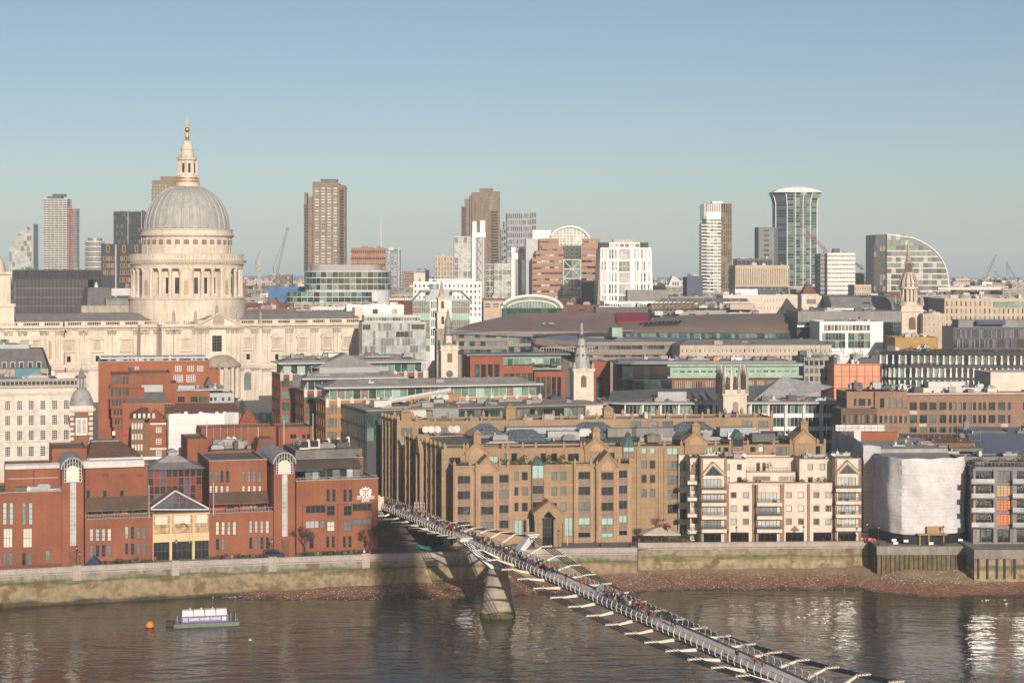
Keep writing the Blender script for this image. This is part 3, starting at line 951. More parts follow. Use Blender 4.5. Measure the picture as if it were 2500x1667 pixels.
p0,p1,pa=(ua(1310,.5),za(795,1310,.5)),(ua(1815,.5),za(795,1815,.5)),(ua(1525,.5),za(640,1525,.5))
ped=MB()
for q0,q1 in((p0,pa),(pa,p1)):
 ped.add([(q0[0],.2,q0[1]),(q1[0],.2,q1[1]),(q1[0],6,q1[1]),(q0[0],6,q0[1]),(q0[0],.2,q0[1]+.35),(q1[0],.2,q1[1]+.35),(q1[0],6,q1[1]+.35),(q0[0],6,q0[1]+.35)],[(0,3,2,1),(4,5,6,7),(0,1,5,4),(2,3,7,6),(1,2,6,5),(3,0,4,7)])
pr=ped.build('pediment_roof',M('pediment_tile',(.20,.10,.075),rough=.6,var=.15),b.root)
mb=MB()
for q0,q1 in((p0,pa),(pa,p1)):
 mb.bar((q0[0],.1,q0[1]+.2),(q1[0],.1,q1[1]+.2),.28)
mb.bar((p0[0],.1,p0[1]),(p1[0],.1,p1[1]),.22)
mb.build('white_edge',whitec,pr)
MB().prism_y([(p0[0]+.5,p0[1]+.05),(p1[0]-.5,p1[1]+.05),(pa[0],pa[1]-.1)],1.0,1.2).build('pediment_glass',gbl,b.root)
mb=MB()
for i in range(1,8):
 x=p0[0]+(p1[0]-p0[0])*i/8
 t=1-abs(x-pa[0])/(pa[0]-p0[0])
 mb.box(x-.06,x+.06,.85,1.0,p0[1],p0[1]+max(.1,(pa[1]-p0[1])*t))
for k in(.33,.6):
 zq=p0[1]+(pa[1]-p0[1])*k
 mb.box(pa[0]-(pa[0]-p0[0])*(1-k),pa[0]+(p1[0]-pa[0])*(1-k),.86,.99,zq-.06,zq+.06)
mb.build('pediment_bars',redsteel,b.root)
u0,u1=ua(1330),ua(1825)
zf=[za(y,1580)for y in(1185,1070,1005,840,800)]
d=(u1-u0)
cols=[(u0+.15,u0+d*.29),(u0+d*.335,u0+d*.69),(u0+d*.735,u1-.15)]
creamy=M('cream_render',(.66,.47,.26),rough=.6,var=.05)
fr=[(x0,x1,.3,zf[1]-.1,dict(gm=gd,fm=metal_d,nx=4,nz=2))for x0,x1 in cols]+[(x0,x1,zf[2]+.1,zf[3]-.1,dict(gm=[gwarm,gwarm],fm=metal_d,nx=4,nz=3))for x0,x1 in cols]
b.block(creamy,u0,u1,.1,6,-.05,zf[3]+.2,front=fr,dep=.5,name='entrance_front',sub=True)
for x0,x1 in cols:
 MB().box(x0+.4,x1-.4,.3,.36,(zf[2]+zf[3])/2,zf[3]-.2).build('white_banner',gw,b.root)
for x in(u0+d*.31,u0+d*.71):
 MB().box(x-.18,x+.18,-.4,-.05,-.05,zf[3]).build('column',creamy,b.root)
cxs=u0+d*.52
MB().tube([(cxs-1.5+0,-.5,zf[1]-.5)]+[(cxs-1.5*math.cos(math.pi*i/10),-.5,zf[2]+.9+1.5*math.sin(math.pi*i/10))for i in range(11)]+[(cxs+1.5,-.5,zf[1]-.5)],.09,5).build('entrance_arch',steel,b.root)
MB().frust(u0-1,u1+3,-3.2,.05,-.3,u0-.5,u1+2,-1.5,.04,.35).build('entrance_steps',M('step_stone',(.24,.20,.16)),b.root)
fr=W(ub,zb,(1130,1180,1277,1325),29,622,728,gm=gd,nz=3)
fr+=W(ub,zb,(950,),172,765,830,gm=[gd],nx=4,nz=1)+W(ub,zb,(1357,),168,748,812,gm=gd,nx=4,nz=1)
fr+=W(ub,zb,(1134,1282),69,765,850,gm=[gs,gd],nx=2,nz=2)
fr+=W(ub,zb,(950,),116,897,962,gm=gpl,nx=3,nz=1)+W(ub,zb,(1070,),50,893,960,gm=spandrel,nx=1,nz=1)+W(ub,zb,(1357,),168,880,936,gm=gs,nx=4,nz=1)
fr+=W(ub,zb,(1136,1283),67,902,986,gm=[gw,gs],nx=2,nz=2)
fr+=W(ub,zb,(980,),40,1035,1135,gm=gd,nz=2)+W(ub,zb,(1128,1176,1273,1320,1453),27,1027,1128,gm=gd,nz=3)
zt=zb(560,1200)
b.block(brick,ub(868),ub(1580),0,17,0,zt,front=fr,left=[(3,4,zt-5,zt-2.2,{}),(5,6,zt-5,zt-2.2,{})],roof=felt,par=.55,cop=conc_g,**dk)
MB().box(ub(868),ub(1580),-.12,0,-.02,.8).build('plinth',brick_d,b.root)
for x in(922,1228,1535):
 MB().box(ub(x)-.12,ub(x)+.12,-.035,.0,.8,zb(752,x)).build('brick_pier',brick_d,b.root)
MB().box(ub(900),ub(1578),-.05,0,zb(757,1200),zb(750,1200)).build('brick_band',brick_d,b.root)
v=4.5
us0,us1=ub(945,v),ub(1425,v)
zs=zb(435,1200,v)
b.block(M('terrace_frame',(.16,.12,.10)),us0,us1,v,14,zt,zs,front=grid(us0,us1,8,.15,[(zt+.3,zs-.3)]),fm=metal_d,gm=[gd,gs,gpl],nx=1,nz=2)
MB().frust(us0-3,us1+.3,v-1.2,13,zs,us0-2.6,us1,v+2.4,12,zs+1.5).build('setback_roof',M('awning_brown',(.14,.095,.07)),b.root)
MB().box(us0-3.2,us0+4,v-1.3,v-.5,zs-.4,zs+.2).build('solar_panel',navy,b.root)
b.block(brick,ub(860,14),ub(1450,14),14.1,30,zt-1,zb(365,1200,14),roof=felt,par=.4,cop=conc_g)
r=MB().box(ub(868)+.1,ub(1580)-.1,.2,.26,zt+1.2,zt+1.28)
for i in range(26):
 x=ub(868)+.2+(ub(1580)-ub(868)-.4)*i/25
 r.box(x-.025,x+.025,.2,.25,zt+.6,zt+1.2)
r.build('railing',metal,b.root)
for i in range(4):
 x=ub(1100+90*i,2)
 MB().box(x-.9,x+.9,1.6,2.4,zt+.75,zt+.82).box(x-.05,x+.05,1.9,2.1,zt+.06,zt+.75).build('terrace_table',metal_w,b.root)
crest=MB()
cxc,czc=ub(1470),zb(645,1470)
sc=(ub(1525)-ub(1418))/2
def blob(pts,d=.07):
 crest.prism_y([(cxc+x*sc,czc+y*sc*.92)for x,y in pts],-d,-.01)
blob([(-.34,.28),(.34,.28),(.36,-.2),(.22,-.5),(0,-.72),(-.22,-.5),(-.36,-.2)])
for sg in(-1,1):
 blob([(sg*x,y)for x,y in((.42,.1),(.62,.62),(.72,.42),(.95,.62),(.9,.3),(1.0,.05),(.86,-.05),(.98,-.35),(.8,-.28),(.85,-.6),(.62,-.5),(.58,-.78),(.42,-.55),(.46,-.2))])
 blob([(sg*x,y)for x,y in((.06,.42),(.2,.72),(.48,.78),(.62,.95),(.5,.58),(.34,.44))])
 blob([(sg*x,y)for x,y in((.1,-.82),(.3,-.7),(.5,-.85),(.3,-.98),(.08,-.92))])
blob([(-.12,.40),(-.2,.68),(-.05,.8),(.02,1.12),(.1,.8),(.2,.66),(.12,.40)])
em=M('sign_white',(.80,.78,.75),rough=.5,var=0,fine=0)
cr=crest.build('crest',em,b.root)
MB().box(cxc-.07*sc,cxc+.07*sc,-.085,-.065,czc-.6*sc,czc+.26*sc).box(cxc-.33*sc,cxc+.33*sc,-.086,-.066,czc-.06*sc,czc+.06*sc).build('red_cross',redp,cr)
def lettering(txt,size,m,parent,loc,rot=(R(90),0,0),name='lettering',ext=.02,w=None,bold=.012):
 cu=bpy.data.curves.new('lettering','FONT')
 cu.body=txt
 cu.size=size
 cu.align_x='CENTER'
 cu.extrude=ext
 cu.offset=bold
 cu.resolution_u=2
 t=bpy.data.objects.new('tmp',cu)
 COL.objects.link(t)
 dg=bpy.context.evaluated_depsgraph_get()
 me=bpy.data.meshes.new_from_object(t.evaluated_get(dg))
 bpy.data.objects.remove(t)
 bpy.data.curves.remove(cu)
 me.materials.clear()
 me.materials.append(m)
 if w:
  xs=[q.co.x for q in me.vertices]
  k=w/(max(xs)-min(xs))
  for q in me.vertices:
   q.co.x*=k
 o=obj(name,me,parent,loc)
 o.rotation_euler=rot
 return o
lettering('CITY OF LONDON',1.15,em,b.root,(cxc,-.04,zb(706,1470)),w=ub(1546)-ub(1396),bold=.03)
lettering('SCHOOL',1.15,em,b.root,(cxc,-.04,zb(728,1470)),w=ub(1505)-ub(1436),bold=.03)
def rear(x0,x1,v,dep,ytop,zbase,m=brick,roof=felt,f=ub,zf=zb,par=.4,front=(),**k):
 z1=zf(ytop,(x0+x1)/2,v)
 b.block(m,f(x0,v),f(x1,v),v,v+dep,zbase,z1,roof=roof,par=par,front=front,**k)
 return f(x0,v),f(x1,v),z1
zr=B_[3]
u0,u1,z1=rear(40,705,42,10,95,zr-3)
for i in range(6):
 MB().tube([(u0+3+i*1.7,41.8,z1-3.5),(u0+3+i*1.7,41.8,z1+.8)],.06,5).build('flue_pipe',metal,b.root)
for i,x in enumerate((278,325)):
 d=MB().lathe([(.05,-.1),(.4,0),(.62,.16)],14)
 o=d.build('satellite_dish',metal_w,b.root,(ub(x,41),41.2,zb(186,x,41)))
 o.rotation_euler=(R(70),0,0)
b.box('roof_unit',metal_w,ub(365,41),ub(402,41),41,41.9,zb(218,380,41),zb(188,380,41))
rear(715,1015,38,12,92,zr-3,front=W(ub,zb,(815,842,920,962),25,142,178,38,gm=gd,nz=1))
rear(-80,100,26,14,195,zr-3)
zz=zr+.6
for i,(xa,xb,va,vb,m_)in enumerate(((130,500,26,38,felt),(860,1440,20,37,felt))):
 b.box('flat_roof',m_,ub(xa,va),ub(xb,va),va,vb,zz-4,zz+.2*i)
for i in range(5):
 x=ub(860+95*i,26)
 o=MB().prism_y([(0,0),(2.6,0),(2.6,2.2),(2.2,2.4)],0,1.2).build('roof_light',metal_w,b.root,(x,21+i*1.2,zz+.3))
 MB().box(.5,2.2,-.04,0,.4,1.9).build('pane',gd,o)
for i in range(5):
 MB().lathe([(1.2,0),(1.2,.35),(1.0,.45)],14).build('roof_light',metal_w,b.root,(ub(940+70*(i%3),31),28+3*i,zz+.3))
MB().frust(ub(510,24),ub(700,24),24,36,zz-1,ub(560,24),ub(680,24),27,33,zz+2.6).build('plant_roof',tile_b,b.root)
b.clutter(ub(130,27),ub(500,27),27,36,zz+.1,16,1.8)
b.clutter(ub(880,22),ub(1400,22),22,36,zz+.3,14,1.2)
b.clutter(A[0],A[1],A[2]+5,A[2]+20,A[3]+.1,8,1.2)
for x,y0,y1,vv in((88,235,20,30),(536,270,80,30),(760,230,20,30),(1013,200,-40,30)):
 MB().tube([(ub(x,vv),vv,zb(y0,x,vv)),(ub(x,vv),vv,zb(y1,x,vv))],.09,6).build('flag_mast',metal_w,b.root)
zl=za(385,600,14)
rear(450,755,14,16,282,zl-4,f=ua,zf=za)
x0,x1=ua(760,16),ua(1225,16)
MB().frust(x0,x1,16,34,za(340,950,16),x0+1.5,x1-4.5,24,27,za(205,950,24)).build('hipped_roof',tile_b,b.root)
MB().box(x0+1.3,x1-4.3,23.8,27.2,za(205,950,24),za(205,950,24)+.35).build('ridge',leadd,b.root)
b.box('wall',brick,x0,x1,16.3,33.5,3,za(340,950,16))
MB().box(ua(760,12),ua(1410,12),12,13.5,za(372,900,12),za(350,900,12)).build('parapet_band',whitec,b.root)
for sx,sy in((1296,580),):
 MB().tube([(ua(sx,-.5),-.5,za(870,sx,-.5)),(ua(sx,-.5),-.5,za(sy,sx,-.5))],.08,6).build('flag_pole',metal_w,b.root)
MB().tube([(ua(1858,-.5),-.5,za(845,1858,-.5)),(ua(1858,-.5),-.5,za(560,1858,-.5))],.08,6).build('flag_pole',metal_w,b.root)
# tan stone offices behind the bridge
b=Bld('office_building','tan stone postmodern offices with stepped gables, chimneys and green glass bays','building',1105,413,8)
S=3.564
def uc(x,v=0):
 return b.u(900+x/S,v)
def zc_(y,x,v=0):
 return b.z(1000+y/S,900+x/S,v=v)
def pin(u,v,z,w=.55,h=1.5,m=tan):
 mb=MB().box(u-w/2,u+w/2,v-w/2,v+w/2,z,z+h*.45)
 mb.frust(u-w*.7,u+w*.7,v-w*.7,v+w*.7,z+h*.45,u-.04,u+.04,v-.04,v+.04,z+h)
 mb.build('pinnacle',m,b.root)
DG=[gd,gd,gs,gk]
tf=dict(fm=metal_d,nx=2,nz=1,bar=.1,sub=True)
def colwin(x0,x1,ys,v=0,blind=(),f=uc,zf=zc_):
 """a column of windows with stone spandrels between them; ys: pairs of rows"""
 r=[]
 for i,(y0,y1)in enumerate(ys):
  r.append((f(x0,v),f(x1,v),zf(y1,x0,v),zf(y0,x0,v),dict(gm=gt if i in blind else DG)))
  if i+1<len(ys):
   r.append((f(x0,v),f(x1,v),zf(ys[i+1][0],x0,v)+.04,zf(y1,x0,v)-.04,dict(gm=spandrel,fm=tan_p,name='spandrel',sub=False)))
 return r
def gable(x0,x1,xa,ysh,yap,v,m=tan,f=uc,zf=zc_,dep=5.0,th=.0):
 """gable wall with sloped copings"""
 u0,u1,ua_=f(x0,v),f(x1,v),f(xa,v)
 zs,zp=zf(ysh,xa,v),zf(yap,xa,v)
 MB().prism_y([(u0,zs),(u1,zs),(ua_,zp)],v,v+dep).build('gable',m,b.root)
 mb=MB()
 for q0,q1 in(((u0-.25,zs-.3),(ua_,zp)),((ua_,zp),(u1+.25,zs-.3))):
  mb.add([(q0[0],v-.3,q0[1]),(q1[0],v-.3,q1[1]),(q1[0],v+dep,q1[1]),(q0[0],v+dep,q0[1]),(q0[0],v-.3,q0[1]+.45),(q1[0],v-.3,q1[1]+.45),(q1[0],v+dep,q1[1]+.45),(q0[0],v+dep,q0[1]+.45)],[(0,3,2,1),(4,5,6,7),(0,1,5,4),(2,3,7,6),(1,2,6,5),(3,0,4,7)])
 mb.build('gable_coping',m,b.root)
 k=.55
 MB().prism_y([(u0+(ua_-u0)*(1-k),zs-.8),(u1+(ua_-u1)*(1-k),zs-.8),(u1+(ua_-u1)*(1-k),zs+.15),(ua_,zs+(zp-zs)*k),(u0+(ua_-u0)*(1-k),zs+.15)],v-.06,v+.02).build('gable_panel',tan_p,b.root)
R4=((575,645),(708,780),(842,915),(975,1045))
R5=((540,605),(668,742),(803,878),(938,1003),(1068,1112))
zA=zc_(503,740)
uR=uc(2290)
fr=[]
for x,w in((1267,37),(1332,52),(1590,50),(1668,52)):
 for y0,y1 in((540,615),(673,748),(808,884)):
  fr.append((uc(x),uc(x+w),zc_(y1,x),zc_(y0,x),dict(gm=DG,nx=1)))
fr+=[(uc(1267),uc(1337),zc_(1080,1267),zc_(958,1267),dict(gm=gt)),(uc(1345),uc(1372),zc_(1100,1345),zc_(958,1345),dict(gm=gd,nx=1)),(uc(1705),uc(1780),zc_(1100,1705),zc_(938,1705),dict(gm=gt))]
b.block(tan,0,uR,0,9,0,zA-.2,front=fr,left=[(1.2+2.6*i,2.9+2.6*i,2+3.9*k,4.6+3.9*k,dict(gm=DG))for i in range(3)for k in range(4)],roof=felt,par=.6,**tf)
for x0,x1,wc0,wc1,rr,bl,top in((735,895,775,884,R4,(),503),(930,1125,976,1085,R4,(),520),(1130,1230,1137,1218,((565,635),(697,768),(828,900),(962,1032)),(),500),(1785,1950,1825,1928,R5,(3,),482),(1980,2165,2025,2130,((545,610),(672,746),(806,880),(940,1004),(1072,1114)),(3,4),500),(2170,2290,2178,2250,((528,594),(658,730),(790,864),(920,985),(1050,1092)),(3,),475)):
 z1=zc_(top,(x0+x1)/2,-1.0)
 b.block(tan,uc(x0,-1),uc(x1,-1),-1.0,0,0,z1,front=colwin(wc0,wc1,rr,-1.0,bl),name='bay',par=0,**tf)
 for x in(x0+12,x1-12):
  pin(uc(x,-1),-.6,z1,.6,1.7)
 for xx in(wc0-14,wc1+14):
  MB().box(uc(xx,-1)-.2,uc(xx,-1)+.2,-1.12,-1.0,0,z1-.8).build('pilaster',tan_p,b.root)
gable(930,1128,1030,520,415,-1.0)
gable(1980,2170,2082,500,378,-1.0)
for y in(656,790,893):
 MB().box(uc(1235),uc(1785),-.12,0,zc_(y+4,1500),zc_(y-4,1500)).build('string_course',tan_p,b.root)
def glass_bay(x0,x1,ytop,yap,rr,v,f=uc,zf=zc_,tealrow=(0,),depth=1.2):
 u0,u1=f(x0,v),f(x1,v)
 n0,n1=zf(rr[-1][1],x0,v),zf(ytop,x0,v)
 o=b.block(tan_p,u0,u1,v,v+depth,n0-.5,n1,front=[(u0+.06,u1-.06,zf(y1,x0,v),zf(y0,x0,v),dict(gm=(gt if i in tealrow else spandrel if i%2 else gd),nx=2))for i,(y0,y1)in enumerate(rr)],name='glass_bay',**tf)
 um,za_=(u0+u1)/2,zf(yap,x0,v)
 mb=MB().add([(u0-.1,v-.1,n1),(u1+.1,v-.1,n1),(um,v-.1,za_),(u0-.1,v+3,n1),(u1+.1,v+3,n1),(um,v+3,za_)],[(0,1,2),(3,5,4),(0,2,5,3),(1,4,5,2)])
 g=mb.build('glass_roof',M('teal_roof_glass',(.07,.16,.14),rough=.15,var=.3),b.root)
 mb=MB()
 for p,q in(((u0,n1),(um,za_)),((um,za_),(u1,n1)),((u0,n1),(u1,n1)),((um,n1),(um,za_))):
  mb.bar((p[0],v-.14,p[1]),(q[0],v-.14,q[1]),.12)
 mb.build('glazing_bars',metal_d,g)
glass_bay(1422,1528,478,405,((482,600),(606,655),(660,735),(742,790),(800,885)),-1.0)
v=-5.5
u0,u1,um=uc(1440,v),uc(1695,v),uc(1567,v)
zb_,zt_=zc_(960,1567,v),zc_(805,1567,v)
zsh=zc_(900,1567,v)
for x in(1462,1496,1626,1660):
 MB().box(uc(x,v)-.45,uc(x,v)+.45,v,v+1,0,zb_).build('porch_pier',tan,b.root)
mb=MB().prism_y([(u0,zb_),(uc(1505,v),zb_),(uc(1505,v),zb_+.4),(um,zc_(880,1567,v)),(uc(1625,v),zb_+.4),(uc(1625,v),zb_),(u1,zb_),(u1,zsh),(um,zt_),(u0,zsh)],v,v+.9)
mb.build('porch_gable',tan,b.root)
mb=MB()
for q0,q1 in(((u0-.3,zsh-.3),(um,zt_+.1)),((um,zt_+.1),(u1+.3,zsh-.3))):
 mb.add([(q0[0],v-.2,q0[1]),(q1[0],v-.2,q1[1]),(q1[0],0,q1[1]),(q0[0],0,q0[1]),(q0[0],v-.2,q0[1]+.35),(q1[0],v-.2,q1[1]+.35),(q1[0],0,q1[1]+.35),(q0[0],0,q0[1]+.35)],[(0,3,2,1),(4,5,6,7),(0,1,5,4),(2,3,7,6),(1,2,6,5),(3,0,4,7)])
mb.build('porch_roof',tan_b,b.root)
b.win('f',v+1.3,(uc(1508,v),uc(1622,v),.1,zb_+.3),fm=metal_d,gm=gk,nx=4,nz=3,name='entrance_glazing')
v2=8.0
zB=zc_(358,760,v2)
uX=b.u(2016,v2)
def ud(x,v=0):
 return b.u(1500+x/S,v)
def zd(y,x,v=0):
 return b.z(980+y/S,1500+x/S,v=v)
fr=[(uc(700,v2),uc(800,v2),zc_(490,700,v2),zc_(415,700,v2),dict(gm=DG)),(uc(895,v2),uc(1000,v2),zc_(470,895,v2),zc_(420,895,v2),dict(gm=gt)),(uc(1050,v2),uc(1128,v2),zc_(470,1050,v2),zc_(405,1050,v2),dict(gm=gt))]
for x,w in((1180,22),(1240,52),(1495,48),(1590,50)):
 fr.append((uc(x,v2),uc(x+w,v2),zc_(452,x,v2),zc_(378,x,v2),dict(gm=DG,nx=1)))
fr+=[(uc(1730,v2),uc(1830,v2),zc_(450,1730,v2),zc_(382,1730,v2),dict(gm=DG)),(uc(1928,v2),uc(2030,v2),zc_(455,1928,v2),zc_(390,1928,v2),dict(gm=DG)),(uc(2090,v2),uc(2148,v2),zc_(430,2090,v2),zc_(372,2090,v2),dict(gm=DG))]
for x in(233,307):
 for i,(y0,y1)in enumerate(((390,455),(512,585),(637,708),(760,832))):
  fr.append((ud(x,v2),ud(x+48,v2),zd(y1,x,v2),zd(y0,x,v2),dict(gm=gt if i==0 else DG,nx=1)))
for x,w in((458,96),(652,98)):
 fr.append((ud(x,v2),ud(x+w,v2),zd(465,x,v2),zd(398,x,v2),dict(gm=gt)))
for i in range(4):
 fr.append((ud(462,v2),ud(548,v2),zd(600+125*i,462,v2),zd(520+125*i,462,v2),dict(gm=DG)))
fr+=[(ud(805,v2),ud(858,v2),zd(465,805,v2),zd(385,805,v2),dict(gm=gt))]
for x,w in((905,20),(948,46),(1182,44),(1253,46),(1408,92),(1605,92),(1742,50)):
 fr.append((ud(x,v2),ud(x+w,v2),zd(440+(30 if x>1400 else 0),x,v2),zd(368,x,v2),dict(gm=[gd,gs,gw]if x==1253 else DG,nx=1 if w<60 else 2)))
lw=[(v2+2.2+4.0*i,v2+3.9+4.0*i,2.0+4.0*k,4.9+4.0*k,dict(gm=DG))for i in range(2)for k in range(5)]
b.block(tan,-1.8,uX,v2,v2+10,0,zB,front=fr,left=lw,roof=felt,par=.5,**tf)
for x in(665,830,860,1170,1215,1340,1455,1700,1850,1880):
 pin(uc(x,v2),v2+.2,zB+.4,.6,1.5)
for x in(215,435,585,880,1010,1160,1385,1535,1560,1770,1830):
 pin(ud(x,v2),v2+.2,zB+.4,.6,1.5)
for x in(1160,1400,1560,1720,2060,2150):
 MB().box(uc(x,v2)-.35,uc(x,v2)+.35,v2-.25,v2,zA,zB).build('pilaster',tan,b.root)
for x in(205,395,440,565,880,1150,1310,1390,1530,1810):
 MB().box(ud(x,v2)-.35,ud(x,v2)+.35,v2-.25,v2,0,zB).build('pilaster',tan,b.root)
for f,zf,x0,x1,xa,ysh,yap,ych in((uc,zc_,845,1045,945,375,285,175),(uc,zc_,1880,2085,1980,330,250,145),(ud,zd,608,805,708,345,275,175),(ud,zd,1560,1745,1652,330,250,150)):
 zs=zf(ysh,xa,v2-.6)
 MB().box(f(x0,v2),f(x1,v2),v2-.6,v2,zA if f is uc else 0,zs).build('gable_bay',tan,b.root)
 gable(x0,x1,xa,ysh,yap,v2-.62,f=f,zf=zf,dep=6)
 uu=f(xa,v2)
 w=(f(xa+32,v2)-f(xa-32,v2))/2
 zc2=zf(ych,xa,v2)
 MB().box(uu-w,uu+w,v2-.3,v2+1.6,zf(yap,xa,v2)-1.0,zc2-1.0).frust(uu-w*1.25,uu+w*1.25,v2-.6,v2+1.9,zc2-1.0,uu-.2,uu+.2,v2+.4,v2+.8,zc2).build('chimney',tan,b.root)
glass_bay(2215,2315,318,200,((325,368),(372,430)),v2-.7,tealrow=(0,))
glass_bay(1028,1125,320,245,((325,395),(400,430)),v2-.7,f=ud,zf=zd,tealrow=())
def slant(px0,Y0,px1,zt,dep,n,nf,gables=()):
 A0=Vector(((px0-CX)/F*Y0,Y0))
 d=Vector((-.3455,.9384))
 k=(px1-CX)/F
 L_=(k*A0.y-A0.x)/(d.x-k*d.y)
 E0=A0+d*L_
 rel=E0-b.O.xy
 w=Bld.__new__(Bld)
 w.rn,w.th=random.Random(n),0
 rz=math.atan2(-d.y,-d.x)-b.th
 w.root=MB().box(0,L_,-.12,.3,-.2,.6).build('side_wing',tan,b.root,(rel.dot(b.du),rel.dot(b.dv),0),rz)
 st=(zt-2.5)/nf
 w.block(tan,0,L_,0,dep,.6,zt,front=grid(0,L_,n,1.3,[(2+st*q,2+st*q+st*.74)for q in range(nf)]),fm=metal_d,gm=DG,nx=2,nz=1,bar=.1,roof=felt,par=.4)
 for i in range(n+1):
  u=L_*i/n
  MB().box(u-.3,u+.3,-.22,0,0,zt+.4).frust(u-.55,u+.55,-.6,.3,zt+.9,u-.05,u+.05,-.2,-.1,zt+1.8).box(u-.4,u+.4,-.3,.3,zt+.4,zt+.9).build('pilaster',tan,w.root)
 for g in gables:
  u=L_*g
  MB().prism_y([(u-1.9,zt-2.5),(u+1.9,zt-2.5),(u,zt+2.2)],-1.1,2).box(u-1.9,u-1.4,-1.0,0,.5,zt-2.5).box(u+1.4,u+1.9,-1.0,0,.5,zt-2.5).build('gable',tan,w.root)
slant(1086,421.5,990,zB+.2,16,9,5,(.42,))
b.box('rear_mass',tan,2,uX-2,18.02,50.4,0,zB+.1)
b.box('flat_roof',felt,2.3,uX-2.3,18.2,50.3,zB+.105,zB+.3)
v3=50.5
zC=zc_(118,300,v3)
u0,u1=uc(245,v3),b.u(1888,v3)
fr=[(uc(x,v3),uc(x+98,v3),zc_(230,x,v3),zc_(160,x,v3),dict(gm=[gs,gd,gk]))for x in(282,432,584,1020,1290,1590,1850,2060,2250)]
fr+=[(uc(282,v3),uc(328,v3),zc_(335,282,v3),zc_(275,282,v3),dict(gm=gt))]
fr+=[(ud(x,v3),ud(x+90,v3),zd(228,x,v3),zd(172,x,v3),dict(gm=[gs,gk]))for x in(140,290,420,700,1110,1250)]
b.block(tan,u0,u1,v3,v3+13,0,zC,front=[r for r in fr if r[1]<u1-.3],roof=gravel,par=.5,**tf)
slant(967,466,934,zC,10,4,5)
for i in range(22):
 pin(u0+.4+(u1-u0-.8)*i/21,v3+.2,zC+.4,.7,1.9)
 pin(u0+.4+(u1-u0-.8)*i/21,v3+12.8,zC+.4,.7,1.9)
for x,y0 in((350,25),(1275,-10),(2145,0)):
 MB().box(uc(x,v3)-1.3,uc(x,v3)+1.3,v3+9,v3+11.6,zC,zc_(y0,x,v3+9)).frust(uc(x,v3)-1.6,uc(x,v3)+1.6,v3+8.7,v3+11.9,zc_(y0,x,v3+9),uc(x,v3)-.2,uc(x,v3)+.2,v3+10.2,v3+10.5,zc_(y0,x,v3+9)+1.2).build('chimney',tan,b.root)
roofg=M('roof_light_glass',(.10,.13,.15),rough=.2,var=.4,scale=.6)
def skylight(x0,x1,va,vb,z,h,ins):
 u0,u1=x0,x1
 g=MB().frust(u0,u1,va,vb,z,u0+ins,u1-ins,(va+vb)/2-.3,(va+vb)/2+.3,z+h).build('roof_light',roofg,b.root)
 mb=MB()
 n=8
 for i in range(n+1):
  t=i/n
  mb.bar((u0+(u1-u0)*t,va-.04,z+.04),(u0+ins+(u1-u0-2*ins)*t,(va+vb)/2-.32,z+h+.05),.09)
 for k in range(1,4):
  t=k/4
  mb.bar((u0+ins*t,va+((va+vb)/2-va)*t-.06,z+h*t+.05),(u1-ins*t,va+((va+vb)/2-va)*t-.06,z+h*t+.05),.08)
 mb.build('glazing_bars',metal,g)
skylight(uc(1120,20),uc(1590,20),20,31,zB+.6,2.9,4)
skylight(uc(870,36),uc(1190,36),36,46,zB+1.0,2.8,3.5)
skylight(uc(1760,36),uc(2200,36),36,47,zB+1.0,2.8,4)
skylight(ud(520,34),ud(930,34),34,46,zB+1.0,2.8,4)
for x0,x1,va,vb,h,mm in((1200,1850,40,45,2.0,metal),(1200,1460,33,35,1.6,metal),(1560,1780,26,29,2.2,metal),(2080,2330,32,34,2.2,leadd)):
 b.box('plant_screen',mm,uc(x0,va),uc(x1,va),va,vb,zB+.6,zB+.6+h)
for x0,x1,va,vb,h,mm in((920,1230,30,34,2.2,metal),(150,515,32,35,2.2,leadd),(1200,1400,14,17,2.0,slate)):
 b.box('plant_screen',mm,ud(x0,va),ud(x1,va),va,vb,zB+.6,zB+.6+h)
for x in(498,545,600,715,765):
 o=MB().lathe([(.05,-.15),(.6,0),(.95,.25)],14).build('satellite_dish',metal_w,b.root,(uc(x,42),42,zB+2.2))
 o.rotation_euler=(R(68),0,R(rnd.uniform(-30,30)))
 MB().tube([(0,.1,-2.0),(0,.1,0)],.07,5).build('dish_post',metal,b.root,(uc(x,42),42.2,zB+2.2))
b.clutter(2,uc(2200,20),19,46,zB+.6,34,1.8)
b.clutter(ud(200,20),ud(1700,20),12,46,zB+.6,34,1.8)
b.clutter(u0+2,u1-4,v3+2,v3+11,zC+.1,16,1.5)
leafm=M('evergreen_leaf',(.045,.075,.025),var=.35,scale=2,fine=.3,fscale=6)
leafb=M('rusty_leaf',(.16,.09,.03),var=.3,scale=2)
def shrub(parent,x,y,z,r,h,m,n=70,name='planting',seed=0):
 rr=random.Random(seed+int(x*13+y*7))
 mb=MB()
 for _ in range(n):
  a,q=rr.uniform(0,6.28),r*math.sqrt(rr.random())
  c=Vector((q*math.cos(a),q*math.sin(a),h*(.12+.85*rr.random()*(1-.4*q/r))))
  d=Vector((rr.gauss(0,1),rr.gauss(0,1),rr.gauss(0,.7))).normalized()
  e=d.cross(Vector((rr.gauss(0,1),rr.gauss(0,1),1))).normalized()
  k=rr.uniform(.5,1.0)*(.17+.09*r)
  mb.add([c-d*k,c+e*k*.7,c+d*k,c-e*k*.7],[(0,1,2,3)])
 return mb.build(name,m,parent,(x,y,z))
for x in(1150,1210,1270,1330,1600,1660,1720,800,850,2170,2230):
 shrub(b.root,uc(x,2),1.2+rnd.random(),zA+.2,rnd.uniform(.8,1.6),rnd.uniform(.7,1.6),rnd.choice([leafm,leafm,leafb]))
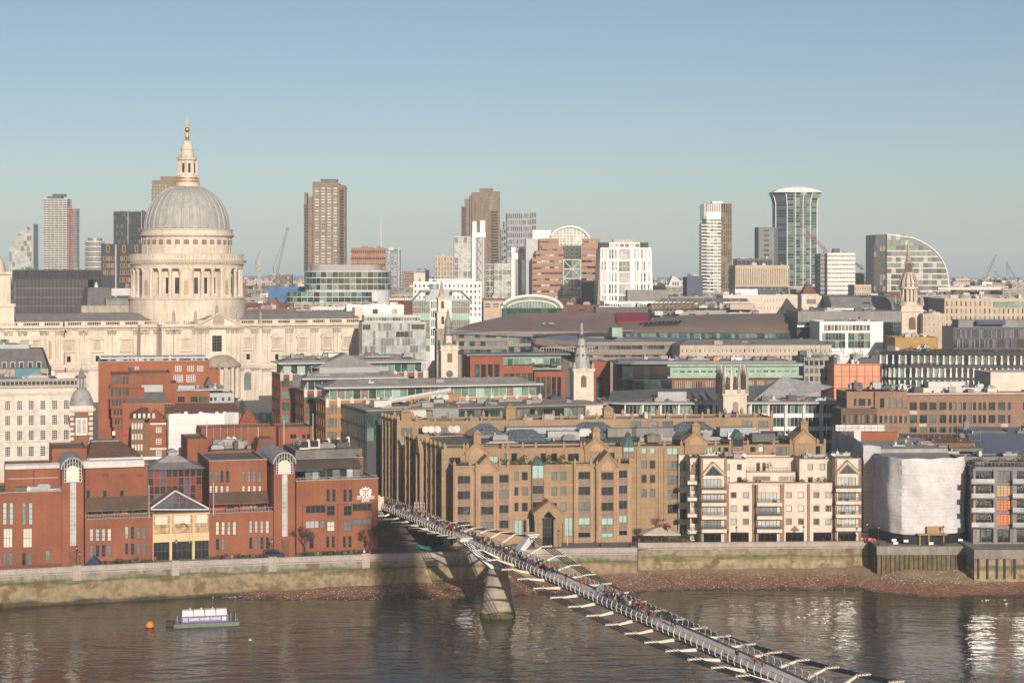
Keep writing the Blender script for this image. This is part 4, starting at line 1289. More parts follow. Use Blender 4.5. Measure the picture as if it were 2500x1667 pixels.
for x in(1350,1575,1685):
 shrub(b.root,uc(x,4),4,zA+1.0,.8,1.6,leafm,90)
 MB().tube([(uc(x,4),4,zA),(uc(x,4),4,zA+1.4)],.06,5).build('trunk',timber,b.root)
for x,lb in((1388,'bare white flag pole beside the porch'),(1729,'bare white flag pole between porch and gabled bay')):
 MB().tube([(0,0,0),(0,0,(1180-945)/S*404/F)],.09,6).build('flag_pole',metal_w,None,(onz(900+x/S,1000+1180/S,7.1))).__setitem__('label',lb+' of the tan offices')
for o in bpy.data.objects:
 if o.name.startswith('flag_pole')and o.parent is None:
  o['category']='flag pole'
  o['group']='flag poles before the tan offices'
# cream apartments
b=Bld('apartment_building','cream stone apartment block with gabled corner bays and white balconies','building',1708,416.7,1.0)
def zd(y,x,v=0):
 return b.z(980+y/S,1500+x/S,v=v)
zpar=zd(720,1300)
trim=M('brown_trim',(.27,.175,.12),var=.1)
AG=[gd,gs,gpl,gw,gpl]
cf=dict(fm=trim,nx=1,nz=1,bar=.16,sub=True)
fr=[]
for x in(1010,1117,1490,1597,1730,1835):
 for y0,y1 in((787,840),(902,958),(1016,1073)):
  fr.append((ud(x),ud(x+54),zd(y1,x),zd(y0,x),dict(gm=AG)))
for x0,x1 in((1010,1170),(1490,1650),(1730,1890)):
 fr.append((ud(x0),ud(x1),.15,zd(1137,x0),dict(gm=[gk],fm=M('dark_red_frame',(.06,.015,.015)),nx=3,bar=.12,name='shopfront')))
uE=ud(2140)
b.block(cream,0,uE,0,14,0,zpar,front=fr,roof=gravel,par=.3,cop=trim,**cf)
def tower(x0,x1,apx,yap,ysh,bal,wx0,wx1,gab=True,top=505):
 v=-1.1
 u0,u1=ud(x0,v),ud(x1,v)
 zt=zd(top,(x0+x1)/2,v)if gab else zpar
 rs=[]
 for i,(yb,yt)in enumerate(bal):
  rs.append((ud(wx0,v),ud(wx1,v),zd(yb,wx0,v),zd(yt,wx0,v),dict(gm=[gd,gs,gpl],fm=metal_d,nx=5,nz=1,bar=.09)))
 rs.append((ud(wx0,v),ud(wx1,v),.15,zd(1137,wx0,v),dict(gm=gk,fm=M('dark_red_frame',(.06,.015,.015)),nx=3,bar=.12,name='shopfront')))
 if gab:
  ug,zg0,zg1=(ud(wx0,v)+ud(wx1,v))/2,zd(ysh,apx,v),zd(yap,apx,v)
 b.block(cream,u0,u1,v,0 if not gab else 8,0,zt,front=rs,name='bay',roof=gravel if gab else None,par=.25 if gab else 0,cop=trim if gab else None,**cf)
 if gab:
  a,c=ud(x0+12,v),ud(x1-12,v)
  MB().prism_y([(a+.5,zg0),(c-.5,zg0),(ug,zg1-.3)],v-.06,v+.02).build('gable_window',gd,b.root)
  mb=MB()
  for q0,q1 in(((a,zg0),(ug,zg1)),((ug,zg1),(c,zg0))):
   mb.bar((q0[0],v-.3,q0[1]),(q1[0],v-.3,q1[1]),.5)
  mb.build('gable_trim',cream,b.root)
  mb=MB()
  for q0,q1 in(((a-.3,zg0+.1),(ug,zg1+.5)),((ug,zg1+.5),(c+.3,zg0+.1))):
   mb.bar((q0[0],v-.32,q0[1]),(q1[0],v-.32,q1[1]),.3)
  mb.build('gable_coping',trim,b.root)
  mb=MB()
  for t in(-.6,-.3,0,.3,.6):
   hh=(1-abs(t))*(zg1-zg0)*.85
   mb.box(ug+t*(c-a)/2-.05,ug+t*(c-a)/2+.05,v-.12,v-.07,zg0,zg0+hh)
  mb.box(a+.5,c-.5,v-.12,v-.07,zg0-.05,zg0+.1)
  mb.build('glazing_bars',metal_d,b.root)
 for yb,yt in bal:
  zz=zd(yb,x0,v)
  mb=MB().box(u0-.1,u1-.1,v-1.5,v+.02,zz-.9,zz-.1)
  o=mb.build('balcony',cream,b.root)
  r=MB()
  for i in range(16):
   x=u0+.1+(u1-u0-.4)*i/15
   r.box(x-.02,x+.02,v-1.38,v-1.34,zz-.1,zz+.75)
  r.box(u0,u1-.2,v-1.4,v-1.32,zz+.75,zz+.82)
  r.box(u0,u1-.2,v-1.38,v-1.35,zz+.05,zz+.5)if rnd.random()<.4 else None
  r.build('balustrade',metal_d,o)
  for k in range(3):
   if rnd.random()<.6:
    shrub(o,u0+rnd.uniform(.4,u1-u0-.4),v-1.0,zz-.1,.35,rnd.uniform(.6,1.2),leafm,24)
 for x in(x0+4,x1-4):
  MB().box(ud(x,v)-.28,ud(x,v)+.28,v-.3,v,0,zt+.1).build('pilaster',trim,b.root)
BAL=((760,672),(870,790),(985,905),(1100,1020))
tower(757,972,855,540,642,BAL,775,930)
tower(1922,2140,2030,528,625,tuple((y-14,t-14)for y,t in BAL),1945,2100)
tower(1237,1455,0,0,0,BAL[1:],1250,1415,gab=False)
for x in(985,1210,1465,1690,1908):
 MB().box(ud(x)-.3,ud(x)+.3,-.35,0,0,zpar+.1).build('pilaster',trim,b.root)
MB().prism_y([(ud(1530),zd(1118,1570)),(ud(1612),zd(1118,1570)),(ud(1571),zd(1075,1570))],-.5,.0).build('door_gable',trim,b.root)
v=3.2
for x0,x1,yt,ws in((972,1145,512,((970,1004),(1062,1110))),(1610,1905,512,((1677,1728),(1782,1832)))):
 rs=[(ud(a,v)+.1,ud(c,v),zd(y1,a,v),zd(y0,a,v),dict(gm=AG))for a,c in ws for y0,y1 in((543,597),(655,712))]
 b.block(cream,ud(x0,v),ud(x1,v),v,13,zpar,zd(yt,x0,v),front=rs,right=[(5,6.5,zpar+1,zpar+2.6)]if x0<1000 else(),roof=gravel,par=.3,cop=trim,**cf)
v=5.5
rs=[(ud(1203,v),ud(1356,v),zpar+.2,zd(650,1200,v),dict(gm=spandrel,nx=4)),(ud(1428,v),ud(1560,v),zpar+.2,zd(650,1428,v),dict(gm=[gpl],nx=5))]
b.block(cream,ud(1150,v),ud(1575,v),v,13.5,zpar,zd(622,1300,v),front=rs,roof=gravel,par=.2,cop=trim,**cf)
v=8.5
rs=[(ud(1233,v),ud(1268,v),zd(605,1233,v),zd(530,1233,v),dict(gm=gd,name='door')),(ud(1285,v),ud(1316,v),zd(605,1285,v),zd(530,1285,v),dict(gm=gd,name='door'))]
b.block(cream,ud(1145,v),ud(1610,v),v,13.8,zpar,zd(500,1300,v),front=rs,roof=gravel,par=.3,cop=trim,**cf)
r=MB().box(ud(1150,5.7),ud(1570,5.7),5.7,5.76,zd(580,1300,5.7),zd(577,1300,5.7))
for i in range(14):
 x=ud(1150,5.7)+(ud(1570,5.7)-ud(1150,5.7))*i/13
 r.box(x-.025,x+.025,5.7,5.75,zd(622,1300,5.7),zd(578,1300,5.7))
r.build('railing',metal_d,b.root)
for x,y in((1355,6.3),(1600,4.2),(1840,1.8),(1250,1.6),(1140,1.6),(1100,1.5),(1780,1.5),(1640,1.7)):
 shrub(b.root,ud(x,y),y,zpar+(.2 if y<5 else 3.2),.7,rnd.uniform(.9,1.7),leafm,50)
b.clutter(ud(1640,5),ud(2100,5),5,12,zd(512,1700,3.2)+.2,14,1.3,smax=2)
b.clutter(ud(800,4),ud(1130,4),4,12,zd(512,1000,3.2)+.2,10,1.2,smax=2)
for x in(1065,1128):
 o=MB().lathe([(.04,-.1),(.4,0),(.6,.16)],12).build('satellite_dish',metal_w,b.root,(ud(x,9),8.6,zd(470,x,9)))
 o.rotation_euler=(R(70),0,0)
zs=zd(500,700,4)
for i,(px,va,vb)in enumerate(((1685,3.0,11),(1657,11.02,22))):
 u0=b.u(px,va)
 rs=[(u0+.3,-.15 if i==0 else b.u(1685,11)-.2,zs-3.6-3.9*k,zs-1.2-3.9*k,dict(gm=AG,fm=metal_d,nx=2))for k in range(5)]
 b.block(cream,u0,.0 if i==0 else 20,va,vb,0,zs,front=rs,left=[(va+1+3*j,va+2.6+3*j,zs-3.4-3.9*k,zs-1.3-3.9*k,dict(gm=AG))for j in range(2)for k in range(5)],roof=gravel,par=.3,cop=trim,**cf)
 if i==0:
  for k in range(4):
   zz=zs-5.0-3.9*k
   o=MB().box(u0-.8,-.3,va-1.7,va,zz-.8,zz).build('balcony',cream,b.root)
   r=MB().box(u0-.75,-.35,va-1.65,va-1.58,zz+.75,zz+.82)
   for j in range(8):
    r.box(u0-.7+j*.35,u0-.66+j*.35,va-1.64,va-1.6,zz,zz+.75)
   r.build('balustrade',metal_d,o)
  MB().prism_y([(u0,zs-3.4),(-.1,zs-3.4),(u0/2,zs-.4)],va-.5,va).build('gable',trim,b.root)
q=at(1648,1325,413)
root=thing('cafe_terrace','planted cafe terrace with low panelled wall between the offices and the cream apartments','terrace',(q.x,409,7))
MB().box(-7.0,5.0,0,.3,0,1.15).box(-7,-6.7,.3,8,0,1.15).build('low_wall',tan,root)
for i in range(8):
 MB().box(-6.6+1.42*i,-5.5+1.42*i,-.06,0,.25,1.0).build('panel',spandrel,root)
for i in range(9):
 shrub(root,-6.2+1.35*i,.8,.6,.7,rnd.uniform(.8,1.9),rnd.choice([leafm,leafm,leafb]),60)
shrub(root,2.2,2,.2,1.5,4.2,M('young_leaf',(.10,.13,.03),var=.3,scale=2),160)
root=thing('parasol','large cream square parasol over the cafe terrace','parasol',(at(1612,1325,414).x,413,7))
MB().tube([(0,0,0),(0,0,4.3)],.08,6).build('pole',metal_w,root)
MB().frust(-4.4,4.4,-3.6,3.6,3.1,-.15,.15,-.15,.15,4.6).box(-4.4,4.4,-3.6,3.6,2.85,3.098).build('canopy',M('cream_canvas',(.60,.51,.40),var=.06),root)
# building wrapped in white scaffold sheeting
sheet=M('white_sheeting',(.60,.59,.60),rough=.55,var=.12,scale=.5,fine=.05)
sheet_shade=M('shade_sheeting',(.44,.45,.50),rough=.55,var=.14,scale=.5)  # white sheeting again, with its shadow side put into the colour
b=Bld('sheeted_building','building wrapped in white scaffold sheeting on the quay','building',2153,412,0,8.3)
def wrap(pts,z0,z1,m,seed,nline=22):
 """sheet hung along a plan polyline, bellied between lashings"""
 rr=random.Random(seed)
 P=[]
 for a,c in zip(pts,pts[1:]):
  n=max(2,int((Vector(c)-Vector(a)).length/.8))
  P+=[Vector(a).lerp(Vector(c),i/n)for i in range(n)]
 P.append(Vector(pts[-1]))
 nz=nline*3
 vs,fs=[],[]
 ph=[rr.uniform(0,6)for _ in range(8)]
 for k in range(nz+1):
  for i,p in enumerate(P):
   t=(P[min(i+1,len(P)-1)]-P[max(i-1,0)]).normalized()
   nrm=Vector((t.y,-t.x))
   bulge=.07*math.sin(math.pi*(k%3)/3)+.10*math.sin(i*.55+ph[0]+.5*math.sin(k*.25+ph[1]))+.16*abs(math.sin(i*.21+k*.06+ph[5]))**6+.22*math.sin(k*.11+i*.19+ph[2])*math.sin(i*.3+ph[3])+rr.uniform(-.035,.035)
   q=p+nrm*bulge
   zt=z0+(z1-z0)*k/nz
   vs.append((q.x,q.y,zt+(.12*math.sin(i*.8+ph[4])if k in(0,nz)else 0)))
 L_=len(P)
 for k in range(nz):
  for i in range(L_-1):
   fs.append((k*L_+i,k*L_+i+1,(k+1)*L_+i+1,(k+1)*L_+i))
 o=MB().add(vs,fs,smooth=True).build('sheeting',m,b.root)
 for j in range(1,nline):
  k=j*3
  MB().tube([Vector(vs[k*L_+i])+Vector((0,-.05,0))for i in range(0,L_,2)],.035,4).build('lashing',white,o)
 return o
zt=b.z(1119,2250,v=-6)
zb0=b.z(1307,2250,v=-7)
P1=[(0,8),(0.0,4),(b.u(2172,-3),-3),(b.u(2202,-6),-6),(b.u(2250,-7),-7),(b.u(2300,-6),-6),(b.u(2355,-2),-2),(b.u(2357,3),3)]
wrap(P1,zb0,zt,sheet,3)
inner=[(.8,8),(.8,4),(2.4,-2),(5,-4.8),(9.3,-5.8),(14,-4.8),(18.6,-1.2),(18.8,20),(.8,20)]
MB().prism_z(inner,0,zt-.6).build('core',conc_g,b.root)
P2=[(b.u(2031,58),58),(b.u(2050,46),46),(b.u(2082,32),32),(b.u(2107,14),14)]
wrap(P2,0,b.z(1060,2060,v=40),sheet_shade,5,24)
P3=[(b.u(2107,14)+.02,14),(b.u(2151,12),12)]
wrap(P3,0,b.z(1088,2130,v=13),sheet,6,24)
MB().prism_z([(b.u(2107,14)+.5,15),(b.u(2151,12),13),(19,14),(19,45),(b.u(2082,32)+.6,32.5)],0,b.z(1095,2130,v=14)).build('core',conc_g,b.root)
MB().prism_z([(b.u(2082,32)+.6,33),(30,33),(34,60),(b.u(2031,58)+.8,60)],0,b.z(1075,2130,v=40)).build('core',brick_b,b.root)
hd=MB()
hp=[(b.u(2120,4),4),(b.u(2172,-3.4),-3.4),(b.u(2205,-6.4),-6.4),(b.u(2250,-7.4),-7.4),(b.u(2300,-6.4),-6.4),(b.u(2366,-2),-2)]
for a,c in zip(hp,hp[1:]):
 hd.quad((a[0],a[1],0),(c[0],c[1],0),(c[0],c[1],zb0+.2),(a[0],a[1],zb0+.2))
hd.build('hoarding',black,b.root)
for px in(2246,2268,2304):
 MB().box(-.07,.07,-.07,.07,0,2.4).build('guard_post',yellow,b.root,(b.u(px,-8.4),-8.4,0))
MB().box(b.u(2240,-8.3),b.u(2312,-8.3),-8.6,-6.6,2.5,2.75).box(b.u(2262,-7.4),b.u(2300,-7.4),-7.9,-7.4,2.8,4.4).build('loading_platform',M('scaffold_board',(.40,.25,.13)),b.root)
for px,py in((2183,1318),(2212,1320),(2345,1318),(2187,1325),(2273,1326)):
 vv=-7.9 if 2210<px<2290 else-6.9 if px<2215 else-4.6
 uu=b.u(px,vv)
 MB().box(uu-.55,uu+.55,vv-.03,vv,b.z(py+3,px,v=vv),b.z(py-3,px,v=vv)).build('notice',white,b.root)
v=17
u0,u1=b.u(2155,v),b.u(2342,v)
z1=b.z(1104,2300,v=v)
rs=[(u0+1.2+1.9*i,u0+2.3+1.9*i,z1-4.0,z1-1.6)for i in range(9)]
b.block(beige,u0,u1,v,v+12,0,z1,front=rs,fm=M('dark_red_frame',(.06,.015,.015)),gm=[gd,gs],nx=1,nz=2,roof=felt,par=.3)
b.clutter(u0+1,u1-1,v+1,v+11,z1+.2,16,2.0)
b.box('site_wall',brick2,b.u(2100,36),b.u(2192,36),36,37,b.z(1078,2140,v=36),b.z(1054,2140,v=36))
b.box('site_sheet',sheet,b.u(2085,35),b.u(2102,35),35,35.4,b.z(1085,2090,v=35),b.z(1052,2090,v=35))
mb=MB()
for i in range(26):
 x=b.u(2040,45)+i*1.5
 v=58-i*1.0 if i<14 else 44
 mb.tube([(x,v,b.z(1085,2100,v=v)),(x,v,b.z(1036,2100,v=v))],.05,4)
 if i:
  for hh in(1045,1060,1075):
   mb.tube([(x-1.5,v+(1 if i<14 else 0),b.z(hh,2100,v=v)),(x,v,b.z(hh,2100,v=v))],.05,4)
mb.build('scaffold',metal,b.root)
b.box('scaffold_sheet',sheet,b.u(2040,59),b.u(2160,59),59,59.2,b.z(1052,2100,v=59),b.z(1037,2100,v=59))
b.clutter(b.u(2170,36),b.u(2400,36),34,56,b.z(1085,2250,v=40),26,2.4)
b.box('flat_roof',felt,b.u(2160,30),b.u(2400,30),30,58,b.z(1100,2250,v=32),b.z(1092,2250,v=32))
# grey and orange apartments on the right
b=Bld('riverside_apartments','grey framed riverside apartments with orange panels and a roof garden','building',2381,403,-1,8.9)
def ue(x,v=0):
 return b.u(1860+x/S,v)
def ze(y,x,v=0):
 return b.z(1000+y/S,1860+x/S,v=v)
gframe=M('grey_render',(.23,.21,.215),var=.08)
zt=ze(512,2000)
fr=[]
FL=((532,632),(655,758),(782,882),(906,1010))
for i,(y0,y1)in enumerate(FL):
 for x0,x1,nx in[(a+356*j,c+356*j,4)for j in range(3)for a,c in((1862,2012),(2050,2172))]:
  k=(x0-2050)%356==0
  fr.append((ue(x0),ue(x1),ze(y1,x0),ze(y0,x0),dict(gm=gd if not k else(orange if i in(2,3)else M('peach_panel',(.62,.38,.2))if i==1 else gs),fm=metal_d,nx=nx,nz=4 if k else 1)))
for x0,x1 in((1880,1905),(1910,2010),(2050,2160),(2218,2370),(2406,2520),(2574,2720),(2762,2880)):
 fr.append((ue(x0),ue(x1),.3,ze(1037,x0),dict(gm=gk if x1-x0>50 else gpl,nx=2)))
b.block(gframe,0,32,0,16,0,zt,front=fr,left=[(1+4*j,3.6+4*j,6+3.4*k,8.4+3.4*k,dict(gm=[gd,orange,gd]))for j in range(3)for k in range(4)],roof=felt,par=.4,fm=metal_d,nx=2,bar=.09,sub=True,dep=.6)
for i,(y0,y1)in enumerate(FL):
 for x0,x1 in((1850,2016),(2206,2376),(2562,2732)):
  c=(None,M('peach_panel',(.62,.38,.2)),orange,M('red_orange_panel',(.6,.11,.05)))[i]
  if c:
   MB().box(ue(x0)-.1,ue(x0)+.12,-.05,0,ze(y1,x0),ze(y0,x0)).box(ue(x1)-.12,ue(x1)+.15,-.05,0,ze(y1,x0),ze(y0,x0)).box(ue(x0),ue(x1),-.052,-.002,ze(y0,x0),ze(y0-10,x0)).build('colour_frame',c,b.root)
  zz=ze(y1,x0)
  o=MB().box(ue(x0-40),ue(x1),-1.5,0,zz-.25,zz).build('balcony',gframe,b.root)
  g=MB().box(ue(x0-38),ue(x1)-.1,-1.46,-1.42,zz,zz+1.0)
  g.build('glass_balustrade',gpl,o)
for x in(2030,2195,2390,2550,2745):
 MB().box(ue(x)-.45,ue(x)+.45,-.25,0,0,zt).build('pilaster',gframe,b.root)
for i in range(4):
 MB().box(-.5,.05,.0,.3,0,zt).build('corner_post',gframe,b.root)if i==0 else None
b.block(gframe,ue(1700,8),31,8,15,zt,ze(420,2000,8),front=grid(ue(1760,8),ue(2600,8),8,.4,[(zt+.3,ze(440,2000,8))]),fm=metal_d,gm=[gd,gs],nx=2,roof=felt,par=.3)
r=MB().box(.1,31.5,.3,.36,zt+1.4,zt+1.46)
for i in range(30):
 r.box(.1+i*.9,.14+i*.9,.3,.34,zt+.4,zt+1.4)
r.build('railing',metal,b.root)
for i in range(16):
 shrub(b.root,1.5+i*1.15,2+rnd.uniform(0,4),zt+.4,rnd.uniform(.7,1.3),rnd.uniform(1.0,2.6),rnd.choice([leafm,M('straw_leaf',(.22,.16,.07),var=.3,scale=2),M('young_leaf',(.10,.13,.03)),leafb]),70)
b.clutter(2,30,10,14,ze(420,2000,8)+.2,8,1.4)
# streets behind the river front
def simple(name,label,pxL,pxR,pyT,Y,th,dep,m,pyB,cols,floors,hf=.6,sill=.25,gap=.6,fm=None,gm=gd,nx=1,nz=1,bar=.12,roof=felt,par=.5,left=0,right=0,clut=0,cop=None,z0=None,wd=.25,cat='building',pref=None,lgm=None,sub=False):
 z0=ground_z(Y)if z0 is None else z0
 b=Bld(name,label,cat,pxL,Y,th,z0)
 b.Wd=b.u(pxR)
 b.zt=b.z(pyT,pref or(pxL+pxR)/2)
 b.zb=max(.5,b.z(pyB,pref or(pxL+pxR)/2))
 rw=rows(b.zb,b.zt-.3,floors,hf,sill)if floors else[]
 f=grid(0,b.Wd,cols,gap,rw)if cols else[]
 l_=[(a,c,z_0,z_1,dict(gm=lgm)if lgm else{})for a,c,z_0,z_1 in grid(0,dep,left,gap,rw)]if left else[]
 r_=[(a,c,z_0,z_1,dict(gm=lgm)if lgm else{})for a,c,z_0,z_1 in grid(0,dep,right,gap,rw)]if right else[]
 b.block(m,0,b.Wd,0,dep,0,b.zt,front=f,left=l_,right=r_,fm=fm,gm=gm,nx=nx,nz=nz,bar=bar,roof=roof,par=par,cop=cop,dep=wd,sub=sub)
 if clut:
  b.clutter(1,b.Wd-1,1,dep-1,b.zt+.06,clut)
 return b
b=Bld('stone_office','white stone office with six columns of tall small-paned windows beside the church tower','building',-40,452,14,9)
S=3.564
U_=lambda x,v=0:b.u(x/S,v)
Z_=lambda y,x,v=0:b.z(680+y/S,x/S,v=v)
rs=[]
for x in(-165,-62,43,147,248,350,452,553):
 for y0,y1 in((1062,1142),(1190,1275),(1322,1405),(1460,1545),(1600,1690)):
  rs.append((U_(x),U_(x+47),Z_(y1,300),Z_(y0,300),{}))
zt=Z_(965,300)
uR=b.u(212)
b.block(port_w,0,uR,0,20,0,zt,front=rs,right=[(2+4*i,3.6+4*i,zt-9-4.6*k,zt-6-4.6*k,{})for i in range(4)for k in range(3)],fm=white,gm=gk,nx=3,nz=5,bar=.07,roof=felt,par=.6,sub=True)
MB().box(-.5,uR+.5,-.6,.0,zt-1.0,zt-.5).box(-.3,uR+.3,-.35,0,zt-1.4,zt-1.003).box(-.9,uR+.8,-.9,-.02,zt+.62,zt+.9).build('cornice',port_w,b.root)
MB().box(-.1,uR+.1,-.25,0,Z_(1420,300),Z_(1405,300)).build('string_course',port_w,b.root)
for x in(43,147,248,350,452,553):
 c,r,z=(U_(x)+U_(x+47))/2,(U_(x+47)-U_(x))/2,Z_(1460,300)
 MB().prism_y([(c+(r+.5)*math.cos(math.pi*i/8),z+(r*.7+.3)*math.sin(math.pi*i/8))for i in range(9)],-.08,.0).build('arch_hood',port_w,b.root)
v=4
b.block(M('roof_storey',(.34,.32,.30)),1,uR-1,v,18,zt,zt+2.4,front=grid(1,uR-1,22,.25,[(zt+1.0,zt+1.9)]),gm=gk,roof=slate,par=.2)
b.box('plant_screen',teal,U_(130,9),U_(350,9),9,12,zt+2.4,zt+5.0)
b.box('plant_room',cream,U_(495,5),U_(655,5),5,8,zt+2.4,zt+4.0)
b.clutter(2,uR-2,6,17,zt+2.5,16,1.6)
b=Bld('church_tower','brick and stone striped church tower with a lead dome and lantern','church tower',172,441,14,8)
w=b.u(226)
zc0=b.z(1005,198)
b.block(brick_b,0,w,0,w,0,zc0,front=[(w*.24,w*.76,b.z(1062,198),b.z(1020,198),dict(gm=M('louvre_white',(.66,.60,.50),joints=(9,.28,.08),jdark=.5),fm=white,nx=2,nz=1,bar=.3,name='louvre_window'))],dep=.2,sub=True)
for i in range(20):
 z=zc0-.9-i*1.25
 for u in(0,w):
  k=.75 if i%2 else 1.0
  MB().box(u-.07 if u==0 else u-k,u+k if u==0 else u+.07,-.07,k,z,z+.75).build('quoin',port,b.root)
MB().box(-.35,w+.35,-.35,w+.35,zc0,zc0+.35).box(-.7,w+.7,-.7,w+.7,zc0+.35,zc0+.8).box(-.2,w+.2,-.2,w+.2,zc0+.8,zc0+1.5).build('cornice',port,b.root)
c=w/2
h=lambda py:b.z(py,198)
z5=zc0+1.5
MB().lathe([(w*.56,z5),(w*.55,z5+.8),(w*.50,h(975)),(w*.42,h(965)),(w*.33,h(957)),(w*.24,h(952)),(w*.2,h(951))],16,c,c,a0=math.pi/16).build('lead_dome',lead,b.root)
MB().lathe([(w*.22,h(951)),(w*.22,h(947)),(w*.14,h(946)),(w*.14,h(925)),(w*.22,h(923)),(w*.22,h(920)),(w*.12,h(915)),(w*.05,h(903)),(.05,h(898)),(.05,h(893))],8,c,c,smooth=False).build('lantern',leadd,b.root)
for i in range(8):
 a=2*math.pi*i/8
 MB().box(-.13,.13,-.13,.13,h(947),h(924)).build('lantern_post',lead,b.root,(c+w*.19*math.cos(a),c+w*.19*math.sin(a),0))
for a in(-math.pi/2,-math.pi/2-.9,-math.pi/2+.9):
 o=MB().lathe([(.45,0),(.5,.1),(.3,.15)],12).build('round_dormer',leadd,b.root,(c+w*.49*math.cos(a),c+w*.49*math.sin(a),h(978)))
 o.rotation_euler=(R(90),0,a+math.pi/2)
b=simple('mansard_building','grey mansard roofed building with dormers behind the white stone office',-60,118,905,540,12,18,port_d,960,8,2,fm=white,gm=gd,clut=4)
zt,w=b.zt,b.Wd
MB().frust(0,w,0,16,zt+.1,1.5,w-2.2,3,13,b.z(852,100)).build('mansard_roof',slate,b.root)
for i in range(5):
 u=w-14+i*2.6
 o=MB().box(u,u+1.5,.4,3,zt+.5,zt+2.8).build('dormer',metal,b.root)
 MB().box(u+.25,u+1.25,.36,.4,zt+.8,zt+2.5).build('pane',gd,o)
b.box('roof_storey',metal,2,w-6,5,12,b.z(852,100),b.z(842,100))
b.clutter(3,w-3,5,11,b.z(842,100),8,1.3)
b=Bld('brick_office','orange-red brick office with stepped bands of green windows below the cathedral','building',246,486,13,10)
def q(px,v=0):return b.u(px,v)
def h(py,px,v=0):return b.z(py,px,v=v)
v=22
zt=h(886,390,v)
rs=[(q(px,v),q(px+15,v),h(906,px,v),h(892,px,v),dict(fm=white,gm=gd,nx=3,nz=3))for px in(428,458,481)]+[(q(px,v),q(px+22,v),h(932,px,v),h(915,px,v),dict(fm=white,gm=gd,nx=5,nz=3))for px in(424,455)]+[(q(330,v),q(339,v),h(907,330,v),h(894,330,v),dict(fm=white,gm=gd,nx=2,nz=3)),(q(312,v),q(324,v),h(904,312,v),h(897,312,v),dict(gm=gg))]
b.block(brick2,q(240,v),q(511,v),v,v+22,0,zt,front=rs,left=[(v+2+4*i,v+4+4*i,zt-4-4*k,zt-1.4-4*k,dict(fm=white,nx=2,nz=3))for i in range(5)for k in range(4)],roof=felt,par=.5,cop=conc_g,gm=gd,bar=.14,sub=True)
b.box('roof_storey',slate,q(262,v+2),q(503,v+2),v+3,v+17,zt,h(876,390,v))
MB().box(q(240,v)+.6,q(505,v),v+2.2,v+18,h(876,390,v),h(873,390,v)).build('roof_slab',metal_w,b.root)
for i in range(26):
 u=q(265,v)+(q(495,v)-q(265,v))*i/25
 MB().box(u,u+rnd.uniform(.4,1.4),v+2.6,v+3,zt+.3,zt+rnd.uniform(.9,1.9)).build('roof_unit',rnd.choice([metal,metal_w,metal_d]),b.root)
b.block(brick2,q(511,v),q(537,v),v+1,v+15,0,h(905,520,v),roof=lead,par=.3)
v=0
tops=(914,946,973,996,1019,1042)
for i in range(6):
 x0,x1=262-i*0+(0 if i else 4),330
 zt_,zb_=h(tops[i],300),(h(tops[i+1],300)if i<5 else 0)
 u0=q(x0-4*(5-i)*0-(i==0)*-4)+.35*i
 rs=[(u0+.6+(q(318)-u0-.8)*k/5,u0+.6+(q(318)-u0-.8)*(k+1)/5-.25,zt_-(zt_-zb_)*.72 if i<5 else zt_-3,zt_-.35,{})for k in range(5)]if i<5 else[]
 b.block(brick,u0,q(352)if i else q(345),-.25*(5-i)*0-.45*(5-i),16,zb_+.0,zt_-.002*i,front=rs,left=[(1+3.4*k,3.6+3.4*k,zt_-(zt_-zb_)*.72,zt_-.35,{})for k in range(4)]if i<5 else[],fm=metal_d,gm=[gg,gd,gd],nx=2,nz=1,dep=.5,sub=True)
b.block(brick,q(318),q(417),1,20,0,h(914,370,1),roof=felt,par=.4)
b.block(brick,q(412),q(434),3,20,0,h(938,420,3),roof=felt,par=.3)
v=4
zt=h(957,500,v)
b.block(brick2,q(430,v),q(512,v),v,v+17,0,zt,front=[(q(px,v),q(px+w_,v),h(982,px,v),h(968,px,v),{})for px,w_ in((434,17),(465,18),(485,22))],fm=metal_d,gm=[gd,gg],nx=4,roof=metal,par=.3)
b.box('roof_storey',metal,q(434,v+3),q(476,v+3),v+3,v+10,zt,h(941,450,v+3))
b.box('eaves',metal,q(430,v),q(550,v),v-1,v+1,h(953,480,v),h(950,480,v))
b.block(metal,q(508,v),q(571,v),v+.5,v+12,0,h(962,540,v),front=[(q(px,v),q(px+8,v),h(980,px,v),h(970,px,v),{})for px in(512,522,541,556)],fm=white,gm=[gd,gbl],roof=lead,par=.3)
MB().prism_y([(q(500,14),h(942,510,14)),(q(524,14),h(942,510,14)),(q(511,14),h(922,510,14))],14,22).build('gable',slate,b.root)
MB().frust(q(305,1),q(413,1),-3,12,h(980,360,0),q(322,1),q(400,1),0,9,h(957,360,0)).build('mansard_roof',slate,b.root)
b.box('mansard_top',metal,q(324,1),q(397,1),.5,8,h(957,360,0),h(940,360,0))
b.box('wall',brick2,q(300,-2),q(418,-2),-2.8,1,0,h(980,360,0))
b.box('notice',M('magenta_sign',(.6,.02,.16),var=0),q(300,-3.5),q(311,-3.5),-3.5,-3.4,h(1062,305,-3),h(1054,305,-3))
b.box('notice',white,q(274,-3.5),q(281,-3.5),-3.5,-3.4,h(1062,278,-3),h(1052,278,-3))
b.clutter(q(440,8),q(560,8),8,16,zt+.1,16,2.0)
b=Bld('brick_college','old brown and red brick college with white sash windows and red pyramid turret','building',320,452,12,9)
zt=h(1022,350)
rs=[(q(322+7.2*k),q(326+7.2*k),h(1047+26*j,340),h(1032+26*j,340),dict(fm=white,gm=gw,nx=1,nz=2))for k in range(4)for j in range(4)]
b.block(brick_b,0,q(353),0,18,0,zt,front=rs,roof=None,sub=True)
v=-.8
z2=h(1030,388,v)
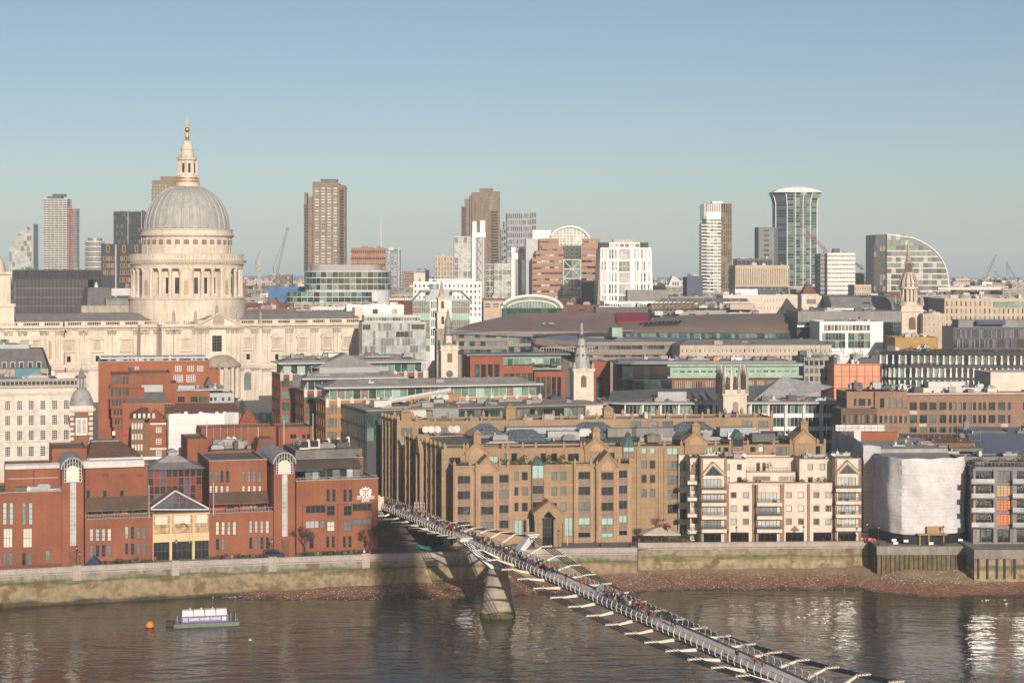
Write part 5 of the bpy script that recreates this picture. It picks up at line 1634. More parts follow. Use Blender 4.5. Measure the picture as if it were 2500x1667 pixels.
rs=[(q(381,v),q(394,v),h(1056+28*j,388,v),h(1042+28*j,388,v),dict(fm=white,gm=gd,nx=2,nz=3,bar=.16))for j in range(4)]
b.block(brick2,q(367,v),q(408,v),v,10,0,z2,front=rs,sub=True)
b.block(brick_b,q(353,v),q(367,v),v+.3,10,0,z2-.2)
for z in(h(1034,388,v),h(1095,388,v)):
 MB().box(q(366,v),q(409,v),v-.25,v,z-.25,z+.25).build('string_course',port_w,b.root)
MB().frust(q(361,v),q(409,v),v-.5,9,z2,q(376,v),q(380,v),3.5,4,h(1002,380,v)).build('pyramid_roof',tile_r,b.root)
MB().frust(-.4,q(366),-.4,18,zt,2.5,q(362),6,12,h(1000,350,4)).build('hipped_roof',tile_b,b.root)
for k in range(5):
 u=.6+k*1.2
 MB().box(u,u+.6,.2,1.6,zt+.1,zt+1.3).build('dormer',metal_w,b.root)
v=6
MB().frust(q(404,v),q(592,v),v,v+14,h(1008,500,v),q(402,v),q(576,v),v+8,v+9,h(985,500,v+7)).build('tiled_roof',tile_b,b.root)
b.box('wall',brick_b,q(404,v),q(590,v),v+.3,v+13.5,0,h(1008,500,v))
for px in(450,486,526,545):
 MB().box(q(px,v),q(px+8,v),v-.1,v+2,h(1012,px,v),h(1005,px,v)).build('dormer',white,b.root)
v=3
MB().frust(q(585,v),q(628,v),v,v+9,h(1030,600,v),q(604,v),q(608,v),v+4,v+5,h(1001,605,v)).build('pyramid_roof',tile_r,b.root)
b.block(brick2,q(586,v),q(627,v),v+.3,v+8.6,0,h(1030,600,v),front=[(q(598,v),q(608,v),h(1052,600,v),h(1037,600,v),dict(fm=white,gm=gd,nx=2,nz=3))],sub=True)
mb=MB()
for k in range(9):
 x=q(358)+k*.9
 mb.tube([(x,12,zt),(x,12,h(985,370,12))],.06,4)
for py in(1000,993,987):
 mb.tube([(q(358),12,h(py,370,12)),(q(358)+7.4,12,h(py,370,12))],.06,4)
 mb.box(q(358),q(358)+7.4,12,13,h(py,370,12),h(py,370,12)+.12)
mb.build('scaffold',M('scaffold_board',(.40,.25,.13)),b.root)
b=Bld('sheeted_scaffold','white sheeted scaffold around the old brick college','scaffold',411,444,12,9)
b2=b
zt=b.z(1009,500)
wrap([(0,3),(0.01,0),(b.u(547),0),(b.u(566,2),2),(b.u(583,3),3)],6,zt,M('pale_sheeting',(.68,.66,.64),rough=.5,var=.08),11,8)
mb=MB()
for i in range(12):
 x=.3+i*(b.u(547)-.6)/11
 mb.tube([(x,.5,0),(x,.5,zt+.6)],.05,4)
mb.build('scaffold_pole',metal,b.root)
MB().box(.3,b.u(560),1.2,5,0,zt-1).build('core',brick_b,b.root)
# offices along the hill street
BG=[gg,gd,gl,gs,gg]
def eaved(name,label,pxL,pxR,pyE,Y,th,dep,m,pyB,cols,floors,px_left,glazed=(gl,gg,gt),lm=None,colon=True):
 """brick office with a glazed top storey under a thin projecting roof"""
 b=Bld(name,label,'building',pxL,Y,th,ground_z(Y)-4)
 W_=b.u(pxR)
 ze_=b.z(pyE,pxL)
 zt=ze_-4.2
 st=3.9
 zbm=max(1,b.z(pyB,pxL))
 nf=max(1,int((zt-zbm)/st))
 fr=grid(0,W_,cols,1.1,[(zt-st*(k+1)+.7,zt-st*k-.5)for k in range(nf)])
 lf=grid(0,dep,max(2,int(dep/3.2)),1.4,[(zt-st*(k+1)+.7,zt-st*k-.5)for k in range(nf)])
 b.block(m,0,W_,0,dep,0,zt,front=fr,left=lf,fm=metal_d,gm=BG,nx=2,nz=2,roof=gravel,par=.8,cop=port)
 for i in range(cols+1):
  u=min(W_-.5,max(.5,W_*i/cols))
  MB().box(u-.5,u+.5,-.25,.5,zt-1.2,zt+1.0).frust(u-.5,u+.5,-.25,.5,zt+1.0,u-.1,u+.1,.05,.15,zt+1.6).build('stone_cap',port,b.root)
 v=2.2
 n=int(W_/2.4)
 b.block(metal_w,1.5,W_-1,v,dep-1,zt,ze_,front=grid(1.5,W_-1,n,.16,[(zt+.9,ze_-.5)]),left=grid(v,dep-1,6,.2,[(zt+.9,ze_-.5)]),gm=list(glazed),fm=None,name='glazed_storey')
 MB().box(-.6,W_+.6,-.4,dep+.5,ze_+.01,ze_+.35).build('roof_edge',metal_w,b.root)
 for k in range(4):
  MB().box(-.3+.9*k,W_+.3-.9*k,-.1+.9*k,.35+.9*k,ze_+.5+.12*k,ze_+.62+.12*k).build('louvre',metal_d if k%2 else metal,b.root)
 MB().frust(.8,W_-.8,4.5,dep-1,ze_+.36,5,W_-5,dep*.45,dep*.55,ze_+2.2).build('roof',leadd,b.root)
 return b,zt,ze_,W_
b,zt,ze_,W_=eaved('brick_office','red brick office with overhanging metal roof nearest the cathedral steps',684,1040,889,572,17,17,brick,1060,14,5,663)
b.box('plant_screen',metal_w,b.u(800,8),b.u(850,8),7,14,ze_+.4,ze_+3)
MB().prism_y([(b.u(765,-1),ze_-1.5),(b.u(925,-1),ze_-1.5),(b.u(845,-1),ze_+3.2)],-1,9).build('low_gable',leadd,b.root)
b.clutter(2,W_-2,3,14,ze_+1.6,18,1.4)
b,zt,ze_,W_=eaved('brick_office','red brick office with long louvred metal roof and grey plant screen',742,992,927,543,17,15,brick,1060,9,5,720)
b.box('plant_screen',metal,b.u(780,6),b.u(948,6),6,7,ze_+.3,b.z(896,860,v=6))
b.clutter(2,W_-2,3,13,ze_+.8,8,1.4)
b,zt,ze_,W_=eaved('brick_office','long yellow brick office with pale green glazed top storey',795,1322,949,512,17,15,brick_y,1095,17,5,768,(gl,gl,gg,gt,spandrel))
for i in range(5):
 MB().box(b.u(815+12*i),b.u(817+12*i),-.2,0,0,zt).build('pilaster',brick_y,b.root)
b.clutter(2,W_-2,4,13,ze_+.8,26,1.0)
for px,pxx in((1010,1048),(1085,1122)):
 b.box('parapet_block',brick_y,b.u(px,-1),b.u(pxx,-1),-1.2,.2,zt-2,zt+2.0)
b=Bld('glass_office','dark green glass office with flat brown roof beside the tan stone offices','building',895,487,20,9)
zt=b.z(1008,895)
W_=b.u(1475)
nf=6
rws=[(zt-4.1*(k+1)+.35,zt-4.1*k-.1)for k in range(nf)]
b.block(metal_d,0,W_,0,29,0,zt,front=grid(0,W_,34,.14,rws[:2]),left=grid(0,29,17,.14,rws),fm=None,gm=[gg,gg,gd,gl,gs],roof=gravel,par=.3,dep=.12)
for px0,px1,m_ in((990,1040,metal_w),(1056,1120,metal),(1430,1472,cream)):
 b.box('plant_screen',m_,b.u(px0,-.3),b.u(px1,-.3),-.3,6,zt-3.2,zt+.5)
b.box('roof_slab',gravel,-.3,W_+1,-.5,29.5,zt+.5,zt+.8)
b.box('solar_panel',M('solar_glass',(.08,.11,.17),rough=.2),b.u(1190,20),b.u(1312,20),19,24,zt+1.1,zt+1.3)
mb=MB().box(-2.5,2.5,-2,2,.6,2.4).tube([(2,0,2),(22,4,4.6)],.7,6)
mb.build('window_cleaning_cradle',metal_w,b.root,(b.u(930,9),9,zt+.4))
for i in range(3):
 o=MB().lathe([(.05,-.15),(.6,0),(.95,.25)],12).build('satellite_dish',metal_w,b.root,(b.u(1060+14*i,25),25,zt+2))
 o.rotation_euler=(R(70),0,0)
b.clutter(5,W_-3,3,27,zt+.8,34,1.3)
# terracotta framed office
b=Bld('terracotta_office','terracotta framed office with tall dark glazed bays behind the lead-spired church','building',1148,600,12,17)
zt1,zt2=b.z(874,1160),b.z(905,1300)
W1,W2,W3=b.u(1228),b.u(1378),b.u(1490)
tf2=dict(fm=metal_d,gm=[gg,gd],nx=1,nz=4,bar=.12,dep=.7)
b.block(terracotta,0,W1,0,14,0,zt1,front=grid(1.2,W1-1,4,.55,[(zt1-22,zt1-2.2)]),left=grid(0,14,8,.9,[(zt1-22,zt1-6)]),roof=lead,par=.5,**tf2)
b.block(terracotta,W1,b.u(1304),2,16,0,zt2+1.4,front=grid(W1+.5,b.u(1304),5,.55,[(zt2-20,zt2-1)]),roof=felt,par=.3,**tf2)
b.block(terracotta,b.u(1304),W2,-.5,14,0,zt2-.6,front=grid(b.u(1306),W2-1,5,.5,[(zt2-20,zt2-2.2)]),roof=felt,par=.3,**tf2)
b.block(terracotta,b.u(1446),W3,0,16,0,b.z(885,1470),front=[(b.u(1455),b.u(1472),2,b.z(920,1470),{})],roof=lead,par=.4,**tf2)
b.block(M('green_storey',(.30,.36,.32)),W1-8,b.u(1380),6,15,zt2,zt2+4.6,front=grid(W1-8,b.u(1380),14,.3,[(zt2+1.4,zt2+4)]),gm=[gl,gg,gt],roof=leadd,par=.2)
b.box('roof_slab',leadd,-.5,b.u(1400),4,20,zt1+.6,zt1+1.1)
b.box('rear_storeys',metal_d,.5,b.u(1398),15.2,19.5,0,zt1+.6)
b.clutter(W1,W2-1,3,5.5,zt2+1.5,6,1)
for i in range(14):
 shrub(b.root,W1+1+i*1.35,3.2,zt2+1.4,.8,.8,leafm,24)
mb=MB()
for i in range(20):
 mb.box(b.u(1320,18)+i*1.0,b.u(1320,18)+i*1.0+.12,18,18.1,zt1+1.1,zt1+2.6)
mb.box(b.u(1320,18),b.u(1320,18)+20,18,18.1,zt1+2.6,zt1+2.75)
mb.build('roof_railing',metal_w,b.root)
# green copper and brick office with a drum roof
b=Bld('copper_topped_office','brick office with green copper cornice, dark curved glass end and grey roof','building',1640,585,4,16)
ze_=b.z(893,1800)
zc1=b.z(921,1800)
W_=b.u(1945)
fr=grid(.5,W_,12,1.2,[(zc1-9.5,zc1-1.2)])
b.block(brick2,0,W_,0,26,0,zc1,front=[r+(dict(gm=[gd,gs,gl]),)for r in fr],fm=metal_w,nx=3,nz=2,bar=.1)
b.block(verd,-.6,W_+.6,-.6,26,zc1+.01,ze_,front=grid(0,W_,18,.8,[(zc1+1.6,ze_-1.5)]),fm=metal_w,gm=[gd,gs],nx=3,nz=1,name='copper_storey')
MB().box(-1.6,W_+1.6,-1.6,26,zc1-.1,zc1+.5).box(-1.8,W_+1.8,-1.8,26,ze_+.003,ze_+.6).build('copper_cornice',verd,b.root)
P=[(b.u(1502,12),16),(b.u(1506,5),5),(b.u(1545,0),.2),(b.u(1600,-.4),-.8),(0,-.5)]
for a,c in zip(P,P[1:]):
 n=max(1,int((Vector(c)-Vector(a)).length/1.8))
 for i in range(n):
  p0,p1=Vector(a).lerp(Vector(c),i/n),Vector(a).lerp(Vector(c),(i+1)/n)
  for k in range(4):
   z0_,z1_=ze_-4.6*(k+1)+.2,ze_-4.6*k-.1
   mb=MB().add([(p0.x,p0.y,z0_),(p1.x,p1.y,z0_),(p1.x,p1.y,z1_),(p0.x,p0.y,z1_),(p0.x,p0.y+.1,z0_),(p1.x,p1.y+.1,z0_),(p1.x,p1.y+.1,z1_),(p0.x,p0.y+.1,z1_)],[(0,1,2,3),(4,7,6,5)])
   mb.build('pane',rnd.choice([gk,gk,gd,gg,gs]if k<3 else[gl,gg]),b.root)
mb=MB()
inn=[(x,y+.35)for x,y in P]+[(1,26),(P[0][0]+1,26)]
MB().prism_z(inn,0,ze_-.05).build('core',metal_d,b.root)
out=[(x-.7,y-.8)for x,y in P[:3]]+[(P[3][0],P[3][1]-1),(0,-2),(W_+2,-2),(W_+2,26),(P[0][0]-.5,26)]
MB().prism_z(out,ze_+.61,ze_+1.0).build('roof_edge',leadd,b.root)
inr=[(x+.8,y+1.2)for x,y in P[:3]]+[(P[3][0],P[3][1]+1),(0,1),(W_,1),(W_-1,24),(P[0][0]+2,24)]
MB().prism_z(inr,ze_+1.0,ze_+1.5).build('roof',M('violet_roof',(.26,.245,.27),rough=.5,var=.15),b.root)
b.clutter(b.u(1560,6),W_-2,5,22,ze_+1.5,30,1.1)
b.box('roof_unit',orange,b.u(1742,6),b.u(1754,6),6,7.5,ze_+1.5,ze_+2.7)
# steel and glass office with thin flat eaves
b=Bld('steel_office','glass office with slim steel columns and thin projecting roof around the gothic tower','building',1478,520,3,12)
ze_=b.z(985,1900)
W_=b.u(2050)
P=[(b.u(1474,9),9),(b.u(1490,3),3),(b.u(1525,.6),.6),(b.u(1580,0),0),(W_,0)]
rws=[(ze_-3.9*(k+1)+.9,ze_-3.9*k-.35)for k in range(6)]
u0=b.u(1525)
n=12
for k in range(n):
 ua_,ub_=u0+(W_-u0)*k/n,u0+(W_-u0)*(k+1)/n
 MB().box(ua_-.12,ua_+.12,-1.3,-.95,0,ze_-.1).build('column',white,b.root)
b.block(white,u0,W_,.6,22,0,ze_,front=[(u0+(W_-u0)*k/n+.3+j*1.15,min(u0+(W_-u0)*k/n+.3+j*1.15+1.08,u0+(W_-u0)*(k+1)/n-.25),a,c,{})for k in range(n)for j in range(int(((W_-u0)/n-.5)/1.15))for a,c in rws[:4]],right=grid(1,22,10,.2,rws[:4]),fm=None,gm=[gg,gg,gd,gl],dep=.15)
for a,c in zip(P[:3],P[1:3]):
 pass
cur=[(b.u(1474,9),14),(b.u(1482,5),5),(b.u(1500,2.4),2.4),(u0,.7)]
for a,c in zip(cur,cur[1:]):
 for k in range(3):
  z0_,z1_=rws[k]
  MB().add([(a[0],a[1],z0_),(c[0],c[1],z0_),(c[0],c[1],z1_),(a[0],a[1],z1_)],[(0,1,2,3)]).build('pane',rnd.choice([gg,gd,gl]),b.root)
MB().prism_z([(x+.1,y+.3)for x,y in cur]+[(u0+.3,22),(cur[0][0]+.5,22)],0,ze_-.1).build('core',white,b.root)
edge=[(cur[0][0]-1,14),(cur[1][0]-1.2,4),(cur[2][0]-.8,.8),(u0,-1.2),(W_+1.6,-1.6),(W_+1.6,24),(cur[0][0]-1,24)]
MB().prism_z(edge,ze_+.01,ze_+.3).build('roof_edge',metal_w,b.root)
MB().prism_z([(x*.99+.6,y+1.2)for x,y in edge[:5]]+[(W_-1,22),(cur[0][0]+1,22)],ze_+.3,ze_+.6).build('roof',leadd,b.root)
MB().add([(cur[1][0],5,ze_+.4),(b.u(1880,5),8,ze_+.6),(b.u(1880,18),18,b.z(940,1880,v=18)),(cur[0][0]+3,15,ze_+3)],[(0,1,2,3)]).build('sloping_roof',slate,b.root)
pa=(b.u(1910,16),16,b.z(919,1910,v=16))
MB().add([(b.u(1838,5),5,ze_+.5),(b.u(1962,10),10,ze_+1.6),pa,(b.u(2036,22),22,ze_+3.6),(b.u(1830,22),22,ze_+1)],[(0,1,2),(1,3,2),(3,4,2),(4,0,2)]).build('hipped_roof',lead,b.root)
b.clutter(b.u(1850,3),W_-2,1.5,5,ze_+.6,16,1.6)
b.box('plant_screen',metal,b.u(1605,4),b.u(1675,4),3,6,ze_+.6,ze_+3.4)
b.clutter(b.u(1540,3),b.u(1720,3),2,5,ze_+.6,8,1.2)
b=Bld('granite_office','brown granite office with paired windows behind the sheeted building','building',2212,505,5,11)
zt=b.z(967,2300)
W_=b.u(2560)
S=3.564
q_=lambda x,v=0:b.u(1860+x/S,v)
k_=lambda y,x,v=0:b.z(680+y/S,1860+x/S,v=v)
rs=[]
for x,w in((1285,65),(1372,66),(1457,62),(1545,60),(1628,26),(1665,28),(1712,28),(1750,28),(1798,28),(1837,28),(1884,28),(1922,28),(1972,60),(2055,62),(2140,24),(2270,60)):
 for y0,y1 in((1075,1145),(1185,1258),(1290,1340)):
  rs.append((q_(x),q_(x+w),k_(y1,x),k_(y0,x),dict(gm=[gd,gd,gg,gs],nx=2 if w>40 else 1)))
b.block(tan_b,0,W_,0,22,0,zt,front=rs,roof=gravel,par=.5,fm=metal_d,bar=.12,sub=True)
for x in(1317,1400,2110):
 MB().box(q_(x-32),q_(x+32),-.12,0,k_(1182,x)if x<1390 else k_(1290,x),k_(1150,x)if x<1390 else k_(1262,x)).build('pale_panel',beige,b.root)
MB().box(-.6,W_,-.7,1.5,zt+.5,zt+.95).build('cornice',beige,b.root)
v=-4
b.block(tan_b,q_(985,v),q_(1265,v),v,8,0,k_(995,1100,v),front=grid(q_(1020,v),q_(1230,v),4,.5,[(k_(1125,1100,v),k_(1040,1100,v))]),fm=metal_d,gm=[gd,gs],roof=gravel,par=.4)
v=-3
b.block(tan_b,q_(738,v),q_(985,v),v,8,0,k_(995,850,v),front=[(q_(x,v),q_(x+w,v),k_(1105,x,v),k_(1045,x,v),{})for x,w in((800,22),(842,60),(922,26))],left=grid(v,8,4,.8,[(k_(1100,740,v),k_(1045,740,v))]),fm=metal_d,gm=gd,roof=gravel,par=.4)
v=-8
zt2=k_(1140,850,v)
b.block(tan_bd,q_(690,v),q_(1005,v),v,2,0,zt2,front=[(q_(x,v),q_(x+22,v),k_(1260,x,v),k_(1185,x,v),{})for x in range(705,990,34)],fm=tan_b,gm=[gd,gs],nx=1,roof=gravel,par=.3)
b.block(tan_b,q_(1005,v),q_(1290,v),v+.5,2,0,zt2-.1,front=[(q_(x,v),q_(x+24,v),k_(1260,x,v),k_(1195,x,v),{})for x in range(1028,1270,43)],fm=metal_d,gm=[gd,gg],nx=1,roof=gravel,par=.3)
b.clutter(q_(760,4),q_(1250,4),2,7,k_(995,1000,v)+.4,14,2.2)
b.clutter(2,W_-10,3,20,zt+.1,38,2.4)
b.box('solar_panel',M('solar_glass',(.08,.11,.17)),q_(1050,10),q_(1330,10),10,15,zt+2.2,zt+2.5)
b.box('plant_screen',metal_w,q_(1450,12),q_(1770,12),12,16,zt+.5,zt+3.4)
b.box('plant_screen',metal_w,q_(1260,8),q_(2050,8),8,8.6,zt+.5,zt+1.9)
b.box('plant_room',cream,q_(1990,20),q_(2500,20),20,34,zt-4,k_(815,2100,20))
b=simple('blue_roofed_block','low dark block with blue-grey sheet roof beside the roof garden',2365,2560,1062,470,-6,24,navy,1100,0,0,roof=M('blue_roof',(.16,.18,.24),rough=.4,var=.1),par=.2,z0=9,clut=8)
# salmon sheeted block, cream low block, white ribbed block
b=simple('grey_striped_office','grey striped stone office beside the salmon sheeted block',1963,2036,875,610,8,14,conc_g,935,6,3,fm=metal_d,gm=[gd,gs],clut=8)
b=simple('salmon_sheeted_block','block wrapped in salmon orange sheeting',2036,2149,890,600,2,14,salmon,930,0,0,roof=metal,par=.2,z0=18)
mb=MB()
for i in range(7):
 u=b.Wd*i/6
 mb.box(u-.08,u+.08,-.1,0,0,b.zt+.1)
for z in(b.zt-.1,b.zt-4,b.zt-8):
 mb.box(0,b.Wd,-.09,0,z-.08,z+.08)
mb.build('frame_line',M('red_frame',(.35,.06,.05)),b.root)
mb=MB()
for i in range(90):
 u,v,z=rnd.uniform(-12,b.Wd),rnd.uniform(1,13),b.zt+.2
 d=rnd.choice([(rnd.uniform(1,4),.12,.12),(.12,rnd.uniform(1,3),.12),(.12,.12,rnd.uniform(1,5))])
 z+=rnd.uniform(0,4.5)
 mb.box(u,u+d[0],v,v+d[1],z,z+d[2])
mb.build('site_steelwork',metal_d,b.root)
b.clutter(0,b.Wd,2,12,b.zt,22,3.5,[metal,metal_w,metal_d,conc_g])
b=simple('cream_parade','long low cream stone building with grey roof and small square windows',1660,2030,845,690,3,22,beige,900,34,3,hf=.5,sill=.2,gap=.9,fm=white,gm=[gd,gs,gl],roof=lead,par=.4,clut=22)
MB().box(-.5,b.Wd+.5,-.7,0,b.zt-3.9,b.zt-3.4).build('cornice',beige,b.root)
MB().frust(0,b.Wd,0,20,b.zt+.4,4,b.Wd-4,7,14,b.zt+2.4).build('roof_slope',leadd,b.root)
b=Bld('ribbed_office','office with rows of white tapered ribs and a planted roof','building',2168,640,-3,18)
ribm=M('white_rib',(.72,.70,.67),var=.04)
def ribs(pts,z0,z1,step,gm_):
 """tapered white ribs in front of dark glazing along a plan polyline"""
 P=[Vector(p)for p in pts]
 segs=[]
 for a,c in zip(P,P[1:]):
  n=max(1,round((c-a).length/step))
  segs+=[(a.lerp(c,i/n),a.lerp(c,(i+1)/n))for i in range(n)]
 me=MB().frust(-.42,.42,-.35,.3,0,-.2,.2,-.3,.3,(z1-z0)*.8,0).frust(-.2,.2,-.3,.3,(z1-z0)*.8,-.45,.45,-.35,.3,z1-z0).mesh('rib',ribm)
 for p0,p1 in segs:
  obj('rib',me,b.root,(p0.x,p0.y,z0),math.atan2(p1.y-p0.y,p1.x-p0.x))
  MB().add([(p0.x,p0.y+.35,z0),(p1.x,p1.y+.35,z0),(p1.x,p1.y+.35,z1),(p0.x,p0.y+.35,z1)],[(0,1,2,3)]).build('pane',rnd.choice(gm_),b.root)
Wd=b.u(2560)
P_=[(b.u(2150,14),14),(b.u(2155,5),5),(b.u(2172,.8),.8),(b.u(2195),0),(Wd,0)]
zz=[b.z(py,2300)for py in(925,921,898,893,868,860)]
for z0_,z1_ in((zz[1]-6,zz[1]-1),(zz[1],zz[2])):
 ribs(P_,z0_,z1_,2.1,[gd,gd,gs,gl,gk])
for z in(zz[1]-1,zz[2]):
 MB().prism_z([(x-.3,y-.6)for x,y in P_]+[(Wd,20),(P_[0][0],20)],z,z+.95).build('slab',blackc,b.root)
MB().prism_z([(x+.4,y+.8)for x,y in P_]+[(Wd,22),(P_[0][0]+1,22)],0,zz[2]-.02).build('core',blackc,b.root)
P2=[(b.u(2150,10),10),(b.u(2335,5),5),(Wd,2)]
ribs(P2,zz[3]+.3,zz[4]-.2,2.3,[gd,gg,gs,gd])
MB().prism_z([(x+.2,y+.6)for x,y in P2]+[(Wd,24),(P2[0][0],24)],zz[3],zz[4]).build('core',blackc,b.root)
MB().prism_z([(P2[0][0]-.6,P2[0][1]-.8),(P2[1][0],P2[1][1]-1),(P2[2][0],P2[2][1]-1),(Wd,24),(P2[0][0],24)],zz[4]+.01,zz[5]).build('roof_edge',blackc,b.root)
b.clutter(b.u(2160,14),b.u(2300,14),12,22,zz[5],14,2)
for i in range(26):
 x=b.u(2215,8)+i*1.7
 shrub(b.root,x,12+rnd.uniform(-3,3),zz[5],1.8,rnd.uniform(.7,1.4),rnd.choice([M('straw_leaf',(.22,.16,.07)),leafb,leafm]),40)
for i in range(7):
 shrub(b.root,b.u(2222,3)+i*1.5,3,zz[3],1.3,1.4,rnd.choice([leafm,M('straw_leaf',(.22,.16,.07))]),40)
b=simple('dark_clad_office','dark clad office with ribbed grey rooftop storey',1946,2016,787,750,2,40,blackc,850,5,3,hf=.7,sill=.15,gap=.4,gm=[gk,gbl],roof=lead,par=.3)
b.box('roof_storey',leadd,1,b.u(2200,3),3,30,b.zt,b.z(760,1990))
b.box('rib_band',white,0,b.Wd,-.15,0,b.zt-2.0,b.zt-1.2)
b.clutter(2,b.u(2150,5),5,20,b.z(760,1990),14,1.8)
b=simple('white_framed_office','white framed office with green glazed bays',2001,2156,787,725,1,22,white,848,0,0,roof=gravel,par=.4,clut=8)
z0_,z1_,z2_,z3_=b.z(850,2050),b.z(812,2050),b.z(807,2050),b.z(793,2050)
for u0_,u1_ in((b.u(2007),b.u(2064)),(b.u(2071),b.u(2125))):
 for k in range(2):
  za_,zc2=z0_+(z1_-z0_)*k/2,z0_+(z1_-z0_)*(k+1)/2
  for i in range(7):
   b.win('f',-.35,(u0_+(u1_-u0_)*i/7,u0_+(u1_-u0_)*(i+1)/7-.1,za_+.1,zc2-.1),gm=[gg,gl,gd,gd,gg],dep=.25)
for i in range(13):
 b.win('f',-.35,(b.u(2012)+i*(b.u(2125)-b.u(2012))/13,b.u(2012)+(i+1)*(b.u(2125)-b.u(2012))/13-.3,z2_,z3_),gm=[gd,gs,gk],dep=.25)
b=simple('ochre_block','low block with ochre hoarding and rooftop plant',2185,2290,826,700,2,16,M('ochre',(.42,.25,.08)),850,0,0,clut=10)
b=simple('beige_office','beige stone office with two rows of square windows beside the ornate steeple',2306,2560,731,800,1,30,beige,822,22,5,hf=.68,sill=.16,gap=1.3,fm=beige,gm=[gd,gs,gl,gk],roof=gravel,par=.5,clut=20)
b.box('glass_storey',gl,b.u(2428,-1),b.u(2520,-1),-.4,3,b.zt-3.6,b.zt-1)
b=simple('stone_range','pale stone range with small windows left of the beige office',2253,2306,768,795,1,24,beige,830,5,4,hf=.5,sill=.2,gap=1.5,fm=white,gm=[gg,gd],clut=8)
b=simple('navy_office','dark blue glass office with vertical fins and a sedum roof',2328,2560,800,700,-2,22,navy,850,56,2,hf=.84,sill=.05,gap=.14,gm=[gk,gbl,gd,gs],roof=M('sedum',(.16,.13,.05),var=.3),par=.2)
b.box('solar_panel',M('solar_blue',(.03,.05,.13),rough=.25),b.u(2385,3),b.u(2455,3),3,8,b.zt+1.2,b.zt+2.8)
b.box('roof_storey',leadd,b.u(2340,6),b.u(2540,6),6,18,b.zt,b.zt+3)
# the domed cathedral
b=Bld('domed_cathedral','pale stone baroque cathedral with a great grey dome and gilded cross','cathedral',457,735,24,20)
H=lambda py,v=0.0,px=457:b.z(py,px,v=v)
z60=lambda y:H(260+y/3.564)
z80=lambda y:H(680+y/3.564)
MB().lathe([(23.9,z80(420)),(23.9,z80(300)),(23.7,z80(180)),(24.2,z80(175)),(24.2,z80(160)),(22.9,z80(158))],64).build('drum_base',port,b.root)
MB().lathe([(19.6,z80(160)),(19.6,z60(1400))],64).build('drum_wall',port,b.root)
rc,zc0,zc1=22.4,z80(158),z60(1412)
colm=MB().lathe([(.98,0),(.98,.35),(.76,.6),(.68,zc1-zc0-1.5),(.74,zc1-zc0-1.4),(1.0,zc1-zc0-.15),(1.0,zc1-zc0)],12).mesh('column',port)
nic=MB().box(-1.9,1.9,-2.6,0,0,zc1-zc0).mesh('niche_bay',port)
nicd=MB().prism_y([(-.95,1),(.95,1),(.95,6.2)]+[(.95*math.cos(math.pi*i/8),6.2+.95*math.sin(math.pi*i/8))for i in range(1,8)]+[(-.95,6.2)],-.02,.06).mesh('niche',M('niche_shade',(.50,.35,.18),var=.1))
winm=MB().box(-.8,.8,-.05,.05,1.0,7.5).mesh('window',gd)
a_off=R(-90-24+4)
for i in range(32):
 a=a_off+2*math.pi*i/32
 obj('column',colm,b.root,(rc*math.cos(a),rc*math.sin(a),zc0))
 am=a+math.pi/32
 if i%4==0:
  o=obj('niche_bay',nic,b.root,(22.9*math.cos(am),22.9*math.sin(am),zc0),am+math.pi/2+math.pi)
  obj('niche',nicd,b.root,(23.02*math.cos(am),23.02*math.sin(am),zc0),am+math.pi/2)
 else:
  obj('window',winm,b.root,(19.68*math.cos(am),19.68*math.sin(am),zc0+.5),am+math.pi/2)
MB().lathe([(19,z60(1415)),(23.2,z60(1412)),(23.2,z60(1385)),(23.6,z60(1370)),(24.6,z60(1352)),(24.7,z60(1342)),(23.4,z60(1338)),(19,z60(1337))],64).build('drum_cornice',port,b.root)
dm=MB()
for i in range(128):
 a=2*math.pi*i/128
 dm.box(24.05*math.cos(a)-.18,24.05*math.cos(a)+.18,24.05*math.sin(a)-.18,24.05*math.sin(a)+.18,z60(1372),z60(1353))
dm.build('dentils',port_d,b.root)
MB().lathe([(23.5,z60(1338)),(23.5,z60(1288)),(22.9,z60(1286)),(22.9,z60(1336))],64).build('gallery_parapet',port,b.root)
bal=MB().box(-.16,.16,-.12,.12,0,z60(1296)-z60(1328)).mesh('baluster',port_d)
for i in range(96):
 a=2*math.pi*i/96
 if(i//6)%2:
  obj('baluster',bal,b.root,(23.5*math.cos(a),23.5*math.sin(a),z60(1328)),a+math.pi/2)
MB().lathe([(18.5,z60(1340)),(18.4,z60(1145)),(19.0,z60(1138)),(19.5,z60(1128)),(19.5,z60(1118)),(18.8,z60(1112)),(18.8,z60(1085)),(19.1,z60(1080)),(19.1,z60(1072)),(17.4,z60(1070))],64).build('attic',port,b.root)
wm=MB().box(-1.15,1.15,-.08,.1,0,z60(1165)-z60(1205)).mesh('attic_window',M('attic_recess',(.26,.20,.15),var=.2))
pm=MB().box(-.75,.75,-.22,.1,0,z60(1148)-z60(1285)).mesh('pilaster',port)
for i in range(32):
 a=a_off+2*math.pi*i/32
 am=a+math.pi/32
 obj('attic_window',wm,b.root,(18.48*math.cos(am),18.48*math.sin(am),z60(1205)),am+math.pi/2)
 obj('pilaster',pm,b.root,(18.4*math.cos(a),18.4*math.sin(a),z60(1285)),a+math.pi/2)
zd0,zd1=z60(1068),z60(700)
prof=[]
for i in range(19):
 t=i/18
 an=t*R(72)
 prof.append((17.5*math.cos(an)**.93 if i else 17.5,zd0+(zd1-zd0)*math.sin(an)/math.sin(R(72))))
dome=MB().lathe(prof,96).build('dome',M('dome_lead',(.40,.385,.375),rough=.6,var=.10,scale=.2,streak=.26),b.root)
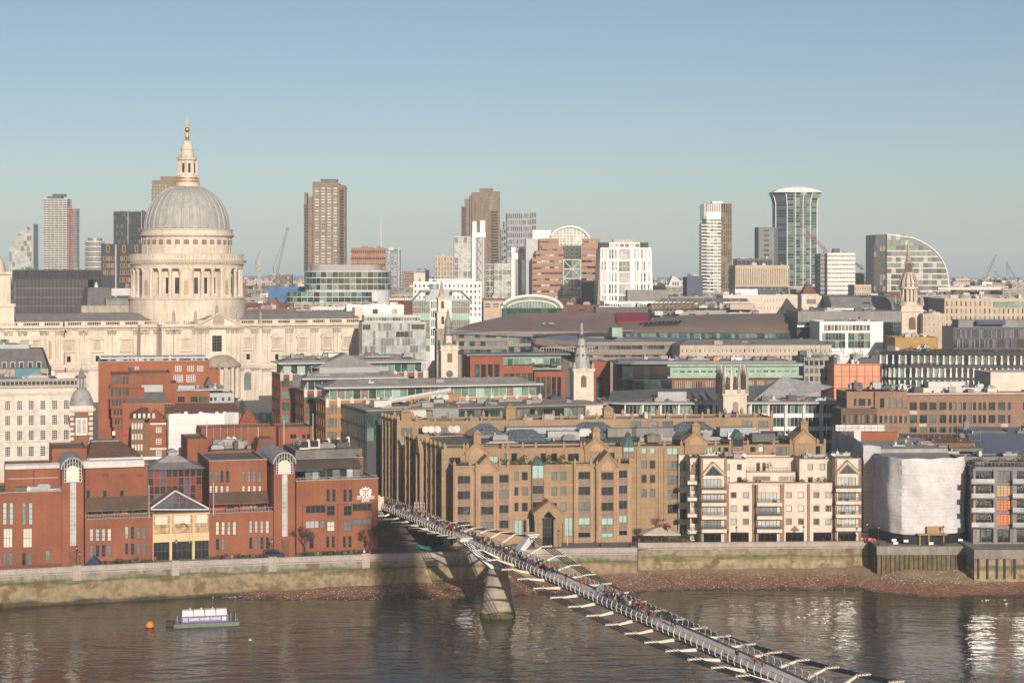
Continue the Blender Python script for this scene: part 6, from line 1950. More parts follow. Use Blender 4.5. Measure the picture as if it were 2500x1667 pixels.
for i in range(32):
 a=a_off+2*math.pi*i/32
 vs,fs=[],[]
 for k,(r,z)in enumerate(prof):
  w=.62*(r/17.5)**.8
  for s_,d in((-1,.03),(-.55,.32),(.55,.32),(1,.03)):
   da=s_*w/r
   vs.append(((r+d)*math.cos(a+da),(r+d)*math.sin(a+da),z+d*.4))
 for k in range(len(prof)-1):
  for j in range(3):
   fs.append((k*4+j,k*4+j+1,k*4+j+5,k*4+j+4))
 MB().add(vs,fs,smooth=True).build('rib',M('dome_lead',(.40,.385,.375)),dome)
for i in range(8):
 a=a_off+2*math.pi*(i+.5)/8
 MB().box(-.55,.55,-.3,.3,-.4,.5).build('dome_light',gd,dome,(prof[-1][0]*1.12*math.cos(a),prof[-1][0]*1.12*math.sin(a),zd1-1.2),a+math.pi/2)
lr=prof[-1][0]
MB().lathe([(lr+.1,zd1-.6),(5.1,zd1-.2),(5.1,z60(668)),(5.3,z60(662)),(4.9,z60(660))],32).build('lantern_base',port,b.root)
g=MB()
for zz in(z60(652),z60(626)):
 g.lathe([(5.0,zz),(5.08,zz),(5.08,zz+.2),(5.0,zz+.2)],32)
for i in range(32):
 a=2*math.pi*i/32
 g.box(5.03*math.cos(a)-.08,5.03*math.cos(a)+.08,5.03*math.sin(a)-.08,5.03*math.sin(a)+.08,z60(660),z60(626))
g.build('golden_gallery',gold,b.root)
MB().lathe([(4.2,z60(660)),(4.1,z60(605)),(3.3,z60(600)),(3.1,z60(475)),(4.0,z60(468)),(4.1,z60(450)),(2.6,z60(445)),(2.5,z60(382)),(2.75,z60(378)),(2.75,z60(366)),(2.4,z60(360)),(2.25,z60(330)),(1.7,z60(305)),(.95,z60(296))],16).build('lantern',port,b.root)
for i in range(8):
 a=a_off+2*math.pi*i/8
 MB().lathe([(.42,z60(600)),(.36,z60(475))],8).build('lantern_column',port,b.root,(3.75*math.cos(a),3.75*math.sin(a),0))
 am=a+math.pi/8
 MB().box(-.5,.5,-.1,.1,z60(580),z60(498)).build('lantern_window',gd,b.root,(3.2*math.cos(am),3.2*math.sin(am),0),am+math.pi/2)
 MB().lathe([(.25,z60(450)),(.35,z60(438)),(.1,z60(425))],6).build('urn',port_d,b.root,(3.6*math.cos(a),3.6*math.sin(a),0))
MB().lathe([(1.0,z60(296)),(.7,z60(280)),(.9,z60(268)),(.45,z60(240)),(.5,z60(226))]+[(1.05*math.sin(math.pi*i/10)+.02,z60(203)-1.05*math.cos(math.pi*i/10))for i in range(1,10)]+[(.2,z60(182))],14).build('orb',gold,b.root)
MB().box(-.2,.2,-.2,.2,z60(182),z60(97)).box(-.85,.85,-.21,.21,z60(143),z60(130)).build('cross',gold,b.root,rz=R(-24))
def wallrun(px0,px1,v,dep,wins,pils,top=None,name='aisle_wall',big=None):
 """two-storey wall with pilasters, aedicules, entablatures, a balustrade"""
 u0,u1=b.u(px0,v),b.u(px1,v)
 pm_=(px0+px1)/2
 hh=lambda py:b.z(py,pm_,v=v)
 s=(0 if v<-25 else 0)
 yb,yf,ye,yc=784,795,803,818
 k=-6.5*(px1+px0)/2/600+3
 zt,zf,ze,zc=hh(yb+k),hh(yf+k),hh(ye+k),hh(yc+k)
 zm0,zm1=hh(889+k),hh(902+k)
 rs=[]
 for px in wins:
  u=b.u(px,v)
  rs.append((u-.75,u+.75,hh(882+k),hh(868+k),dict(gm=gk,name='window')))
 if big:
  rs.append((b.u(big[0],v),b.u(big[1],v),hh(861+k),hh(822+k),dict(gm=gk,fm=port_d,nx=4,nz=5,name='great_window')))
 b.block(port,u0,u1,v,v+dep,0,zf,front=rs,name=name,dep=.7)
 for px in wins:
  u=b.u(px,v)
  z0,z1,z2=hh(856+k),hh(829+k),hh(818+k)
  MB().prism_y([(u-1.35,z0+.3),(u+1.35,z0+.3),(u+1.35,z1-1.35)]+[(u+1.35*math.cos(math.pi*i/8),z1-1.35+1.2*math.sin(math.pi*i/8))for i in range(1,8)]+[(u-1.35,z1-1.35)],v-.06,v+.1).build('niche',M('niche_stone_shade',(.50,.42,.32),var=.12),b.root)  # flat plate of the wall stone, darkened like a shaded recess
  for sg in(-1,1):
   MB().lathe([(.36,z0),(.30,z1)],8,u+sg*1.95,v-.5).build('aedicule_column',port,b.root)
  MB().box(u-2.6,u+2.6,v-.9,v,z1,z1+.5).box(u-2.5,u+2.5,v-.85,v,z0-.6,z0).prism_y([(u-2.8,z1+.503),(u+2.8,z1+.503),(u,z2+.6)],v-.95,v).build('aedicule',port,b.root)
 for px in pils:
  u=b.u(px,v)
  for d in(-.95,.95):
   o=MB().box(u+d-.62,u+d+.62,v-.6,v,zm0,zc).build('pilaster',port,b.root)
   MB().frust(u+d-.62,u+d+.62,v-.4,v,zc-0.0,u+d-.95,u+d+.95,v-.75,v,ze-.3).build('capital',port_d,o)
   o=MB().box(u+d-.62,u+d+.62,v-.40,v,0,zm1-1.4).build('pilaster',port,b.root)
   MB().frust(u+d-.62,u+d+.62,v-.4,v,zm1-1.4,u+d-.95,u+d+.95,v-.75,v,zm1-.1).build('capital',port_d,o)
 MB().box(u0-.5,u1+.5,v-.7,v+.0,ze-.3,ze+.6).box(u0-1.0,u1+1.0,v-2.0,v,ze+.6,zf-.2).build('cornice',port,b.root)
 dm=MB()
 n=int((u1-u0)/1.1)
 for i in range(n):
  x=u0+(u1-u0)*(i+.5)/n
  dm.box(x-.22,x+.22,v-1.15,v-.7,ze+.15,ze+.6)
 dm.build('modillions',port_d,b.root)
 MB().box(u0-.5,u1+.5,v-.9,v,zm1,zm1+.8).box(u0-.8,u1+.8,v-1.3,v,zm1+.8,zm0-.1).build('mid_cornice',port,b.root)
 p=MB().box(u0,u1,v-.1,v+.6,zf+.002,zf+.35).box(u0,u1,v-.1,v+.6,zt-.35,zt)
 nb=int((u1-u0)/7)
 for i in range(nb+1):
  x=u0+(u1-u0)*i/nb
  p.box(max(u0,x-1.1),min(u1,x+1.1),v-.15,v+.65,zf+.003,zt+.05)
 bal_=p.build('balustrade',port,b.root)
 q=MB()
 nn=int((u1-u0)/.85)
 for i in range(nn):
  x=u0+(u1-u0)*(i+.5)/nn
  q.box(x-.2,x+.2,v+.1,v+.4,zf+.35,zt-.35)
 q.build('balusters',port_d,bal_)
 return u0,u1,zt,zf,ze
V1,V2,V3=-18.5,-36.5,-23.5
wallrun(-110,154,V3,20,(-75,-10,85),(-40,20,55,108,145))
MB().prism_y([(-1,-4),(1,-4),(1,2.5),(.5,3.2),(-.5,3.2),(-1,2.5)],0,.15).build('arched_niche',M('niche_shade',(.5,.35,.18)),b.root,(b.u(120,V3),V3-.1,H(852,V3,120)))
wallrun(158,345,V1,16,(168,238,308),(203,273,335))
wallrun(395,628,V2,30,(452,606),(415,432,480,500,562,585,622),big=(518,542))
wallrun(345,395,V1-8,20,(),(352,385))
A_=wallrun(628,882,V1,30,(676,738,797,847),(650,706,767,822,874))
u0,u1=b.u(474,V2),b.u(590,V2)
zp=H(799,V2,530)
MB().prism_y([(u0,zp),(u1,zp),((u0+u1)/2,H(768,V2,530))],V2-1.0,V2+4).build('pediment',port,b.root)
mb=MB()
for p,q_ in(((u0-.5,zp),((u0+u1)/2,H(766,V2,530))),(((u0+u1)/2,H(766,V2,530)),(u1+.5,zp)),((u0-.5,zp),(u1+.5,zp))):
 mb.bar((p[0],V2-1.2,p[1]),(q_[0],V2-1.2,q_[1]),.75)
mb.build('pediment_cornice',port,b.root)
MB().lathe([(2.3,0),(2.1,.5),(.6,.7)],16).build('tympanum_relief',port_d,b.root,((u0+u1)/2,V2-1.0,H(786,V2,530))).rotation_euler=(R(90),0,0)
for px,py in((425,772),(478,774),(530,757),(581,773),(636,770)):
 u,z=b.u(px,V2),H(783 if px!=530 else 768,V2,px)
 MB().box(u-.7,u+.7,V2-.3,V2+1.1,z-1.2,z+.6).lathe([(.55,z+.6),(.62,z+1.4),(.5,z+2.4),(.62,z+3.0),(.22,z+3.5),(.3,z+3.9),(.1,z+4.2)],8,u,V2+.4).build('statue',port_d,b.root)
up=b.u(541,V2)
MB().lathe([(7.4,H(896,V2,541)),(7.8,H(893,V2,541)),(7.8,H(889,V2,541)),(6.3,H(882,V2,541)),(4.6,H(873,V2,541)),(2.5,H(867,V2,541)),(.3,H(866,V2,541))],40,up,V2).build('porch_roof',port_d,b.root)
for i in range(7):
 a=math.pi+math.pi*(i+.5)/7
 MB().lathe([(.85,2),(.75,H(900,V2,541)),(1.0,H(896,V2,541))],12,up+6.6*math.cos(a),V2+6.6*math.sin(a)).build('porch_column',port,b.root)
MB().lathe([(5.2,0),(5.2,H(896,V2,541))],24,up,V2).build('porch_core',port,b.root)
for px in(606,):
 u=b.u(px,V2)
 w=b.u(px+10,V2)-b.u(px-10,V2)
 z0,z1=H(952,V2,px),H(918,V2,px)
 MB().prism_y([(u-w/2,z0),(u+w/2,z0),(u+w/2,z1)]+[(u+w/2*math.cos(math.pi*i/10),z1+w/2*math.sin(math.pi*i/10))for i in range(1,10)]+[(u-w/2,z1)],V2-.1,V2+.1).build('arched_window',gs,b.root)
ru0,ru1=b.u(36,-10),b.u(868,-10)
zr=H(768,-6,200)
MB().prism_x([(V1+2,H(786,V1,300)),(-9,zr+.5),(9,zr+.5),(18,H(786,V1,300))],ru0,ru1).build('nave_roof',leadd,b.root)
MB().prism_y([(b.u(470,V2),H(793,V2,530)),(b.u(594,V2),H(793,V2,530)),(b.u(532,V2),H(771,V2,530))],V2+4,-20).build('transept_roof',leadd,b.root)
b.box('body',port,ru0-10,ru1,V1+14,20,0,H(792,V1,300))
b.box('parapet_block',port,b.u(865,-12),b.u(884,-12),-13,-9,zr-4,zr+2.2)
u=b.u(3,-8)
MB().box(u-6.5,u+4.2,-14,-2,0,H(748,-8,5)).box(u-6.9,u+4.6,-14.4,-1.6,H(748,-8,5),H(741,-8,5)).box(u-5.5,u+2.6,-13,-3,H(741,-8,5),H(670,-8,5)).box(u-6.5,u+3.4,-14,-2,H(670,-8,5),H(664,-8,5)).lathe([(3.5,H(664,-8,5)),(2.6,H(640,-8,5)),(1,H(625,-8,5))],12,u-1.5,-8).build('west_tower',port,b.root)
for k in range(2):
 MB().lathe([(.6,H(741,-8,5)),(.5,H(672,-8,5))],8,u+2.4,-13.4+k*2).build('column',port,b.root)
MB().frust(b.u(213,8),b.u(277,8),8,22,H(748,8,240),b.u(218,8),b.u(271,8),11,19,H(702,8,240)).build('slate_pavilion',slate,b.root)
MB().box(b.u(198,6),b.u(335,6),5.5,22,0,H(746,6,240)).build('pavilion_base',port_d,b.root)
MB().lathe([(2.6,0),(2.6,16)],20).build('barrel_roof',leadd,b.root,(b.u(258,6),8,H(742,6,290))).rotation_euler=(0,R(90),0)
MB().lathe([(.9,H(702,14,240)),(.7,H(694,14,240)),(.1,H(688,14,240))],10,b.u(235,14),14).build('cupola',metal_w,b.root)
b.box('plant_screen',metal_w,b.u(272,12),b.u(325,12),12,12.5,H(722,12,300),H(704,12,300))
# church steeples
def churchframe(name,label,px0,px1,Y,z0,th=14):
 b=Bld(name,label,'church tower',px0,Y,th,z0)
 return b,b.u(px1)
def arched(b,u,v,w,z0,z1,m,face='y',name='arched_window'):
 pts=[(u-w/2,z0),(u+w/2,z0)]+[(u+w/2*math.cos(math.pi*i/8),z1-w/2+w/2*math.sin(math.pi*i/8))for i in range(9)]
 return MB().prism_y(pts,v-.1,v+.12).build(name,m,b.root)
b,w=churchframe('church_tower','white stone church tower with a lead octagonal spire and gold ball',1401,1449,528,13,10)
h=lambda py:b.z(py,1424)
S2=lambda y:h(680+y/3.564)
b.block(port_w,0,w,0,w,0,S2(800))
MB().box(-.35,w+.35,-.35,w+.35,S2(808),S2(790)).box(-.55,w+.55,-.55,w+.55,S2(790),S2(783)).prism_y([(w*.25,S2(790)),(w*.75,S2(790)),(w/2,S2(772))],-.5,.5).build('cornice',port,b.root)
arched(b,w/2,0,w*.28,S2(945),S2(842),M('louvre_brown',(.24,.16,.10),joints=(9,.25,.08)),name='belfry_window')
for i in range(int(S2(808)-S2(1060))):
 for u in(0,w):
  MB().box(u-.05 if u==0 else u-(.9 if i%2 else .6),u+(.9 if i%2 else .6)if u==0 else u+.05,-.05,.3,S2(1060)+i*1.0,S2(1060)+i*1.0+.7).build('quoin',port,b.root)
MB().lathe([(w*.46,S2(785)),(w*.46,S2(765)),(w*.40,S2(735)),(w*.33,S2(650)),(w*.22,S2(560)),(w*.15,S2(525)),(w*.2,S2(520)),(w*.2,S2(512)),(w*.09,S2(508)),(w*.085,S2(450)),(w*.11,S2(446)),(w*.075,S2(436)),(w*.06,S2(395)),(.08,S2(385))],8,w/2,w/2,a0=math.pi/8,smooth=False).build('lead_spire',lead,b.root)
MB().lathe([(w*.21,S2(520)),(w*.21,S2(485)),(w*.19,S2(485)),(w*.19,S2(519))],8,w/2,w/2,smooth=False).build('spire_gallery',metal_d,b.root)
for k,(y,r)in enumerate(((668,.36),(590,.27))):
 for i in range(8):
  a=math.pi/4*i
  MB().lathe([(.38,-.1),(.38,.1)],8).build('round_opening',slate,b.root,(w/2+w*r*math.cos(a),w/2+w*r*math.sin(a),S2(y))).rotation_euler=(R(90),0,a+math.pi/2)
MB().lathe([(.08,S2(386)),(.09,S2(372)),(.33,S2(362)),(.1,S2(352)),(.05,S2(335))],8,w/2,w/2).build('finial',gold,b.root)
for u in(.2,w-.2):
 for v in(.2,w-.2):
  MB().lathe([(.45,S2(785)),(.6,S2(762)),(.2,S2(740)),(.05,S2(728))],8,u,v).build('urn',port_d,b.root)
b,w=churchframe('church_tower','beige church tower with round clock opening, urns and slim dark lead spire',1077,1118,580,15,12)
h=lambda py:b.z(py,1098)
b.block(port,0,w,0,w,0,S2(625),front=[(w*.36,w*.66,S2(730),S2(650),dict(gm=M('louvre_brown',(.24,.16,.10)),fm=port,nx=2,nz=1,name='louvre_window'))])
MB().box(-.4,w+.4,-.4,w+.4,S2(625),S2(615)).box(-.1,w+.1,-.1,w+.1,S2(615),S2(590)).box(-.3,w+.3,-.3,w+.3,S2(590),S2(580)).build('parapet',port,b.root)
MB().lathe([(1.0,-.1),(1.15,0),(1.0,.1)],20).build('clock_opening',slate,b.root,(w/2,-.02,S2(828))).rotation_euler=(R(90),0,0)
MB().lathe([(w*.42,S2(585)),(w*.30,S2(555)),(w*.24,S2(495)),(w*.30,S2(490)),(w*.22,S2(485)),(w*.2,S2(435)),(w*.27,S2(430)),(w*.2,S2(420)),(w*.22,S2(385)),(w*.16,S2(355)),(w*.1,S2(330)),(w*.07,S2(290)),(.05,S2(262))],12,w/2,w/2).build('lead_spire',leadd,b.root)
MB().box(w*.33,w*.67,w*.2,w*.5,S2(580),S2(500)).build('lower_lantern',port,b.root)
for u in(.2,w-.2):
 for v in(.2,w-.2):
  MB().lathe([(.4,S2(582)),(.55,S2(555)),(.3,S2(530)),(.35,S2(512)),(.05,S2(500))],8,u,v).build('urn',port_d,b.root)
b,w=churchframe('church_spire','slender stepped stone church spire behind the beige clock tower',1066,1096,720,21,12)
h=lambda py:b.z(py,1081)
MB().box(0,w,0,w,0,S2(450)).box(-.4,w+.4,-.4,w+.4,S2(450),S2(435)).build('tower',port_d,b.root)
c=w/2
for r,y0,y1 in((.44,435,300),(.36,300,170)):
 MB().box(c-w*r,c+w*r,c-w*r,c+w*r,S2(y0),S2(y1)).box(c-w*(r+.08),c+w*(r+.08),c-w*(r+.08),c+w*(r+.08),S2(y1),S2(y1-8)).build('stage',port,b.root)
 arched(b,c,c-w*r,w*.22,S2(y0-40),S2(y1+25),gk,name='belfry_opening')
MB().lathe([(w*.36,S2(163)),(w*.22,S2(120)),(w*.08,S2(30)),(.05,S2(15))],4,c,c,a0=math.pi/4,smooth=False).build('spire',port_d,b.root)
b,w=churchframe('gothic_tower','white gothic church tower with a crown of dark statues and tall pinnacles',1766,1823,497,11,8)
h=lambda py:b.z(py,1795)
b.block(port_w,0,w,0,w,0,S2(1010))
arched(b,w*.52,0,w*.22,S2(1160),S2(1070),M('louvre_pale',(.45,.38,.30),joints=(9,.25,.08)),name='belfry_window')
MB().lathe([(w*.17,0),(w*.17,.05)],12).build('round_light',gd,b.root,(w*.5,-.03,S2(1170))).rotation_euler=(R(90),0,0)
MB().box(-.4,w+.4,-.4,w+.4,S2(1015),S2(1000)).box(-.1,w+.1,-.1,w+.1,S2(1000),S2(965)).build('parapet',port_w,b.root)
for i in range(4):
 for u,v in((w*i/3,0),(w*i/3,w),(0,w*i/3),(w,w*i/3)):
  if v==0 or v==w or 0<i<3:
   big=i in(0,3)
   MB().lathe([(.62,S2(1000)),(.55,S2(900)),(.62,S2(895)),(.45,S2(850)),(.18,S2(770)),(.05,S2(745))]if big or True else[],4,u,v,a0=math.pi/4,smooth=False).build('pinnacle',port if i%2 else port_d,b.root)
for i in range(3):
 u=w*(i+.5)/3
 MB().lathe([(.5,S2(965)),(.6,S2(925)),(.35,S2(890)),(.45,S2(870)),(.1,S2(850))],8,u,.1).build('statue',M('dark_stone',(.08,.065,.05),var=.3),b.root)
b,w=churchframe('ornate_steeple','tall ornate white stone steeple with columned drum and obelisk',2201,2253,800,22,6)
h=lambda py:b.z(py,2226)
S4=lambda y:h(420+y/3.564)
c=w/2
b.block(port,0,w,0,w,0,S4(1210))
arched(b,c,0,w*.32,S4(1370),S4(1260),M('louvre_brown',(.24,.16,.10)),name='belfry_window')
mb=MB().box(-.5,w+.5,-.5,w+.5,S4(1215),S4(1200)).box(0,w,0,w,S4(1200),S4(1165)).box(-.3,w+.3,-.3,w+.3,S4(1165),S4(1155))
mb.build('cornice',port,b.root)
for u in(.4,w-.4):
 for v in(.4,w-.4):
  MB().lathe([(1.2,S4(1160)),(1.0,S4(1110)),(.4,S4(1085)),(.1,S4(1070))],8,u,v).build('corner_finial',port_d,b.root)
 MB().box(u-.5 if u>1 else u-.3,u+.5 if u<1 else u+.3,-.25,0,S4(1380),S4(1215)).build('pilaster',port,b.root)
MB().lathe([(w*.42,S4(1158)),(w*.40,S4(1130)),(w*.26,S4(1128)),(w*.26,S4(1020))],20,c,c).build('drum',port,b.root)
for i in range(12):
 a=2*math.pi*i/12
 MB().lathe([(.45,S4(1128)),(.36,S4(1022))],8,c+w*.36*math.cos(a),c+w*.36*math.sin(a)).build('column',port,b.root)
MB().lathe([(w*.40,S4(1022)),(w*.44,S4(1010)),(w*.42,S4(1000)),(w*.36,S4(998)),(w*.36,S4(975)),(w*.40,S4(970)),(w*.34,S4(950)),(w*.22,S4(880)),(w*.25,S4(872)),(w*.17,S4(868))],20,c,c).build('crown',port,b.root)
for i in range(12):
 a=2*math.pi*i/12
 MB().tube([(c+w*.42*math.cos(a),c+w*.42*math.sin(a),S4(1000)),(c+w*.40*math.cos(a),c+w*.40*math.sin(a),S4(950)),(c+w*.24*math.cos(a),c+w*.24*math.sin(a),S4(885))],.4,5).build('bow_rib',port_d,b.root)
for i in range(8):
 a=2*math.pi*i/8
 MB().lathe([(.34,S4(868)),(.3,S4(800))],6,c+w*.15*math.cos(a),c+w*.15*math.sin(a)).build('upper_column',M('brown_marble',(.22,.13,.09)),b.root)
MB().lathe([(w*.09,S4(868)),(w*.09,S4(795)),(w*.2,S4(795)),(w*.2,S4(785)),(w*.12,S4(780)),(w*.11,S4(745)),(w*.06,S4(640)),(.25,S4(590)),(.05,S4(560))],8,c,c).build('obelisk',port_d,b.root)
mb=MB()
for i in range(5):
 for k in range(2):
  mb.tube([(-3.6+i*.85,.5+k*3,S4(1390)),(-3.6+i*.85,.5+k*3,S4(1120)+i*.5)],.07,4)
for j in range(14):
 z=S4(1380)+j*2.0
 mb.box(-3.7,-.1,.4,3.6,z,z+.1)if j%2 else mb.tube([(-3.7,.4,z),(-.1,.4,z+1)],.06,4)
mb.build('scaffold',metal,b.root)
# faceted brown shopping centre
b=Bld('faceted_shopping_centre','long faceted brown metal shopping centre with green glass bands','building',1085,745,4,21)
P=lambda px,py,v:(b.u(px,v),v,b.z(py,px,v=v))
def plane(pts,m,name='roof_facet',th=.5):
 vs=[Vector(p)for p in pts]
 n=len(vs)
 mb=MB().add(vs+[p-Vector((0,0,th))for p in vs],[tuple(range(n)),tuple(range(2*n-1,n-1,-1))]+[((i+1)%n,i,i+n,(i+1)%n+n)for i in range(n)])
 return mb.build(name,m,b.root)
def band(px0,px1,v,pys,glz,step=2.2,m=None):
 """facade bands: alternately cladding and a row of panes"""
 u0,u1=b.u(px0,v),b.u(px1,v)
 zt,zbm=b.z(pys[0],(px0+px1)/2,v=v),b.z(pys[-1],(px0+px1)/2,v=v)
 rs=[]
 for k in range(1,len(pys)-1,2):
  z1,z0=b.z(pys[k],(px0+px1)/2,v=v),b.z(pys[k+1],(px0+px1)/2,v=v)
  n=max(1,int((u1-u0)/step))
  rs+=[(u0+.3+(u1-u0-.6)*i/n,u0+.3+(u1-u0-.6)*(i+1)/n-.12,z0,z1,{})for i in range(n)]
 b.block(m or brownmetal,u0,u1,v,v+12,0,zt,front=rs,fm=None,gm=glz,dep=.6,name='banded_wall')
gmix=[gg,gg,gd,gl,gs]
plane([P(1108,806,0),P(1300,815,0),P(1545,806,0),P(1584,763,26),P(1265,764,26),P(1150,790,14)],brownmetal)
plane([P(1506,787,9.5),P(1584,785,9.5),P(1585,763,25.5),P(1500,763.3,25.5)],redmetal,'red_facet',.3)
for o in(bpy.data.objects[-1:]if False else[]):
 pass
plane([P(1104,812,-3),P(1165,797,20),P(1330,806,12),P(1300,820,-3)],M('blue_grey_roof',(.20,.20,.235),rough=.35,var=.1),'grey_facet',.4)
band(1106,1240,-2,(812,815,825,833,845,853,865,900),gmix)
band(1240,1300,-1.5,(815,822,838,846,862,900),gmix)
gx,gy=14,8
vs,fs=[],[]
for j in range(gy+1):
 for i in range(gx+1):
  s_,t=i/gx,j/gy
  pl,pr=(1514+(1600-1514)*t**.8),1948-4*t
  px=pl+(pr-pl)*s_
  py=811+3*s_-(46+3*s_)*t+10*t*(1-s_)**3
  v=2+24*t-4*math.sin(math.pi*t)
  vs.append(P(px,py,v))
for j in range(gy):
 for i in range(gx):
  fs.append((j*(gx+1)+i,j*(gx+1)+i+1,(j+1)*(gx+1)+i+1,(j+1)*(gx+1)+i))
MB().add(vs,fs,smooth=True).build('curved_roof',brownmetal,b.root)
mb=MB()
for i in range(9):
 p0,p1=P(1572+10*i,793.5-.5*i,5.2),P(1580+10*i,793-.5*i,5.2)
 q0,q1=P(1578+10*i,786.5-.5*i,8),P(1586+10*i,786-.5*i,8)
 o=MB().add([p0,p1,q1,q0],[(0,1,2,3)]).build('roof_window',gk,b.root)
for px in(1325,1340,1347):
 MB().add([P(px,793,7),P(px+7,793,7),P(px+5,787,10),P(px-2,787,10)],[(0,1,2,3)]).build('roof_window',gpl,b.root)
u0,u1=b.u(1530,1),b.u(1950,1)
n=46
for i in range(n):
 x0,x1=u0+(u1-u0)*i/n,u0+(u1-u0)*(i+1)/n-.1
 za0,za1=b.z(826,1740,v=1),b.z(812,1740,v=3)
 MB().add([(x0,1.2,za0),(x1,1.2,za0),(x1,2.8,za1),(x0,2.8,za1)],[(0,1,2,3)]).build('pane',rnd.choice([gg,gl,gg,gs]),b.root)
MB().box(u0,u1,3,60,0,za0+1).build('core',brownmetal,b.root)
MB().box(b.u(1110,6),u0,6,60,0,b.z(822,1300,v=6)).build('core',brownmetal,b.root)
plane([P(1514,812,-1),P(1540,826,-1),P(1950,828,-1),P(1950,815,2)],brownmetal,'eaves',.3)if False else None
plane([P(1300,826,-28),P(1420,850,-46),P(1525,832,-28),P(1380,817,-6)],M('blue_grey_roof',(.20,.20,.235)),'grey_facet',.4)
plane([P(1500,828,-20),P(1690,833,-24),P(1680,824,-10),P(1530,822,-8)],M('blue_grey_roof',(.20,.20,.235)),'grey_facet',.4)
band(1432,1665,-40,(834,843,853,866,872,900),gmix)
band(1302,1432,-30,(830,838,852,860,872,900),gmix,m=M('dark_brown_metal',(.10,.07,.055),rough=.45,var=.1))
plane([P(1425,862,-44),P(1432,836,-42),P(1310,826,-32),P(1305,838,-33)],brownmetal,'side_facet',.3)
b.box('lift_motor_room',verd,b.u(1493,-4),b.u(1518,-4),-6,2,b.z(822,1500,v=-4),b.z(800,1500,v=-4))
b.clutter(b.u(1590,50),b.u(1900,50),48,60,b.z(766,1700,v=50),20,1.5)
b.box('glass_screen',gpl,b.u(1600,50),b.u(1620,50),52,54,b.z(770,1610,v=50),b.z(760,1610,v=50))
# glass office beside the cathedral
b=simple('pale_glass_office','pale grey glass office beside the east end of the cathedral',884,1040,787,705,8,26,metal,880,24,5,hf=.93,sill=.03,gap=.12,gm=[gs,gpl,gpl,gpl],roof=gravel,par=.3)
zz=b.zt
st=(b.zt-.3-b.zb)/5
for pxa,pxb,k in((886,905,4),(1005,1037,4),(967,998,3),(893,975,0)):
 for i in range(3):
  u0=b.u(pxa)+(b.u(pxb)-b.u(pxa))*i/3
  b.win('f',-.14,(u0,u0+(b.u(pxb)-b.u(pxa))/3-.1,b.zb+st*k+.5,b.zb+st*(k+1)-.5),gm=gd,dep=.1)
b.block(metal_w,1,b.u(1028),3,20,zz,b.z(772,950),front=grid(1,b.u(1028),20,.15,[(zz+.5,b.z(775,950))]),gm=[gl,gg],roof=white,par=.2,name='glazed_storey')
b=simple('white_roofline_office','white rendered rooftop storeys behind the pale glass office',846,986,747,760,6,20,white,772,3,1,hf=.5,gap=6,fm=metal_d,gm=[gd,gpl],clut=6)
b=simple('lead_roofed_range','low grey roofed range with a glazed strip behind the cathedral choir',760,850,752,770,6,16,metal_w,770,12,1,hf=.6,gap=.4,gm=[gd,gs],roof=leadd,clut=6)
# skyline
def curtain(b,pts,z0,z1,floors,step,mats,slabm,sp=.18,core=None,proud=.15,close=None):
 """glazing along a plan polyline: one pane per bay and floor, one slab edge per floor"""
 P=[Vector(p)for p in pts]
 segs=[]
 for a,c in zip(P,P[1:]):
  n=max(1,round((c-a).length/step))
  segs+=[(a.lerp(c,i/n),a.lerp(c,(i+1)/n))for i in range(n)]
 st=(z1-z0)/floors
 ring=[P_ for P_,_ in segs]+[segs[-1][1]]
 back=close or[(ring[-1].x,ring[-1].y+12),(ring[0].x,ring[0].y+12)]
 for k in range(floors):
  za,zb_=z0+st*k+st*sp,z0+st*(k+1)
  for p0,p1 in segs:
   d=(p1-p0)*.03
   MB().add([(p0.x+d.x,p0.y+d.y,za),(p1.x-d.x,p1.y-d.y,za),(p1.x-d.x,p1.y-d.y,zb_),(p0.x+d.x,p0.y+d.y,zb_)],[(0,1,2,3)]).build('pane',b.rn.choice(mats),b.root)
  MB().prism_z([(q.x,q.y-proud)for q in ring]+back,z0+st*k,za).build('floor_edge',slabm,b.root)
 MB().prism_z([(q.x,q.y+.12)for q in ring]+back,0,z1-.02).build('core',core or slabm,b.root)
def rounded(u0,u1,v0,r,n=6):
 """front line with two rounded corners"""
 pts=[(u0,v0+3*r)]
 for i in range(n+1):
  a=math.pi+(math.pi/2)*i/n
  pts.append((u0+r+r*math.cos(a),v0+r+r*math.sin(a)))
 for i in range(n+1):
  a=1.5*math.pi+(math.pi/2)*i/n
  pts.append((u1-r+r*math.cos(a),v0+r+r*math.sin(a)))
 pts.append((u1,v0+3*r))
 return pts
b=Bld('glass_tower','pale glass tower with a sail-shaped sloping top at the edge of the city','tower',22,1500,4)
prof=[(22,606),(30,592),(40,578),(52,566),(66,556),(78,549)]
zg=[b.z(py,px)for px,py in prof]
pu=[b.u(px)for px,_ in prof]
MB().prism_y([(0,0),(b.u(80),0),(b.u(80),zg[-1])]+[(u,z)for u,z in reversed(list(zip(pu,zg)))],.4,20).build('core',gpl,b.root)
for i in range(8):
 u0,u1=b.u(80)*i/8+.1,b.u(80)*(i+1)/8-.1
 um=(u0+u1)/2
 zt=next((z0+(z1-z0)*(um-a)/(c-a)for a,c,z0,z1 in zip(pu,pu[1:],zg,zg[1:])if um<=c),zg[-1])
 zq=b.z(690,50)
 while zq<zt-1:
  MB().box(u0,u1,.2,.39,zq,min(zq+4.0,zt-.2)).build('pane',rnd.choice([gpl,gs,gpl]),b.root)
  zq+=4.5
MB().box(b.u(77),b.u(82),-.3,20.2,0,zg[-1]+1).build('edge_fin',metal,b.root)
b=Bld('tower_under_construction','bare concrete tower under construction with a red hoist','tower',105,1450,3)
W_=b.u(163)
zt,zb_=b.z(488,130),b.z(656,130)
n=30
